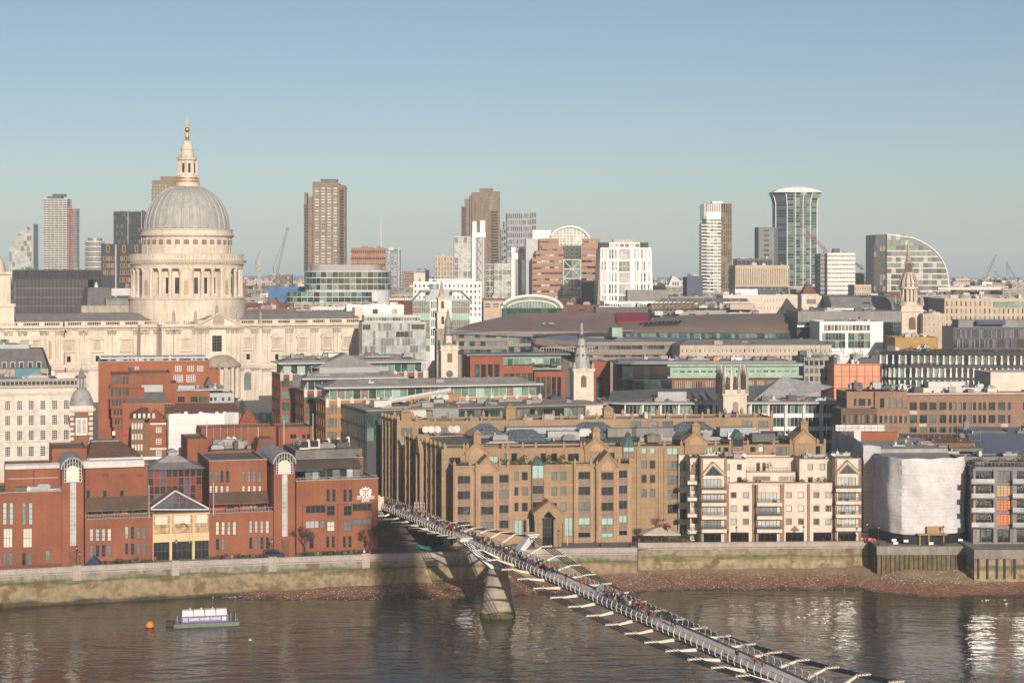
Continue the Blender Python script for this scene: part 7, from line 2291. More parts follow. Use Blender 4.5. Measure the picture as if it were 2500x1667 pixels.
me=MB().box(-.5,W_+.5,-.5,18,0,.9).mesh('floor_slab',M('pale_concrete',(.5,.48,.45),var=.1))
wins_=MB()
for k in range(n+1):
 obj('floor_slab',me,b.root,(0,0,zb_+(zt-zb_)*k/n))
for i in range(7):
 MB().box(W_*i/6-.4,W_*i/6+.4,-.1,.8,0,zt).build('column',conc_g,b.root)
MB().box(.6,W_-.6,2,17,0,zt).build('core',gpl,b.root)
MB().box(3,W_*.75,3,12,zt,zt+3).box(W_*.35,W_*.9,4,10,zt+3,zt+5).build('top_formwork',metal_d,b.root)
u0,u1=b.u(164),b.u(187)
for k in range(n-3):
 MB().box(u0,u1,1,14,zb_+(zt-zb_)*k/n,zb_+(zt-zb_)*k/n+.5).build('floor_slab',conc_g,b.root)
MB().box(u0+.5,u1-.5,2,13,0,zb_+(zt-zb_)*(n-4)/n).build('core',gs,b.root)
mb=MB()
for s_ in(0,2.2):
 mb.box(b.u(168)+s_,b.u(168)+s_+.5,-1,-.5,0,zt-5)
zz=zb_
while zz<zt-6:
 mb.bar((b.u(168),-.7,zz),(b.u(168)+2.5,-.7,zz+2.4),.3)
 zz+=2.4
mb.build('red_hoist',M('red_hoist',(.5,.10,.09)),b.root)
b=Bld('round_apartments','round white apartment block with continuous balconies','building',202,1150,2)
r=b.u(252)/2
zt,zb_=b.z(592,227),b.z(666,227)
MB().lathe([(r-1,0),(r-1,zt)],28,r,r).build('core',gs,b.root)
for k in range(13):
 z=zb_+(zt-zb_)*k/12
 MB().lathe([(r-1.2,z),(r,z),(r,z+1.0),(r-.15,z+1.0),(r-.15,z+.2),(r-1.2,z+.2)],28,r,r).build('balcony_ring',conc_g if k%2 else metal_w,b.root)
MB().lathe([(r*.7,zt+.2),(r*.7,zt+3)],20,r,r).build('plant_room',metal,b.root)
b=simple('dark_glass_tower','black glass office tower behind the dome',277,372,518,1250,3,30,blackc,604,16,9,hf=.88,sill=.06,gap=.18,gm=[gk,gk,gbl,gk],roof=metal_d,par=.4,clut=9)
for px in(312,345):
 MB().box(b.u(px),b.u(px+1.6),-.5,0,0,b.zt).build('fin',metal,b.root)
MB().box(b.u(277),b.u(279),-.2,0,0,b.zt).build('edge_glass',gg,b.root)
b=Bld('bronze_framed_office','dark office with square bronze window frames beside the dome','building',247,900,4,22)
W_,zt=b.u(352),b.z(597,300)
rs=[]
for px,py,c,r_ in((252,625,3,3),(293,625,3,3),(292,660,3,2),(322,625,3,3)):
 for i in range(c):
  for k in range(r_):
   rs.append((b.u(px+9.5*i),b.u(px+8+9.5*i),b.z(py+12+17*k,px),b.z(py+17*k,px),dict(fm=bronze,bar=.4)))
for px,py,hh in((259,598,19),(298,598,19),(329,598,19),(296,688,20),(288,664,22),(306,692,26),(330,690,26)):
 rs.append((b.u(px),b.u(px+9),b.z(py+hh,px),b.z(py,px),dict(fm=bronze,bar=.5)))
ok=[]
for r_ in rs:
 if r_[1]<W_-.2 and all(r_[1]<o[0]or r_[0]>o[1]or r_[3]<o[2]or r_[2]>o[3]for o in ok):
  ok.append(r_)
b.block(blackc,0,W_,0,24,0,zt,front=ok,gm=[gk,gd,gs],roof=metal_d,par=.3,nx=1,nz=1,dep=.3)
for px in(281,283):
 MB().box(b.u(px),b.u(px)+.4,-.4,0,0,zt).build('fin',metal,b.root)
b=simple('long_dark_office','long flat black office block',30,330,660,960,3,26,blackc,700,30,2,hf=.7,gap=.5,gm=[gk,gk,gd],roof=metal_d,par=.3,clut=10)
b=simple('ribbed_dark_office','dark office with close-set grey vertical ribs left of the cathedral',38,214,684,880,5,20,gk,770,0,0,roof=metal_d,par=.2)
me=MB().box(-.1,.1,-.45,0,0,b.zt+.4).mesh('rib',M('rib_grey',(.15,.14,.135),rough=.5))
n=52
for i in range(n+1):
 obj('rib',me,b.root,(b.Wd*i/n,0,0))
for k in range(4):
 MB().box(0,b.Wd,-.3,0,b.zt-4.4*(k+1),b.zt-4.4*(k+1)+.4).build('floor_edge',M('rib_grey',(.3,.28,.26)),b.root)
b=simple('grey_office','grey office end with floor bands at the left edge',-40,40,690,900,4,20,metal_d,780,12,4,hf=.5,gap=.3,gm=[gd,gs])
def brutalist(label,pxc0,pxc1,top,pyB,Y,th,cols,wins,bal_l,bal_r,n,steps):
 b=Bld('concrete_tower',label,'tower',pxc0,Y,th)
 W_=b.u(pxc1)
 zt,zb_=b.z(top,(pxc0+pxc1)/2),b.z(pyB,(pxc0+pxc1)/2)
 st=(zt-3-zb_)/n
 rs=[(b.u(a),b.u(c),zb_+st*k+st*.25,zb_+st*k+st*.8,dict(gm=wins))for a,c in cols for k in range(n)]
 b.block(concrete,0,W_,0,22,0,zt,front=rs[:290],fm=M('white_frame',(.6,.57,.5)),nx=2,nz=1,bar=.25,dep=.6)
 for a,c,py,v0,v1 in steps:
  z_=b.z(py,(a+c)/2,v=v0)
  MB().box(b.u(a,v0),b.u(c,v0),v0,v1,0,z_).box(b.u(a,v0)-.3,b.u(c,v0)+.3,v0-.3,v1,z_-1.4,z_-.8).build('service_core',concrete,b.root)
 for spec in(bal_l,bal_r):
  if not spec:
   continue
  a,c,py0,v0,m_=spec
  zq=b.z(py0,a)
  k=0
  while zq-st*k>zb_-4:
   z=zq-st*k
   o=MB().frust(b.u(a),b.u(c),v0,v0+6,z-.55,b.u(a)-.35,b.u(c)+.35,v0-.7,v0+6,z+.45).build('balcony',m_,b.root)
   k+=1
  MB().box(b.u(a)+.5,b.u(c)-.4,v0+1.0,v0+18,0,zq+.6).build('balcony_recess',gk,b.root)
 return b,W_,zt
bw=[gpl,gw,gw,gs,gd]
b,W_,zt=brutalist('tall brown concrete tower with rows of white windows and sawtooth balconies',763,828,447,650,1380,2,[(768.5,778.5),(784,793.5),(799,808.5),(814,823)],bw,(741,751,500,4,concrete),(829,842,463,1,concrete),28,[(784,822,438,4,14),(763,786,444,1,20),(822,842,452,2,18),(752,763,480,3,20),(743,749,470,8,20),(839,843,455,0,18)])
MB().box(b.u(782),b.u(824),3.5,14.5,b.z(440,800),b.z(437,800)).build('rooftop_rail',metal_d,b.root)
b,W_,zt=brutalist('tall brown concrete tower with deep ribs behind the white service towers',1152,1220,470,660,1420,2,[(1196,1203)],[gd],(1126,1138,506,3,concrete),(1197,1216,515,-1,M('concrete_light',(.30,.23,.16))),26,[(1172,1204,460,5,15),(1147,1176,477,2,18),(1135,1147,485,4,18),(1200,1220,467,4,20),(1160,1166,492,-1,5),(1174,1180,480,-1,5),(1184,1190,498,-1.5,5),(1216,1221,468,-1,16)])
for px in(1155,1169,1182,1192):
 MB().box(b.u(px),b.u(px+3),-.8,0,0,b.z(500,px)).build('rib',concrete,b.root)
b,W_,zt=brutalist('brown concrete tower half hidden by the dome',371,440,440,560,1480,2,[(375,378),(382,385),(389,392),(396,399),(404,407)],[gd,gs],(369,373,465,2,concrete),None,14,[(392,436,431,5,16),(371,392,441,1,18)])
b=Bld('oval_glass_office','green glass office with rounded ends in two tiers','building',742,960,3,22)
W_=b.u(952)
zt,zm=b.z(664,850),b.z(710,850)
curtain(b,rounded(0,W_,0,9),zm,zt,3,3.4,[gg,gg,gl,gd,gg],metal_w,.14)
MB().prism_z([(x,y-.4)for x,y in rounded(-.4,W_+.4,0,9)],zt,zt+.5).build('roof_edge',metal_w,b.root)
MB().prism_z(rounded(b.u(755,5),b.u(930,5),5,8),zt+.5,b.z(646,850)).build('plant_drum',M('drum_grey',(.33,.31,.29),rough=.5,var=.06),b.root)
curtain(b,rounded(b.u(695,-5),b.u(912,-5),-5,9),b.z(752,800),zm-.6,3,3.4,[gg,gg,gl,gd,gg],metal_w,.14)
b.clutter(3,W_-4,4,5.5,zt+.5,4,1.5)
b=simple('copper_clad_block','copper brown clad block with three rows of dark windows and a mast',857,940,606,1150,3,20,copper,656,18,3,hf=.36,sill=.35,gap=.35,gm=[gk,gd],roof=white,par=.3,clut=4)
MB().tube([(b.u(930),4,b.zt),(b.u(930),4,b.z(528,930))],.45,6,r1=.2).build('mast',metal_w,b.root)
b=simple('grey_tower_block','slim grey tower block with white window strips',937,977,612,1300,2,16,M('blue_grey_clad',(.24,.25,.28)),720,5,16,hf=.55,gap=1.0,fm=white,gm=[gd,gpl],clut=4)
for px in(939,971):
 MB().box(b.u(px),b.u(px+3),-.5,0,0,b.z(600+(px>950)*4,px)).build('rib',metal,b.root)
b=simple('brown_tower_block','brown tower block with cream window bays',985,1012,668,1350,2,16,brick_b,725,6,9,hf=.5,gap=1.0,fm=white,gm=[gd,gw])
b=simple('slab_block','pale slab block behind the brown tower block',974,1006,660,1500,2,12,conc_g,700,6,6,hf=.4,gap=.8,gm=[gd])
b=simple('slab_block','long pale slab block with roof plant near the white office',1015,1048,660,1600,2,12,conc_g,690,8,4,hf=.4,gap=.8,gm=[gd],clut=3)
b=simple('beige_grid_office','beige grid-fronted office with rounded corner',1061,1112,626,1300,3,20,beige,685,7,5,hf=.78,sill=.1,gap=1.5,gm=[gd,gs],clut=5)
b=Bld('service_tower_office','white office with exposed service towers and lattice bracing','building',1108,1080,3,22)
q=lambda px,v=0:b.u(px,v)
h=lambda py,px=1200:b.z(py,px)
def glassblock(px0,px1,pyT,pyB,v,n,f,gms,dep=16):
 rw=[(h(pyT)-(h(pyT)-h(pyB))*(k+1)/f+.4,h(pyT)-(h(pyT)-h(pyB))*k/f)for k in range(f)]
 b.block(metal_w,q(px0,v),q(px1,v),v,v+dep,0,h(pyT)+.4,front=grid(q(px0,v),q(px1,v),n,.35,rw),left=grid(v,v+dep,4,.5,rw),gm=gms,fm=None,dep=.2,name='glazed_wing')
 mb=MB()
 for k in range(f//2):
  z1,z0=rw[2*k][1],rw[min(2*k+1,f-1)][0]
  mb.bar((q(px0,v),v-.3,z0),(q(px1,v),v-.3,z1),.14)
  mb.bar((q(px0,v),v-.3,z1),(q(px1,v),v-.3,z0),.14)
 mb.build('cross_bracing',white,b.root)
glassblock(1109,1152,579,745,0,4,10,[gpl,gpl,gpl,gs])
glassblock(1186,1206,646,755,0,2,8,[gd,gs,gbl])
glassblock(1206,1248,645,755,-2,4,8,[gpl,gpl,gs])
for px,pyT in((1152,575),(1248,606)):
 for dx,w,mm in((0,9,white),(10,3,metal_w),(14,10,metal),(25,3,metal_w),(29,3,white),(33,2,metal)):
  mb=MB().lathe([(w*.12,0),(w*.12,h(pyT+3))],8,0,0)if dx in(10,25,29,33)else MB().box(0,q(px+dx+w,-3)-q(px+dx,-3),0,5,0,h(pyT+1))
  mb.build('service_shaft',mm,b.root,(q(px+dx,-3),-3,0))
 mb=MB()
 for k in range(16):
  z=h(755)+(h(pyT)-h(755))*k/16
  dz_=(h(pyT)-h(755))/16
  a,c=q(px+15,-3.4),q(px+23,-3.4)
  mb.bar((a,-3.4,z),(c,-3.4,z+dz_),.3)if k%2 else mb.bar((c,-3.4,z),(a,-3.4,z+dz_),.3)
 mb.build('lattice_stair',yellow if px>1200 else metal,b.root)
for px0,px1,a,c,tw in((1152,1185,568,580,((1153,1163,541),(1172,1184,541))),(1248,1280,618,634,((1247,1259,604),(1268,1279,604)))):
 b.box('lift_motor_room',white,q(px0),q(px1),-3.5,4,h(c),h(a))
 for x0,x1,py in tw:
  b.box('plant_tower',white,q(x0),q(x1),-2.5,3,h(a),h(py))
b.box('crane_jib',white,q(1172),q(1184),0,.5,h(541)+.2,h(541)+.7)
b=Bld('stepped_grey_tower','grey tower stepping up in narrow bays with dark windows','tower',1224,1500,3)
for px0,px1,py in((1224,1236,560),(1230,1246,540),(1238,1298,520),(1298,1309,518)):
 n=max(2,int((px1-px0)/4.5))
 zt,zb_=b.z(py,px0),b.z(640,px0)
 v=3 if px0<1235 else 1.5 if px0<1238 else 0
 f=int((zt-zb_)/5.5)
 rs=grid(b.u(px0,v),b.u(px1,v),n,.7,[(zt-5.5*(k+1)+.9,zt-5.5*k-.6)for k in range(f)])
 b.block(M('pale_blue_grey',(.36,.37,.39)),b.u(px0,v),b.u(px1,v),v,20,0,zt,front=rs[:280],gm=[gd,gk,gs],roof=metal,dep=.4)
b=Bld('arched_office','pink and brown striped office with a great white glazed arch','building',1284,1050,2,22)
q=lambda px,v=0:b.u(px,v)
h=lambda py:b.z(py,1370)
pink=M('pink_granite',(.40,.22,.145),var=.06)
def striped(px0,px1,pyT,pyB,v,f,dep=24):
 z1,z0=h(pyT),h(pyB)
 st=(z1-z0)/f
 u0,u1=q(px0,v),q(px1,v)
 n=max(2,int((u1-u0)/2.6))
 b.block(pink,u0,u1,v,v+dep,0,z1,front=grid(u0,u1,n,.15,[(z0+st*k+.25,z0+st*k+st*.42)for k in range(f)],.3),gm=[gk,gd,gs,gpl],fm=None,dep=.3)
striped(1317,1364,582,605,4,2)
striped(1424,1465,582,605,4,2)
striped(1323,1374,600,700,2,7)
striped(1418,1470,600,700,2,7)
striped(1299,1322,630,715,0,6)
striped(1308,1376,612,715,1,7)
striped(1418,1460,612,715,1,7)
b.box('flank',tan_bd,q(1418,-1),q(1460,-1),.4,20,0,h(690))
c,r=(q(1340,6)+q(1441,6))/2,(q(1441,6)-q(1340,6))/2
zc=h(593)
rise=(h(553)-zc)
arcp=[(c+r*math.cos(math.pi*i/20),zc+rise*math.sin(math.pi*i/20))for i in range(21)]
vs=[(x,5,z)for x,z in arcp]+[(x,40,z)for x,z in arcp]
MB().add(vs,[(i,i+1,i+22,i+21)for i in range(20)],smooth=True).build('vault_roof',metal_w,b.root)
MB().prism_y(arcp+[(c-r,zc-6),(c+r,zc-6)],6.0,6.3).build('arch_glass',gpl,b.root)
mb=MB()
for i in range(-5,6):
 x=c+r*i/6
 mb.box(x-.18,x+.18,5.6,6,h(625),zc+rise*math.sqrt(max(0,1-(i/6)**2)))
for k in range(9):
 z=zc-5+k*(rise+5)/9
 ww=r*math.sqrt(max(0,1-max(0,(z-zc)/rise)**2))
 mb.box(c-ww,c+ww,5.65,5.95,z-.18,z+.18)
mb.tube([(x,5,z)for x,z in arcp],.7,6)
mb.build('arch_lattice',white,b.root)
u0,u1=q(1375,-.5),q(1418,-.5)
for k in range(5):
 z0_,z1_=h(748)+(h(634)-h(748))*k/5,h(748)+(h(634)-h(748))*(k+1)/5
 for j in range(2):
  a,e=u0+(u1-u0)*j/2,u0+(u1-u0)*(j+1)/2
  MB().box(a+.3,e-.3,-.2,0,z0_+.3,z1_-.3).build('pane',rnd.choice([gg,gd,gl]),b.root)
  mb=MB().bar((a,-.6,z0_ if(j+k)%2 else z1_),(e,-.6,z1_ if(j+k)%2 else z0_),.55).box(a-.3,a+.3,-.8,-.2,z0_,z1_).box(e-.3,e+.3,-.8,-.2,z0_,z1_).box(a,e,-.8,-.2,z1_-.3,z1_+.3)
  mb.build('steel_frame',metal_w,b.root)
 MB().box(u0,u1,4,6,0,h(600)).build('core',gk,b.root)if k==0 else None
for k in range(4):
 z0_,z1_=h(634)+(h(597)-h(634))*k/4,h(634)+(h(597)-h(634))*(k+1)/4
 mb=MB()
 for j in range(4):
  a,e=u0-1+(u1-u0+2)*j/4,u0-1+(u1-u0+2)*(j+1)/4
  mb.bar((a,3,z0_),(e,3,z1_),.3).bar((a,3,z1_),(e,3,z0_),.3).bar((a,3,z0_),(e,3,z0_),.35)
 mb.build('steel_lattice',metal,b.root)
b.box('side_wing',metal,q(1284,8),q(1325,8),8,30,0,h(582))
b.box('roof_tank',white,q(1300,18),q(1345,18),18,30,0,h(560))
b=Bld('white_tapering_office','bright white tapering office with tall window slots','building',1455,960,1,22)
q=lambda px,v=0:b.u(px,v)
h=lambda py:b.z(py,1525)
zt,zb_=h(606),h(748)
tp=lambda z:(z-zb_)/(zt-zb_)
L0,L1,R0,R1=q(1455),q(1466),q(1597),q(1590)
wp=M('bright_white',(.82,.81,.80),rough=.45,var=.03)
rowsp=((609,632),(638,661),(666,689),(694,717),(722,746))
colsp=(1468,1475,1486,1493,1501,1547,1554,1564,1571,1581)
rs=[]
for y0,y1 in rowsp:
 for px in colsp:
  rs.append((q(px),q(px+rnd.choice([4.5,5.5,6])),h(y1),h(y0),dict(gm=[gs,gw,gpl,gd])))
 rs.append((q(1510),q(1538),h(y1+3),h(y0),dict(gm=[gpl,gs],nx=3,nz=2)))
b.block(wp,q(1466),q(1590),0,34,0,zt,front=rs,fm=metal_w,nx=1,nz=2,bar=.25,dep=.6,roof=gravel,par=.3)
for sg,a0,a1 in((-1,q(1466),L0),(1,q(1590),R0)):
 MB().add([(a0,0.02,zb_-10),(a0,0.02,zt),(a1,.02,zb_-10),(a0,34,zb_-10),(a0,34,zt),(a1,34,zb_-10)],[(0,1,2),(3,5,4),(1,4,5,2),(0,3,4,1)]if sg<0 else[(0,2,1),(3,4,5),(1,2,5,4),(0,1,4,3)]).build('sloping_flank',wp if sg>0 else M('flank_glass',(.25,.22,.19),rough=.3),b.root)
b.block(wp,q(1487,3),q(1562,3),3,20,zt,h(592),front=grid(q(1487,3),q(1562,3),6,.6,[(zt+.6,h(595))]),gm=[spandrel,gpl],fm=None)
b.box('plant_room',beige,q(1498,5),q(1545,5),5,14,h(592),h(584))
for px0,px1 in((1463,1485),(1562,1583)):
 b.block(black,q(px0,3),q(px1,3),3,15,zt,h(592),front=grid(q(px0,3),q(px1,3),4,.4,[(zt+.6,h(594))]),gm=[gk,brick_d],fm=None,name='roof_frame')
b=simple('white_block','white rendered block with green glazed balconies behind the slender spire',1009,1176,690,900,3,22,white,775,16,6,hf=.55,gap=1.1,fm=metal_w,gm=[gd,gs,gl],clut=10)
b.box('plant_room',white,b.u(1047,4),b.u(1160,4),4,14,b.zt,b.z(681,1100))
b.box('plant_room',cream,b.u(1011,3),b.u(1038,3),3,12,b.zt,b.z(666,1025))
MB().lathe([(3.2,0),(3.2,4)],18).build('water_tank',metal,b.root,(b.u(1060,2),2,b.z(712,1060)))
b=Bld('green_banded_office','white framed office with brown and green bands behind the slender spire','building',1006,800,4,21)
W_,zt=b.u(1150),b.z(733,1080)
for px0,px1 in((1007,1050),(1103,1147)):
 u0,u1=b.u(px0),b.u(px1)
 MB().box(u0,u1,.3,20,0,zt).build('wall',metal_w,b.root)
 for k in range(8):
  z1=zt-.3-k*2.9
  n=8
  for i in range(n):
   MB().box(u0+(u1-u0)*i/n+.06,u0+(u1-u0)*(i+1)/n-.06,.1,.3,z1-2.7,z1).build('panel',(gl if k==0 else spandrel if k%2 else(M('mint_glass',(.30,.55,.42),rough=.2)if k%4==2 else gs)),b.root)
b.block(white,b.u(1050),b.u(1103),.8,20,0,zt,front=grid(b.u(1052),b.u(1073),5,.25,[(zt-4.2*(k+1)+.5,zt-4.2*k-.5)for k in range(5)]),gm=[gd,gs],fm=None)
for px0,px1,s_ in((1006,1052,1),(1101,1152,-1)):
 a,c=b.u(px0),b.u(px1)
 e=[(a,zt),(a+(c-a)*.5,zt+4.5),(c,zt+4.5),(c,zt+3.9),(a+(c-a)*.5,zt+3.6),(a,zt-.6)]if s_>0 else[(c,zt),(a+(c-a)*.5,zt+4.5),(a,zt+4.5),(a,zt+3.9),(a+(c-a)*.5,zt+3.6),(c,zt-.6)]
 MB().prism_y(e,-1,18).build('wing_roof',leadd,b.root)
b.box('roof_storey',metal,b.u(1040),b.u(1105),4,16,zt,zt+5)
b=simple('scalloped_roof_block','low brick block with a scalloped white roof edge',950,1008,735,880,3,16,brick_d,760,10,2,hf=.5,gap=.8,gm=gd)
for i in range(11):
 u=b.Wd*i/11
 MB().prism_y([(u+.1+1.0*(1+math.cos(math.pi*j/6))*b.Wd/24,b.zt+.5+.9*math.sin(math.pi*j/6))for j in range(7)],-.2,.3).build('roof_arch',white,b.root)
b=Bld('vaulted_hall','low vaulted glass hall with white arch edges','building',1225,850,2,22)
W_=b.u(1372)
zs,zp=b.z(752,1300),b.z(722,1300)
arcp=[(W_/2+W_/2*math.cos(math.pi*i/20),zs+(zp-zs)*math.sin(math.pi*i/20))for i in range(21)]
MB().add([(x,0,z)for x,z in arcp]+[(x,30,z)for x,z in arcp],[(i,i+1,i+22,i+21)for i in range(20)],smooth=True).build('vault_roof',metal_w,b.root)
MB().prism_y(arcp,.5,.8).build('gable_glass',gl,b.root)
MB().tube([(x,0,z)for x,z in arcp],.8,6).tube([(W_/2+(x-W_/2)*.82,.3,zs+(z-zs)*.6)for x,z in arcp],.4,5).build('arch_edge',white,b.root)
MB().box(0,W_,.2,30,0,zs).build('wall',gg,b.root)
mb=MB()
for i in range(1,20):
 mb.box(W_*i/20-.1,W_*i/20+.1,.35,.5,zs-6,zs+(zp-zs)*.55*math.sin(math.pi*i/20))
mb.build('mullions',metal_w,b.root)
b=simple('curved_roof_office','white roofed office with a ribbon of windows before the white tapering office',1475,1690,738,870,2,24,white,760,40,1,hf=.55,sill=.3,gap=.35,gm=[gd,gs],roof=gravel,clut=6)
b.box('plant_room',leadd,b.u(1532,6),b.u(1632,6),6,16,b.zt,b.z(708,1580))
b=simple('dark_low_roof','dark low roof with round vents',1455,1590,752,840,2,16,metal_d,770,0,0,clut=10)
b=Bld('gridshell_roof','brown lattice shell roof with dark panels','building',1580,800,2,22)
u0,u1=b.u(1580),b.u(1850)
for i in range(10):
 a=u0+7+(u1-u0-10)*i/10
 e=a+(u1-u0-10)/10-.2
 MB().add([(a,6,b.z(737,1700)),(e,6,b.z(737,1700)),(e,10,b.z(729,1700)),(a,10,b.z(729,1700))],[(0,1,2,3)]).build('roof_panel',gs if i%2 else leadd,b.root)
mb=MB()
for i in range(12):
 mb.bar((u0+i*1.6,2,b.z(755,1700)),(u0+6+i*2.2,9,b.z(732,1700)),.3)
for k in range(5):
 mb.bar((u0+k*1.3,2+k*1.5,b.z(755-4.6*k,1700)),(u0+22+k*2,2+k*1.5,b.z(753-4.6*k,1700)),.25)
mb.build('lattice',M('lattice_brown',(.25,.19,.13)),b.root)
MB().box(u0+3,u1,8,24,0,b.z(742,1700)).build('wall',conc_g,b.root)
b.clutter(u0+8,u1-2,4,7,b.z(752,1700),22,2.2)
b.box('plant_room',beige,b.u(1785),b.u(1842),3,8,b.z(756,1800),b.z(742,1800))
b=Bld('slim_tower','slim glass tower with a white balconied edge and brown fins','tower',1712,1150,2,22)
q=lambda px,v=0:b.u(px,v)
h=lambda py:b.z(py,1750)
zt,zb_=h(497),h(728)
n=24
st=(h(535)-zb_)/n
b.block(white,q(1725),q(1760),0,20,0,h(498),front=grid(q(1725),q(1760),4,.2,[(zb_+st*k+.6,zb_+st*(k+1)-.1)for k in range(n)],.1),gm=[gl,gpl,gl,gd,gs],fm=None,dep=.2)
b.block(M('brown_fin',(.22,.16,.11)),q(1760),q(1787),.5,20,0,zt,front=grid(q(1760),q(1787),5,.7,[(zt-st*2*(k+1)+.5,zt-st*2*k-.2)for k in range(13)]),gm=[gd,gs,gk],fm=None,dep=.5)
b.block(gpl,q(1718,2),q(1760,2),.5,20,h(535),zt,name='crown_glass')
for i in range(14):
 MB().box(q(1725)+i*(q(1787)-q(1725))/14,q(1725)+i*(q(1787)-q(1725))/14+.5,-.3,.5,h(517),zt).build('crown_fin',M('brown_fin',(.22,.16,.11)),b.root)
for k in range(n-1):
 MB().box(q(1711,1),q(1726,1),-1.5,10,zb_+st*k,zb_+st*k+.9).build('balcony',metal_w,b.root)
b.box('balcony_recess',gk,q(1713,2),q(1725,2),0,12,0,h(543))
b.box('plant_room',white,q(1742),q(1768),5,12,zt,h(491))
b=simple('dark_slab_tower','grey-green slab tower with dark bands left of the flared tower',1852,1890,556,1350,2,18,M('grey_green',(.20,.22,.21)),640,1,7,hf=.4,gap=8,gm=gk)
b.box('side',blackc,b.Wd,b.u(1899),0,18,0,b.zt)
b=simple('terraced_dark_block','dark terraced block with bare trees on its roof',1800,1885,633,1200,2,18,metal_d,650,8,1,gm=gk,clut=4)
b=simple('blue_box_block','plain dark blue-grey box beside the slim tower',1677,1716,678,1050,2,18,M('blue_grey_dark',(.10,.115,.15)),735,0,0,clut=3)
b=simple('fluted_office','white stone office with close vertical fins',1795,1927,650,1000,2,22,beige,700,30,1,hf=.86,sill=.06,gap=.75,gm=[gk,gd,gs,tile_b],roof=gravel,clut=6)
b.block(black,.5,b.u(1925),-.4,.0,0,b.z(700,1860),front=grid(.5,b.u(1925),30,.4,[(b.z(715,1860),b.z(702,1860))]),gm=[gl,gg],fm=None,name='lower_storeys',dep=.1)
b=Bld('flared_tower','green glass tower with a flared white crown','tower',1897,1500,2,22)
q=lambda px,v=0:b.u(px,v)
h=lambda py:b.z(py,1950)
flare=lambda z:max(0,(z-h(500))/(h(470)-h(500)))**1.8
zs=[h(700)+(h(470)-h(700))*k/34 for k in range(35)]
def xs_(z):
 f=flare(z)
 return q(1897)-f*3.2,q(1922)-f*1.2,q(1933),q(1990),q(1995)+f*3.6
for k in range(34):
 z0_,z1_=zs[k],zs[k+1]
 A0,A1=xs_(z0_),xs_(z1_)
 MB().add([(A0[0],6,z0_),(A0[1],1,z0_),(A1[1],1,z1_-.3),(A1[0],6,z1_-.3)],[(0,1,2,3)]).build('pane',rnd.choice([blackc,blackc,gbl]),b.root)
 for j in range(5):
  t0,t1=j/5,(j+1)/5
  x0,x1=A0[1]+(A0[4]-A0[1])*t0+.4,A0[1]+(A0[4]-A0[1])*t1-.1
  v0,v1=1-4*math.sin(math.pi*t0),1-4*math.sin(math.pi*t1)
  MB().add([(x0,v0,z0_+.5),(x1,v1,z0_+.5),(x1,v1,z1_-.2),(x0,v0,z1_-.2)],[(0,1,2,3)]).build('pane',rnd.choice([gg,gl,gg,gd,gl]),b.root)
core_pts=lambda A:[(A[0]+.4,6.3),(A[1]+.2,1.4),(A[1]+(A[4]-A[1])*.3,-1.6),(A[1]+(A[4]-A[1])*.7,-1.6),(A[4]-.2,1.4),(A[4]-.2,24),(A[0]+.4,24)]
vs,fs=[],[]
for k in range(35):
 vs+=[(x,y,zs[k])for x,y in core_pts(xs_(zs[k]))]
for k in range(34):
 for j in range(7):
  fs.append((k*7+j,k*7+(j+1)%7,(k+1)*7+(j+1)%7,(k+1)*7+j))
fs.append(tuple(34*7+j for j in range(7)))
MB().add(vs,fs).build('core',M('tower_slab',(.28,.32,.30)),b.root)
for t in(0,.0001,.25,.5,.75,1):
 pts=[]
 for z in zs[::2]+[zs[-1]]:
  A=xs_(z)
  pts.append((A[1]+(A[4]-A[1])*t,1-4*math.sin(math.pi*t)-.35,z)if t else(A[0],5.8,z))
 MB().tube(pts,.42,5).build('white_rib',white,b.root)
A=xs_(zs[-1])
vs=[]
for i in range(9):
 t=i/8
 vs.append((A[0]-1+(A[4]-A[0]+2)*t,-3,zs[-1]+(h(457)-zs[-1])*math.sin(math.pi*t)**.7))
for i in range(9):
 t=i/8
 vs.append((A[0]-1+(A[4]-A[0]+2)*t,22,zs[-1]+(h(457)-zs[-1])*math.sin(math.pi*t)**.7))
fs=[(i,i+1,i+10,i+9)for i in range(8)]+[tuple(range(9)),tuple(range(17,8,-1))]
MB().add(vs,fs).build('crown_roof',metal_w,b.root)
b=simple('white_strip_tower','white tower with continuous dark window strips',2020,2088,619,1050,2,20,whitec,725,20,10,hf=.34,sill=.35,gap=.25,gm=[gs,gd,gbl,gs],roof=gravel,par=.4,clut=6)
b.block(M('shaded_clad',(.30,.29,.28)),b.u(1996,12),0,4,20,0,b.zt,left=(),front=grid(b.u(1996,4),-.2,4,.3,rows(b.zb,b.zt,10,.34,.35)),gm=[gd],fm=None,name='side_wall')
b.box('satellite_plant',metal_d,b.u(2040),b.u(2056),6,10,b.zt,b.z(606,2048))
b=simple('ochre_slab','small ochre slab block right of the white strip tower',2088,2109,668,1250,2,14,M('ochre_dark',(.25,.17,.09)),700,1,6,hf=.6,gap=1,gm=gs)
b=simple('beige_low_block','low beige block with dark windows right of the white strip tower',2086,2127,697,1000,2,16,beige,725,7,2,hf=.5,gap=1.0,gm=gd)
b=Bld('quarter_round_office','glass office with a quarter-round curved profile','building',2165,1150,1,22)
q=lambda px,v=0:b.u(px,v)
h=lambda py:b.z(py,2230)
zt,zb_=h(572),h(726)
def redge(z):
 py=HOR-(z+22-EYE)*F/1150
 t=min(1,max(0,(726-py)/(726-571)))
 return q(2165)+(q(2316)-q(2165))*math.sqrt(max(0,1-max(0,(t-.12)/.88)**2.6))*1.0
n=11
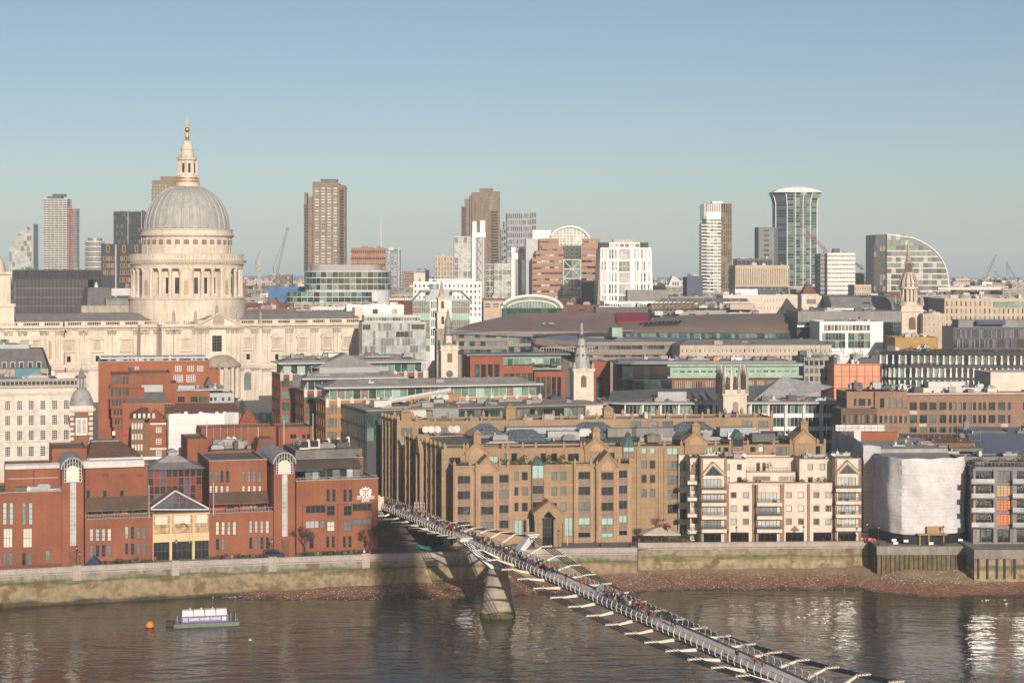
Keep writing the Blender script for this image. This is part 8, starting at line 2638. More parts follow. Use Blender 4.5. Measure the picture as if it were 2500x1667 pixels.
for k in range(n):
 z0_,z1_=zb_+(zt-zb_)*k/n,zb_+(zt-zb_)*(k+1)/n
 e=max(redge(z1_-.4),q(2165)+12)
 m_=int((e-q(2165))/3.0)
 tall=k>=n-2
 for i in range(m_):
  a=q(2165)+3.0*i
  MB().box(a+.1,a+2.9,0,.2,z0_+(.8 if not tall else .1),z1_).build('pane',rnd.choice([gpl,gs,gl,gs,gbl]if k>4 else[gs,gpl,gd,gbl]),b.root)
 if not tall:
  MB().box(q(2165),e+1,-.2,.25,z0_,z0_+.75).build('floor_edge',metal_w,b.root)
pts=[(q(2165),zt),(q(2165),0),(q(2316),0)]+[(redge(zb_+(zt-zb_)*i/18),zb_+(zt-zb_)*i/18)for i in range(18)]
MB().prism_y(pts,.25,30).build('core',gs,b.root)
mb=MB().tube([(redge(zb_+(zt-zb_)*i/18),.1,zb_+(zt-zb_)*i/18)for i in range(18)]+[(q(2165),.1,zt)],.5,5)
mb.build('curved_edge',white,b.root)
b.block(blackc,q(2133,6),q(2165)-.02,6-4.5,30,0,zt-.2,front=grid(q(2133,1.5),q(2165)-.4,4,.3,[(zb_+(zt-zb_)*k/n+.4,zb_+(zt-zb_)*(k+1)/n-.2)for k in range(9)]),gm=[gk,gs,gd],fm=None,name='dark_end')
b=simple('white_terrace_office','long white stone office stepping along the street',1765,1960,722,880,2,22,cream,760,26,2,hf=.4,gap=1.4,gm=[gd,gs],roof=gravel,clut=10)
b.box('plant_room',white,b.u(1795,4),b.u(1850,4),4,12,b.zt,b.z(706,1820))
b.box('plant_room',navy,b.u(1852,4),b.u(1895,4),4,12,b.zt,b.z(708,1870))
b=Bld('brick_turret','stone turret with a steep brick pyramid roof','building',1957,850,2,22)
W_=b.u(2006)
b.block(port,0,W_,0,W_,0,b.z(722,1980),front=[(W_*.25,W_*.72,b.z(742,1980),b.z(730,1980),dict(gm=gs,fm=metal_d,nx=3,nz=3))])
MB().frust(W_*.02,W_*.78,0,W_*.8,b.z(718,1980),W_*.38,W_*.42,W_*.38,W_*.42,b.z(687,1980)).build('pyramid_roof',tile_b,b.root)
b.box('cornice',port,-.3,W_*.85,-.3,W_*.8,b.z(722,1980),b.z(718,1980))
b=simple('lead_roofed_hall','wide hall with a grey curved metal roof in front of the glass offices',2013,2200,752,830,2,30,lead,765,0,0,roof=lead,par=.1)
MB().prism_x([(0,b.zt),(6,b.z(725,2100)),(26,b.z(722,2100)),(30,b.zt)],b.u(2028,3),b.Wd).build('curved_roof',leadd,b.root)
b.box('white_parapet',white,b.u(2028,-1),b.u(2132,-1),-1,0,b.zt-2.0,b.zt-.2)
b=simple('grey_plant_office','grey office roof with ducts and plant behind the beige office',2240,2420,722,900,2,26,conc_g,745,10,1,gm=gd,clut=26)
b.box('duct',metal_w,b.u(2290,3),b.u(2445,3),3,5,b.zt+3,b.zt+4.4)
b=simple('violet_block','plain violet-grey block between steeple and beige office',2272,2306,728,860,2,16,M('violet_grey',(.17,.16,.19)),760,0,0)
for i,(p0,p1,py,Y_,m_,c_,lab)in enumerate(((2315,2337,684,1900,conc_g,5,'far pale slab block with vertical strips'),(2333,2368,681,1850,beige,6,'far cream block of flats right of the glass offices'),(2380,2398,692,1600,M('violet_grey',(.17,.16,.19)),0,'far violet panel of a rooftop plant tower'),(2398,2422,690,1500,white,3,'far white block with dark gap'),(2430,2452,685,2000,brick_b,5,'far brown tower block near the horizon'),(2452,2470,686,1900,beige,4,'far pinkish slab beside the far cranes'),(2467,2520,689,1700,conc_g,9,'far grey striped block at the edge of the city'),(602,665,687,1700,beige,12,'far beige block of flats behind the dome'),(655,712,672,1900,brick_b,10,'far brown brick block behind the blue sheeting'),(1000,1010,672,1700,conc_g,3,'far slim slab left of the white block'),(1590,1640,698,1500,conc_g,8,'far low grey block right of the white tapering office'),(880,900,700,1600,brick_b,4,'far low brown block behind the copper block'))):
 simple('far_block',lab,p0,p1,py,Y_,1,14,m_,725,c_,5 if c_ else 0,hf=.45,gap=1.0,gm=[gd,gs,gpl],clut=3)
b=Bld('gabled_grey_houses','pale grey gabled rooftops right of the white tapering office','building',1600,1300,2,22)
for i,(p0,p1,py,pyb)in enumerate(((1600,1630,690,712),(1632,1661,672,700))):
 u0,u1,zt,zb_=b.u(p0),b.u(p1),b.z(py,p0),b.z(pyb,p0)
 MB().prism_y([(u0,0),(u1,0),(u1,zb_+5),(u0+(u1-u0)*.4,zt),(u0,zb_)],i*3,14).build('gabled_wall',metal_w,b.root)
 for k in range(3):
  for j in range(2):
   MB().box(u0+(u1-u0)*(.4+.2*k),u0+(u1-u0)*(.5+.2*k),i*3-.1,i*3,zb_-3+4*j,zb_-.5+4*j).build('window',gd,b.root)
b=simple('blue_sheeted_site','building site wrapped in blue sheeting',655,745,702,1000,3,20,M('blue_sheet',(.08,.17,.33),var=.2),740,0,0,clut=6)
b=simple('brick_gabled_row','low brick rooftops with arched white windows right of the dome',600,700,748,800,3,14,brick_d,770,6,1,fm=white,gm=gw,roof=tile_b,par=.2)
MB().prism_y([(b.u(655),b.zt),(b.u(685),b.zt),(b.u(670),b.zt+4)],0,8).build('gable',tile_r,b.root)
for i in range(3):
 u=b.u(626+22*i,-.2)
 MB().prism_y([(u+1.6*math.cos(math.pi*j/8),b.zt-2+1.4*math.sin(math.pi*j/8))for j in range(9)],-.3,0).build('arched_window',white,b.root)
b=simple('brick_terrace','old brick terrace roofs filling the gap right of the dome',590,720,757,760,6,20,brick_b,790,14,1,gm=gd,roof=tile_b,clut=8)
NEAR=[(60,'the sail-shaped tower'),(150,'the concrete frame tower'),(320,'the black glass tower'),(457,'the great dome'),(650,'the blue sheeting'),(800,'the oval glass office'),(950,'the grey tower block'),(1090,'the white block'),(1200,'the service towers'),(1380,'the arched office'),(1525,'the white tapering office'),(1640,'the gabled rooftops'),(1750,'the slim tower'),(1860,'the fluted office'),(1945,'the flared tower'),(2050,'the white strip tower'),(2225,'the ornate steeple'),(2380,'the beige office'),(2480,'the far cranes')]
MN=((conc_g,'grey concrete'),(beige,'beige stone'),(brick_b,'brown brick'),(metal_w,'white clad'),(brick_d,'dark brick'),(port_d,'weathered stone'),(leadd,'lead grey'),(cream,'cream stone'))
RN=((felt,'felt'),(gravel,'gravel'),(leadd,'lead'),(tile_b,'tiled'))
for Y_,n_,pyT in((930,17,742),(1010,17,730),(1120,19,716),(1280,21,705),(1500,24,697)):
 for i in range(n_):
  p0=-60+2640*i/n_+rnd.uniform(-15,15)
  p1=p0+2640/n_*rnd.uniform(.75,1.1)
  (m_,nm),(rf,rn_)=rnd.choice(MN),rnd.choice(RN)
  py=pyT+rnd.uniform(-4,6)
  c_=max(3,int((p1-p0)/F*Y_/4))
  nb=min(NEAR,key=lambda q:abs(q[0]-(p0+p1)/2))[1]
  b=simple('city_block','low %s block with %s roof among the rooftops near %s'%(nm,rn_,nb),p0,p1,py,Y_+rnd.uniform(-20,20),rnd.uniform(-6,12),rnd.uniform(14,26),m_,py+14*900/Y_,min(c_,8),2,hf=.45,gap=1.4,gm=[gd,gs],roof=rf,clut=3)
  b.root['group']='low blocks on the skyline'
mb=MB()
for Y_,n_,pyT in((1750,60,692),(2100,70,688),(2600,80,685),(3300,90,683),(4200,100,681.5)):
 for i in range(n_):
  p0=-60+2640*i/n_+rnd.uniform(-15,15)
  a,c=at(p0,pyT+rnd.uniform(-4,5),Y_+rnd.uniform(-60,60)),at(p0+2640/n_*rnd.uniform(.5,1.1),0,Y_)
  mb.box(a.x,c.x,a.y,a.y+rnd.uniform(12,40),15,a.z,rnd.randrange(8))
  for k in range(3):
   w=(c.x-a.x)
   x0=a.x+w*rnd.uniform(0,.7)
   mb.box(x0,x0+w*.2,a.y+2,a.y+9,a.z,a.z+rnd.uniform(1,4),rnd.randrange(8))
o=mb.build('distant_city',[q[0]for q in MN])
o['kind']='stuff'
tag(o,'far-off mass of small rooftops along the horizon','rooftops')
# tower cranes
def crane(px,pyb,pyt,Y,tip,label,m,jibz=None):
 base=at(px,pyb,Y)
 g=ground_z(Y)
 top=at(px,pyt,Y)
 root=thing('tower_crane',label,'crane',(base.x,Y,g),0,'cranes on the skyline')
 def lattice(p,q_,w,n):
  mb=MB()
  p,q_=Vector(p),Vector(q_)
  ax=(q_-p).normalized()
  a=ax.cross(Vector((0,1,0))).normalized()*w
  c=Vector((0,w,0))
  for s_,t in((1,1),(1,-1),(-1,1),(-1,-1)):
   mb.tube([p+a*s_+c*t,q_+a*s_+c*t],.14,4)
  for i in range(n):
   x0,x1=p.lerp(q_,i/n),p.lerp(q_,(i+1)/n)
   mb.tube([x0+a-c,x1-a-c],.1,4)
   mb.tube([x0-a-c,x1+a-c],.1,4)
  return mb
 lattice((0,0,0),(0,0,top.z-g),.8,14).build('mast',m,root)
 j=at(*tip,Y)-Vector((base.x,Y,g))
 lattice((0,0,top.z-g),j,.6,16).build('jib',m,root)
 MB().box(-3.5,0,-1,1,top.z-g-1,top.z-g+1.2).build('counterweight',conc_g,root)
 MB().tube([j,(-2.5,0,top.z-g+5)],.1,4).tube([(-2.5,0,top.z-g),(-2.5,0,top.z-g+5)],.2,4).build('stay',metal_d,root)
crane(676,690,670,1250,(703,555),'grey luffing tower crane right of the dome with its jib raised',M('crane_grey',(.30,.31,.34)))
crane(635,700,660,1500,(627,632),'pale tower crane with jib leaning towards the dome',metal_w)
crane(632,700,650,1500,(638,610),'pale tower crane with a short upright jib',metal_w)
crane(2022,640,618,1300,(1968,566),'red crane leaning in front of the flared tower',M('crane_red',(.55,.09,.07)))
crane(2112,690,662,1500,(2085,640),'dark small crane right of the white strip tower',metal_d)
crane(2405,690,684,1900,(2432,622),'slim grey crane far right with a long raised jib',M('crane_grey',(.3,.31,.34)))
crane(2462,690,676,1900,(2458,638),'grey crane at the far right with a near upright jib',M('crane_grey',(.3,.31,.34)))
crane(2482,690,684,1900,(2458,642),'grey crane at the far right leaning over the pinkish slab',M('crane_grey',(.3,.31,.34)))
crane(2442,690,680,2000,(2428,662),'low grey crane beside the far brown tower block',M('crane_grey',(.3,.31,.34)))
# bare trees, hedges
barkm=M('bare_bark',(.10,.075,.055),var=.2)
twigm=M('bare_twig',(.17,.085,.06),var=.2)
def bare_tree(px,py,z,Y,h,w,label,m=barkm,tm=None,seed=1,trunk=.28,lv=4):
 """tapered trunk with limbs; a crown of fine bare twigs"""
 rr=random.Random(seed)
 root=thing('bare_tree',label,'tree',(at(px,py,Y).x,Y,z),0,'bare winter trees')
 tk,tw=MB(),MB()
 r0=h*.022
 def grow(p,d,ln,r,lev):
  q=p+d*ln
  mid=p+d*ln*.5+Vector((rr.gauss(0,1),rr.gauss(0,1),0))*ln*.05
  (tk if lev<2 else tw).tube([p,mid,q],r,5 if lev<2 else 3,r1=r*.62)
  if lev>=lv:
   return
  for _ in range(rr.choice([3,3,4])if lev<3 else 4):
   a=Vector((rr.gauss(0,1),rr.gauss(0,1),rr.gauss(.15,.45))).normalized()
   nd=(d*.75+a*.75+Vector((0,0,.18))).normalized()
   nd.x*=w
   nd.y*=w
   grow(p+d*ln*rr.uniform(.55,1.0),nd.normalized(),ln*rr.uniform(.55,.78),max(.04,r*.55),lev+1)
 grow(Vector((0,0,-.1)),Vector((rr.uniform(-.05,.05),0,1)),h*trunk,r0,0)
 tk.build('trunk',m,root)
 tw.build('crown',tm or m,root)
 return root
bare_tree(745,1352,7,396,11.5,1.0,'bare street tree in front of the lettered end of the school',seed=4,lv=5)
bare_tree(905,1345,7,401,10.5,1.0,'bare tree in the shade at the corner of the school',seed=9,lv=5)
bare_tree(1615,1300,7,412,10,.8,'bare reddish tree between the tan offices and the cream apartments',tm=twigm,seed=12,lv=5)
bare_tree(700,900,18,668,17,1.0,'bare tree in front of the cathedral choir',seed=3,lv=5)
bare_tree(648,960,16,610,13,1.0,'bare tree beside the cathedral steps',seed=6,lv=4)
bare_tree(622,960,17,630,9,1.0,'small bare tree below the cathedral transept',seed=16,lv=4)
bare_tree(1055,880,20,700,12,1.0,'bare tree between the pale glass office and the slender spire',seed=26,lv=4)
for px,sd,h in((292,21,6.0),(333,22,5.6),(545,23,6.0),(575,24,4.6)):
 bare_tree(px,1352,7,383.5+(px-290)*.028,h,1.3,{292:'reddish bare shrub left of two in front of the school terrace',333:'reddish bare shrub next to the school entrance',545:'reddish bare shrub right of the school entrance',575:'small olive bare shrub by the stair tower'}[px],twigm,twigm,sd,.16,5)
for i,(a,c,lab)in enumerate(((742,925,'long clipped green hedge below the lettered end of the school'),(222,372,'low mixed planting below the school terrace'),(508,640,'low planting between the school entrance and the stair tower'))):
 y0,y1=yw((a-CX)/F*390)+6.6,yw((c-CX)/F*395)+6.6
 p0,p1=at(a,0,y0),at(c,0,y1)
 root=thing('hedge',lab,'hedge',(p0.x,p0.y,7))
 n=int((p1-p0).xy.length/.8)
 for k in range(n):
  q=p0.lerp(p1,k/n)-p0
  shrub(root,q.x,q.y+rnd.uniform(-.3,.3),0,.8,rnd.uniform(.8,1.5)if i==0 else rnd.uniform(.4,1.4),rnd.choice([leafm,leafm,M('moss_leaf',(.09,.10,.03),var=.3,scale=2),leafb]),60,'foliage',k)
for px,py,Y,z,lab in((590,948,640,17,'dark conifer at the corner of the cathedral transept'),(660,1005,590,14,'evergreen bush at the top of the hill street')):
 root=thing('evergreen_tree',lab,'tree',(at(px,py,Y).x,Y,z))
 MB().tube([(0,0,0),(0,0,6)],.2,6,r1=.1).build('trunk',barkm,root)
 for k in range(7):
  shrub(root,rnd.uniform(-.8,.8)*(1-k/8),rnd.uniform(-.5,.5),1+k*1.0,2.2*(1-k/9),1.8,leafm,90,'crown',k)
# street furniture
def lamp(px,py,Y,z,h,label,big=False):
 root=thing('street_lamp',label,'street lamp',(at(px,py,Y).x,Y,z),0,'riverside street lamps')
 MB().lathe([(.28,0),(.28,.35),(.16,.5),(.12,.9),(.075,1.0),(.06,h-.9),(.12,h-.85),(.05,h-.75)]if not big else[(.9,0),(.9,.5),(.6,.9),(.45,1.5),(.5,1.7),(.16,1.9),(.09,h-.9),(.15,h-.85),(.06,h-.75)],10).build('post',black,root)
 MB().lathe([(.12,h-.75),(.26,h-.3),(.24,h-.28)],8).build('lantern_glass',gpl,root)
 MB().lathe([(.3,h-.29),(.16,h-.08),(.03,h+.12)],8).build('lantern_cap',black,root)
for px,dy,h,big,lab in((187,1.6,5.2,False,'black street lamp by the left stair tower of the school'),(430,1.0,5.6,True,'large black lamp with ornate plinth on the wall before the school entrance'),(664,1.6,5.0,False,'black street lamp left of the right stair tower'),(195,5,3.4,False,'short black lamp beside the left stair tower door'),(1364,1.4,5.0,False,'black street lamp beside the porch of the tan offices'),(1798,2.0,4.8,False,'black street lamp before the second shopfront of the cream apartments'),(1962,2.0,4.8,False,'black street lamp before the gabled door of the cream apartments'),(1630,2.5,5.0,False,'black street lamp beside the parasol')):
 k=(px-CX)/F
 Y=390
 for _ in range(4):
  Y=yw(k*Y)+dy
 lamp(px,0,Y,7.0,h,lab,big)
for px,Y,lab in((2117,409,'black street lamp in the gap beside the cream apartments'),(2145,404,'black street lamp at the corner of the timber quay'),(2303,402.6,'black street lamp on the timber quay before the sheeting')):
 lamp(px,0,Y,8.4,4.6,lab)
q=at(240,0,388)
root=thing('blue_tent','small dark blue ridge tent in front of the school planting','tent',(q.x,383,7))
MB().prism_y([(-2.2,0),(2.2,0),(0,2.2)],0,3).build('canvas',M('blue_canvas',(.03,.05,.13),var=.15),root)
MB().prism_y([(-.5,0),(.5,0),(0,1.4)],-.03,0).build('door_flap',navy,root)
for i in range(4):
 q=at(2106+9*i,0,411-.4*i)
 root=thing('safety_barrier','orange and white plastic safety barrier between cream apartments and hoarding','barrier',(q.x,q.y,8.2),0,'plastic safety barriers by the hoarding')
 MB().box(-.4,.4,-.1,.1,.45,.95).build('board',redp if i%2 else orange,root)
 MB().box(-.36,-.28,-.2,.2,0,.45).box(.28,.36,-.2,.2,0,.45).build('foot',white,root)
q=at(640,0,396)
root=thing('dark_van','dark blue van parked beside the stair tower of the school','van',(at(668,0,393).x,393.5,7),R(14))
MB().prism_y([(-2.3,.35),(2.3,.35),(2.3,1.1),(1.5,1.2),(1.0,2.0),(-2.2,2.0),(-2.3,1.8)],-.9,.9).build('body',M('van_paint',(.03,.035,.06),rough=.25,spec=.5,var=0,fine=0),root)
MB().prism_y([(1.35,1.2),(.95,1.85),(-2.0,1.85),(-2.0,1.2)],-.93,-.9).build('side_window',gk,root)
for x in(-1.4,1.4):
 for y in(-.8,.8):
  MB().lathe([(.34,-.1),(.34,.1)],14).build('wheel',black,root,(x,y,.34)).rotation_euler=(R(90),0,0)
for px in(560,610,780,850,330):
 k=(px-CX)/F
 Y=390
 for _ in range(4):
  Y=yw(k*Y)+5.2
 root=thing('park_bench','wooden bench on the promenade before the school','bench',(k*Y,Y,7),R(14),'benches before the school')
 MB().box(-1.1,1.1,-.25,.25,.42,.48).build('seat',timber,root)
 MB().box(-1.1,1.1,.22,.28,.5,.95).build('backrest',timber,root)
 for x in(-1,1):
  MB().box(x-.05,x+.05,-.25,.25,0,.42).build('leg',black,root)
root=thing('notice_board','plain cream notice board at the landing of the footbridge','sign',tuple(at(930,0,436).xy)+(9,))
MB().box(-.75,.75,0,.12,3.2,6.6).build('panel',cream,root)
MB().box(-.08,.08,.12,.24,0,6.5).build('post',metal_d,root)
root=thing('steel_stair','white steel frame beside the landing of the footbridge','stair',tuple(at(1012,0,436).xy)+(8,))
mb=MB()
for i in range(4):
 for j in range(2):
  mb.box(i*.8,i*.8+.08,j*2,j*2+.08,0,6.2)
for k in range(6):
 mb.box(0,2.5,0,.07,1+k,1.07+k)
mb.build('frame',white,root)
tealm=M('teal_chair',(.04,.22,.18),var=.1)
for i in range(12):
 q=at(1020+6*(i%6)+3*(i//6),0,405+3.2*(i//6))
 root=thing('cafe_chair','teal folding chair on the dark square under the footbridge','chair',(q.x,q.y,7.05),rnd.uniform(0,6),'teal chairs under the footbridge')
 MB().box(-.25,.25,-.25,.25,.42,.47).build('seat',tealm,root)
 MB().box(-.25,.25,.2,.25,.5,.95).build('backrest',tealm,root)
 for x in(-.2,.2):
  MB().box(x-.03,x+.03,-.2,.2,0,.42).build('leg',tealm,root)
for i in range(5):
 q=at(1052+9*i,0,411+i)
 root=thing('evergreen_bush','dark evergreen bush by the terrace under the footbridge','bush',(q.x,q.y,7),0,'bushes under the footbridge')
 shrub(root,0,0,0,1.5,3.0,leafm,160,'foliage',i)
# people
def figure(name,legs,arms,sit=False,lean=0.0,wide=1.0):
 """one continuous skinned body; legs: forward swing per side; arms: elbow and hand offsets"""
 V,E,Rr=[],[],[]
 def v(p,r,par=None):
  V.append(p)
  Rr.append(r if isinstance(r,tuple)else(r,r))
  if par is not None:
   E.append((par,len(V)-1))
  return len(V)-1
 hz=.48 if sit else .94
 pel=v((0,0,hz),(.165*wide,.125*wide))
 sp=v((0,-.02*lean,hz+.22),(.155*wide,.125*wide),pel)
 ch=v((0,-.06*lean,hz+.42),(.175*wide,.125*wide),sp)
 nk=v((0,-.08*lean,hz+.58),.06,ch)
 hd=v((0,-.10*lean-.01,hz+.66),(.085,.095),nk)
 tp=v((0,-.10*lean-.005,hz+.77),(.075,.088),hd)
 v((0,-.11*lean-.105,hz+.67),.018,hd)
 hands=[]
 for s_,(fwd,bend),(ex,ey,ez,wx,wy,wz)in((-1,legs[0],arms[0]),(1,legs[1],arms[1])):
  hip=v((s_*.10,0,hz-.06),.10*wide,pel)
  if sit:
   kn=v((s_*.13,-.42,hz-.02),.075,hip)
   an=v((s_*.13,-.45+fwd,.10),.05,kn)
  else:
   kn=v((s_*.105,-fwd*.5-.03,.50),.075,hip)
   an=v((s_*.10,-fwd+bend,.09+abs(bend)*.5),.048,kn)
  v((s_*.11,V[an][1]-.16,max(.04,V[an][2]-.05)),.042,an)
  sh=v((s_*.19*wide,-.06*lean,hz+.46),.075,ch)
  el=v((s_*(.25+ex),ey,hz+.20+ez),.056,sh)
  wr=v((s_*(.26+wx),wy,hz-.02+wz),.036,el)
  pm_=v((s_*(.265+wx),wy-.02,hz-.09+wz),(.034,.02),wr)
  hands.append(Vector(V[pm_]))
  for k,(dx,ln)in enumerate(((-.024,.058),(-.008,.07),(.009,.066),(.025,.05))):
   f1=v((s_*(.267+wx),wy-.02+dx,V[pm_][2]-.05),.0095,pm_)
   v((s_*(.258+wx),wy-.025+dx,V[pm_][2]-.05-ln*.8),.0085,f1)
  t1=v((s_*(.255+wx),wy-.062,V[pm_][2]-.005),.0105,pm_)
  v((s_*(.25+wx),wy-.08,V[pm_][2]-.045),.009,t1)
 me=bpy.data.meshes.new(name)
 me.from_pydata(V,E,[])
 o=bpy.data.objects.new(name,me)
 COL.objects.link(o)
 o.modifiers.new('skin','SKIN').use_smooth_shade=True
 for i,d in enumerate(me.skin_vertices[0].data):
  d.radius=Rr[i]
  d.use_root=i==0
 sb=o.modifiers.new('sub','SUBSURF')
 sb.levels=sb.render_levels=1
 dg=bpy.context.evaluated_depsgraph_get()
 m2=bpy.data.meshes.new_from_object(o.evaluated_get(dg))
 bpy.data.objects.remove(o)
 m2.materials.clear()
 for q in(M('coat_black',(.02,.02,.025)),M('trousers_dark',(.022,.024,.035)),M('skin_tone',(.45,.25,.17),rough=.6,var=.05),M('shoe',(.02,.018,.015))):
  m2.materials.append(q)
 for p in m2.polygons:
  c=p.center
  if c.z>hz+.575:
   i=2
  elif min((c-h_).length for h_ in hands)<.10 and abs(c.x)>.17:
   i=2
  elif c.z<.085:
   i=3
  elif c.z<hz-.09 and not(abs(c.x)>.2 and c.z>hz-.35):
   i=1
  else:
   i=0
  p.material_index=i
 hair=MB()
 hair.lathe([(.10,hz+.655),(.108,hz+.70),(.103,hz+.76),(.085,hz+.815),(.05,hz+.845),(.01,hz+.85)],10,0,-.10*lean+.015,sx=.92)
 return m2,hair.mesh('hair',M('hair_dark',(.03,.02,.015),var=.2))
A0=(.0,.03,0,.02,-.05,0)
POSES=[figure('person',((.26,.02),(-.2,.10)),((0,.10,0,.01,.12,.02),(.0,-.10,.02,-.02,-.2,.05)),lean=.6),figure('person',((-.2,.1),(.24,.0)),((.02,-.08,.02,-.02,-.2,.06),(0,.1,0,.02,.14,.03)),lean=.5,wide=1.12),figure('person',((.02,0),(-.03,0)),(A0,A0),wide=1.08),figure('person',((.05,0),(-.05,.0)),((.04,-.05,0,-.12,-.25,.16),(.02,-.03,0,-.10,-.26,.14)),lean=.2,wide=1.05),figure('person',((.02,0),(.06,0)),((.0,-.08,0,-.1,-.3,.12),(.0,-.08,0,-.1,-.3,.12)),sit=True,lean=.6)]
COATS=[('black',(.015,.015,.018),13),('navy',(.02,.03,.07),5),('charcoal',(.06,.06,.065),4),('brown',(.12,.07,.04),3),('red',(.5,.03,.03),2),('grey',(.25,.25,.26),2),('tan',(.40,.28,.16),2),('white',(.68,.66,.63),1),('olive',(.10,.10,.05),2),('blue',(.05,.22,.55),0),('teal',(.06,.33,.38),0),('maroon',(.16,.03,.04),2),('pink',(.65,.22,.28),0)]
COATL=[c for c in COATS for _ in range(c[2])]
TROU=[('dark',(.02,.022,.03)),('blue jean',(.06,.10,.19)),('black',(.012,.012,.014)),('grey',(.16,.16,.17)),('khaki',(.28,.2,.11))]
HAIR=[('dark hair',(.03,.02,.015)),('brown hair',(.10,.055,.03)),('fair hair',(.36,.24,.11)),('grey hair',(.32,.31,.3)),('a red hat',(.5,.03,.03)),('a black hat',(.015,.015,.017))]
SKIN=[(.45,.25,.17),(.52,.31,.22),(.2,.1,.06),(.36,.19,.12)]
def person(loc,rz,coat,tr,hair,pose,where,group,scale=1.0,rr=rnd):
 me,hm_=POSES[pose]
 o=obj('person',me,None,loc,rz)
 o.scale=(scale,)*3
 for i,mm in enumerate((M('coat_'+coat[0],coat[1],var=.06),M('trousers_'+tr[0].replace(' ','_'),tr[1],var=.06),M('skin_%d'%(rr.randrange(4)),rr.choice(SKIN),rough=.6,var=.04),M('shoe',(.02,.018,.015)))):
  o.material_slots[i].link='OBJECT'
  o.material_slots[i].material=mm
 h_=obj('hair',hm_,o)
 h_.material_slots[0].link='OBJECT'
 h_.material_slots[0].material=M('hair_'+hair[0].replace(' ','_'),hair[1],var=.15)
 act={0:'walking',1:'striding',2:'standing',3:'hands together',4:'sitting'}[pose]
 tag(o,'%s-coated person, %s trousers, %s, %s %s'%(coat[0],tr[0],hair[0],act,where),'person',group)
 return o
def s_of(px):
 k=(px-CX)/F
 return(k*BO.y-BO.x)/(BD.x-k*BD.y)
cn={c[0]:c for c in COATS}
tn={c[0]:c for c in TROU}
hn={c[0]:c for c in HAIR}
pr_=random.Random(11)
spots=[]
taken=[]
for px,n,sp_ in((938,12,10),(962,10,12),(985,8,12),(1008,6,10),(1030,5,10),(1052,4,9),(1085,8,12),(1108,7,10),(1150,8,12),(1172,7,10),(1195,6,10),(1222,9,10),(1242,9,10),(1262,6,10),(1286,11,10),(1306,10,9),(1324,8,8),(1340,4,7),(1492,11,13),(1520,7,10),(1545,10,12),(1572,7,10),(1602,6,8)):
 for _ in range(n):
  for _try in range(12):
   s,y=s_of(px+pr_.uniform(-sp_,sp_)),pr_.uniform(-1.65,1.65)
   if all((s-a)**2+(y-c)**2>.36 for a,c in taken):
    taken.append((s,y))
    spots.append((s,y,None,None,None,None,1.0))
    break
for px,y,c,t,h_,po,sc_ in((1384,-.2,'black','dark','dark hair',0,1),(1427,-.6,'red','grey','dark hair',0,1),(1452,1.2,'teal','khaki','dark hair',1,1),(1464,-.4,'grey','dark','brown hair',0,1),(1636,.3,'black','dark','dark hair',0,1.02),(1645,.2,'black','black','brown hair',1,1.0),(1818,-1.3,'black','blue jean','dark hair',2,1.04),(1839,.2,'red','dark','brown hair',0,.74),(1851,.9,'black','black','fair hair',1,1.0),(1862,-.1,'maroon','black','brown hair',0,.98),(1052,-.8,'white','dark','dark hair',0,1),(1500,1.0,'blue','dark','dark hair',2,1),(1548,1.2,'red','dark','dark hair',2,1),(1482,.9,'red','khaki','a red hat',3,1)):
 spots.append((s_of(px),y,c,t,h_,po,sc_))
used={}
for s,y,c,t,h_,po,sc_ in spots:
 where='at the footbridge landing' if s<30 else 'on footbridge near tan offices' if s<72 else 'on footbridge over its pier' if s<100 else 'on footbridge past its pier' if s<140 else 'in footbridge crowd over water' if s<195 else 'on quiet stretch of footbridge'
 z=dz(s)+.004 if s>S0 else 12.2
 d=pr_.choice([0,math.pi])
 rz=BR+math.pi/2+d+pr_.uniform(-.35,.35)
 person(bpt(s,y,z),rz,cn[c]if c else pr_.choice(COATL),tn[t]if t else pr_.choice(TROU),hn[h_]if h_ else pr_.choice(HAIR),po if po is not None else pr_.choice([0,0,1,1,2,3]),where,'people on the footbridge',sc_*pr_.uniform(.95,1.06),pr_)
person(bpt(s_of(1052),1.0,dz(50)),BR,('bright yellow',(.75,.68,.04)),tn['dark'],hn['dark hair'],2,'on footbridge near tan offices','people on the footbridge')
for i in range(16):
 s,y=pr_.uniform(-29,-8),pr_.uniform(-2.2,2.2)
 person(bpt(s,y,12.2),BR+pr_.choice([-1.57,1.57]),pr_.choice(COATL),pr_.choice(TROU),pr_.choice(HAIR),pr_.choice([0,1,2]),'behind the footbridge landing','people behind the landing',1,pr_)
for px,c,po in((257,'black',4),(272,'charcoal',4),(318,'navy',4),(334,'black',4),(379,'red',2),(541,'black',4),(552,'red',4),(566,'grey',4),(594,'black',4),(602,'charcoal',4),(610,'black',4),(637,'navy',4),(650,'black',4),(747,'black',4),(776,'grey',4),(790,'black',4),(818,'charcoal',4),(852,'navy',4),(889,'white',4),(902,'red',4),(1545,'black',2),(1551,'charcoal',0),(1538,'black',0),(1465,'black',4)):
 k=(px-CX)/F
 Y=390
 for _ in range(4):
  Y=yw(k*Y)+(4.9 if po==4 else 3.4)
 person((k*Y,Y,7.15 if po==4 else 7.02),R(14)+pr_.uniform(-.4,.4),cn[c],pr_.choice(TROU),pr_.choice(HAIR),po,'on promenade before %s'%('school' if px<1000 else 'tan offices'),'people on the promenade',1,pr_)
for px in(2010,2030,2050,1560,1580):
 person((at(px,0,413.6).x,413.6,7.02),pr_.uniform(-1,1),pr_.choice(COATL),pr_.choice(TROU),pr_.choice(HAIR),pr_.choice([2,3,0]),'before cream apartment shopfronts' if px>1700 else 'beside the cafe terrace','people before the cream apartments',1,pr_)
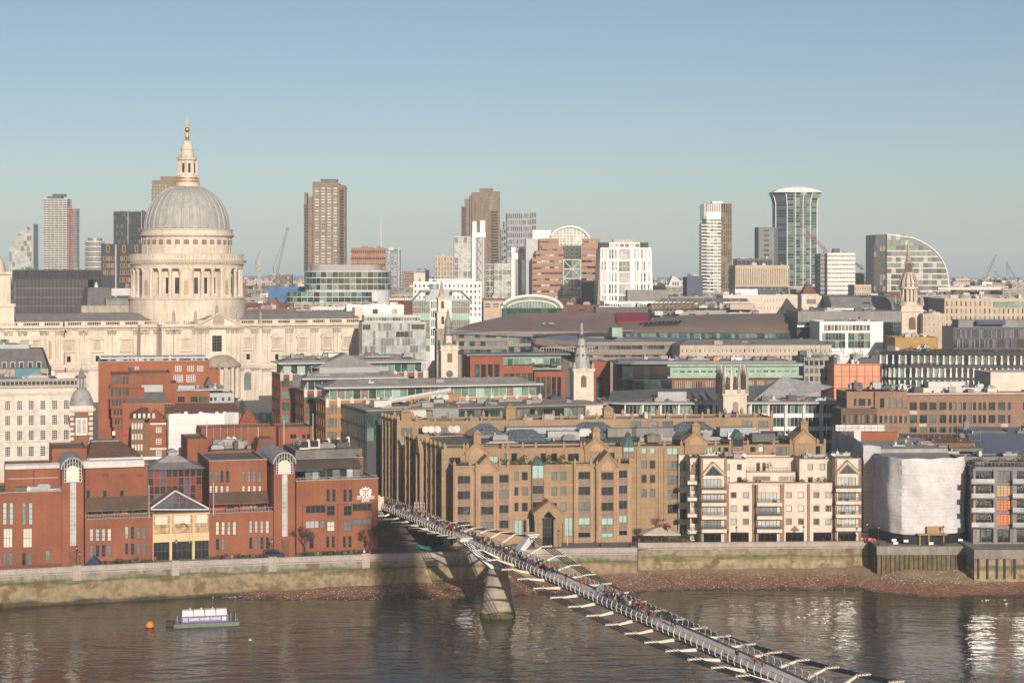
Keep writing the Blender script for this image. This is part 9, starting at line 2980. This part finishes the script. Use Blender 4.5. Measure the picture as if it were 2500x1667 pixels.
# litter barge, buoy, gulls
p0=onz(424,1533,0)
root=thing('litter_barge','grey litter-collecting barge with white lidded tank and purple banner','barge',(p0.x,p0.y,0),R(13))
hullm=M('barge_grey',(.17,.19,.16),var=.15)
MB().prism_y([(0,-.4),(13,-.4),(13,.65),(12.8,.75),(.2,.75),(0,.65)],0,.9).prism_y([(0,-.4),(13,-.4),(13,.65),(.2,.75)],4.0,4.9).build('float',hullm,root)
MB().box(.4,12.7,.9,4.0,.35,.62).build('deck',hullm,root)
MB().box(1.7,10.7,1.3,3.9,.62,2.0).build('tank',M('barge_violet',(.20,.17,.26),var=.1),root)
for i in range(4):
 MB().frust(1.72+2.25*i,3.9+2.25*i,1.3,3.9,2.003,1.8+2.25*i,3.85+2.25*i,2.3,3.8,3.0).build('lid',white,root)
bn=MB().box(1.6,10.9,1.16,1.24,.72,2.0).build('banner',M('banner_violet',(.20,.18,.33),var=.06),root)
lettering('CLEANING THE RIVER TOGETHER',.72,em,bn,(6.2,1.14,1.15),w=6.3,bold=.02)
MB().box(1.9,2.8,1.12,1.155,.95,1.75).build('logo_panel',M('logo_blue',(.35,.40,.6)),bn)
MB().box(9.7,10.4,1.12,1.155,1.0,1.7).build('logo_panel',em,bn)
for x in(.6,11.2,12.2):
 MB().box(x,x+.25,1.2,1.5,.6,2.3).box(x,x+.25,3.5,3.8,.6,2.3).box(x,x+.25,1.5,3.5,2.1,2.3).build('end_frame',hullm,root)
MB().box(-1.4,.3,1.4,3.4,.1,1.0).build('intake_flap',black,root)
for i in range(3):
 g=MB().lathe([(.02,-.2),(.13,-.1),(.15,.05),(.05,.2)],8).build('seagull',white,None,p0+Vector((2.6+2.2*i,3.6+.5*i,3.2)))
 tag(g,'white gull perched on the lid of the litter barge','gull','gulls on the barge')
q=onz(366,1531,0)
root=thing('mooring_buoy','round orange mooring buoy beside the litter barge','buoy',(q.x,q.y,0))
MB().lathe([(.3,-.3)]+[(.85*math.sin(math.pi*i/12),.45-.85*math.cos(math.pi*i/12))for i in range(3,12)]+[(.05,1.32)],18).build('float',M('buoy_orange',(.62,.22,.04),var=.15),root)
MB().lathe([(.62,-.3),(.82,.05),(.8,.16)],18).build('waterline',M('buoy_dark',(.12,.06,.03)),root)
MB().tube([(-.15,0,1.25),(-.1,0,1.5),(.1,0,1.5),(.15,0,1.25)],.04,5).build('ring',metal_d,root)
gm_=MB().lathe([(.03,-.28),(.13,-.12),(.15,.08),(.08,.26),(.09,.34),(.02,.44)],8)
for px,py,fly in((2398,1466,0),(2408,1471,1),(2413,1470,1),(2452,1470,1),(2456,1473,0),(2402,1590,0),(520,1458,0),(572,1457,0),(588,1456,0),(648,1459,0),(655,1460,0),(1943,1509,0),(1950,1512,1),(1965,1507,0),(1975,1500,0),(612,1568,1)):  # the cluster right of mid-river stands in for a glint on the water
 q=onz(px,py,.12)
 root=thing('seagull','white gull %s'%('flapping just above the river' if fly else 'resting on the river'),'gull',(q.x,q.y,.12+.5*fly),rnd.uniform(0,6),'gulls on the river')
 bd=gm_.build('body',white,root)
 bd.rotation_euler=(R(80),0,0)
 for sg in(-1,1):
  MB().add([(0,-.1,.05),(0,.12,.05),(sg*.45,.02,.28),(sg*.85,-.12,.12),(sg*.4,-.12,.24)]if fly else[(sg*.1,-.3,.1),(sg*.15,.1,.12),(sg*.05,.2,.16),(sg*.03,-.2,.17),(sg*.12,-.35,.12)],[(0,1,2,4),(4,2,3)]).build('wing',metal_w,root)
# haze
hz=MB().box(-4200,4200,-120,7900,-4,200).build('haze',[])
hm=bpy.data.materials.new('haze')
hm.use_nodes=True
hm.node_tree.nodes.clear()
out=hm.node_tree.nodes.new('ShaderNodeOutputMaterial')
pv=hm.node_tree.nodes.new('ShaderNodeVolumePrincipled')
pv.inputs['Color'].default_value=(.74,.88,1.0,1)
pv.inputs['Density'].default_value=0.00012
pv.inputs['Anisotropy'].default_value=-0.13
hm.node_tree.links.new(pv.outputs[0],out.inputs['Volume'])
hz.data.materials.clear()
hz.data.materials.append(hm)
hz['kind']='stuff'
tag(hz,'thin pale winter haze over the whole city','haze')
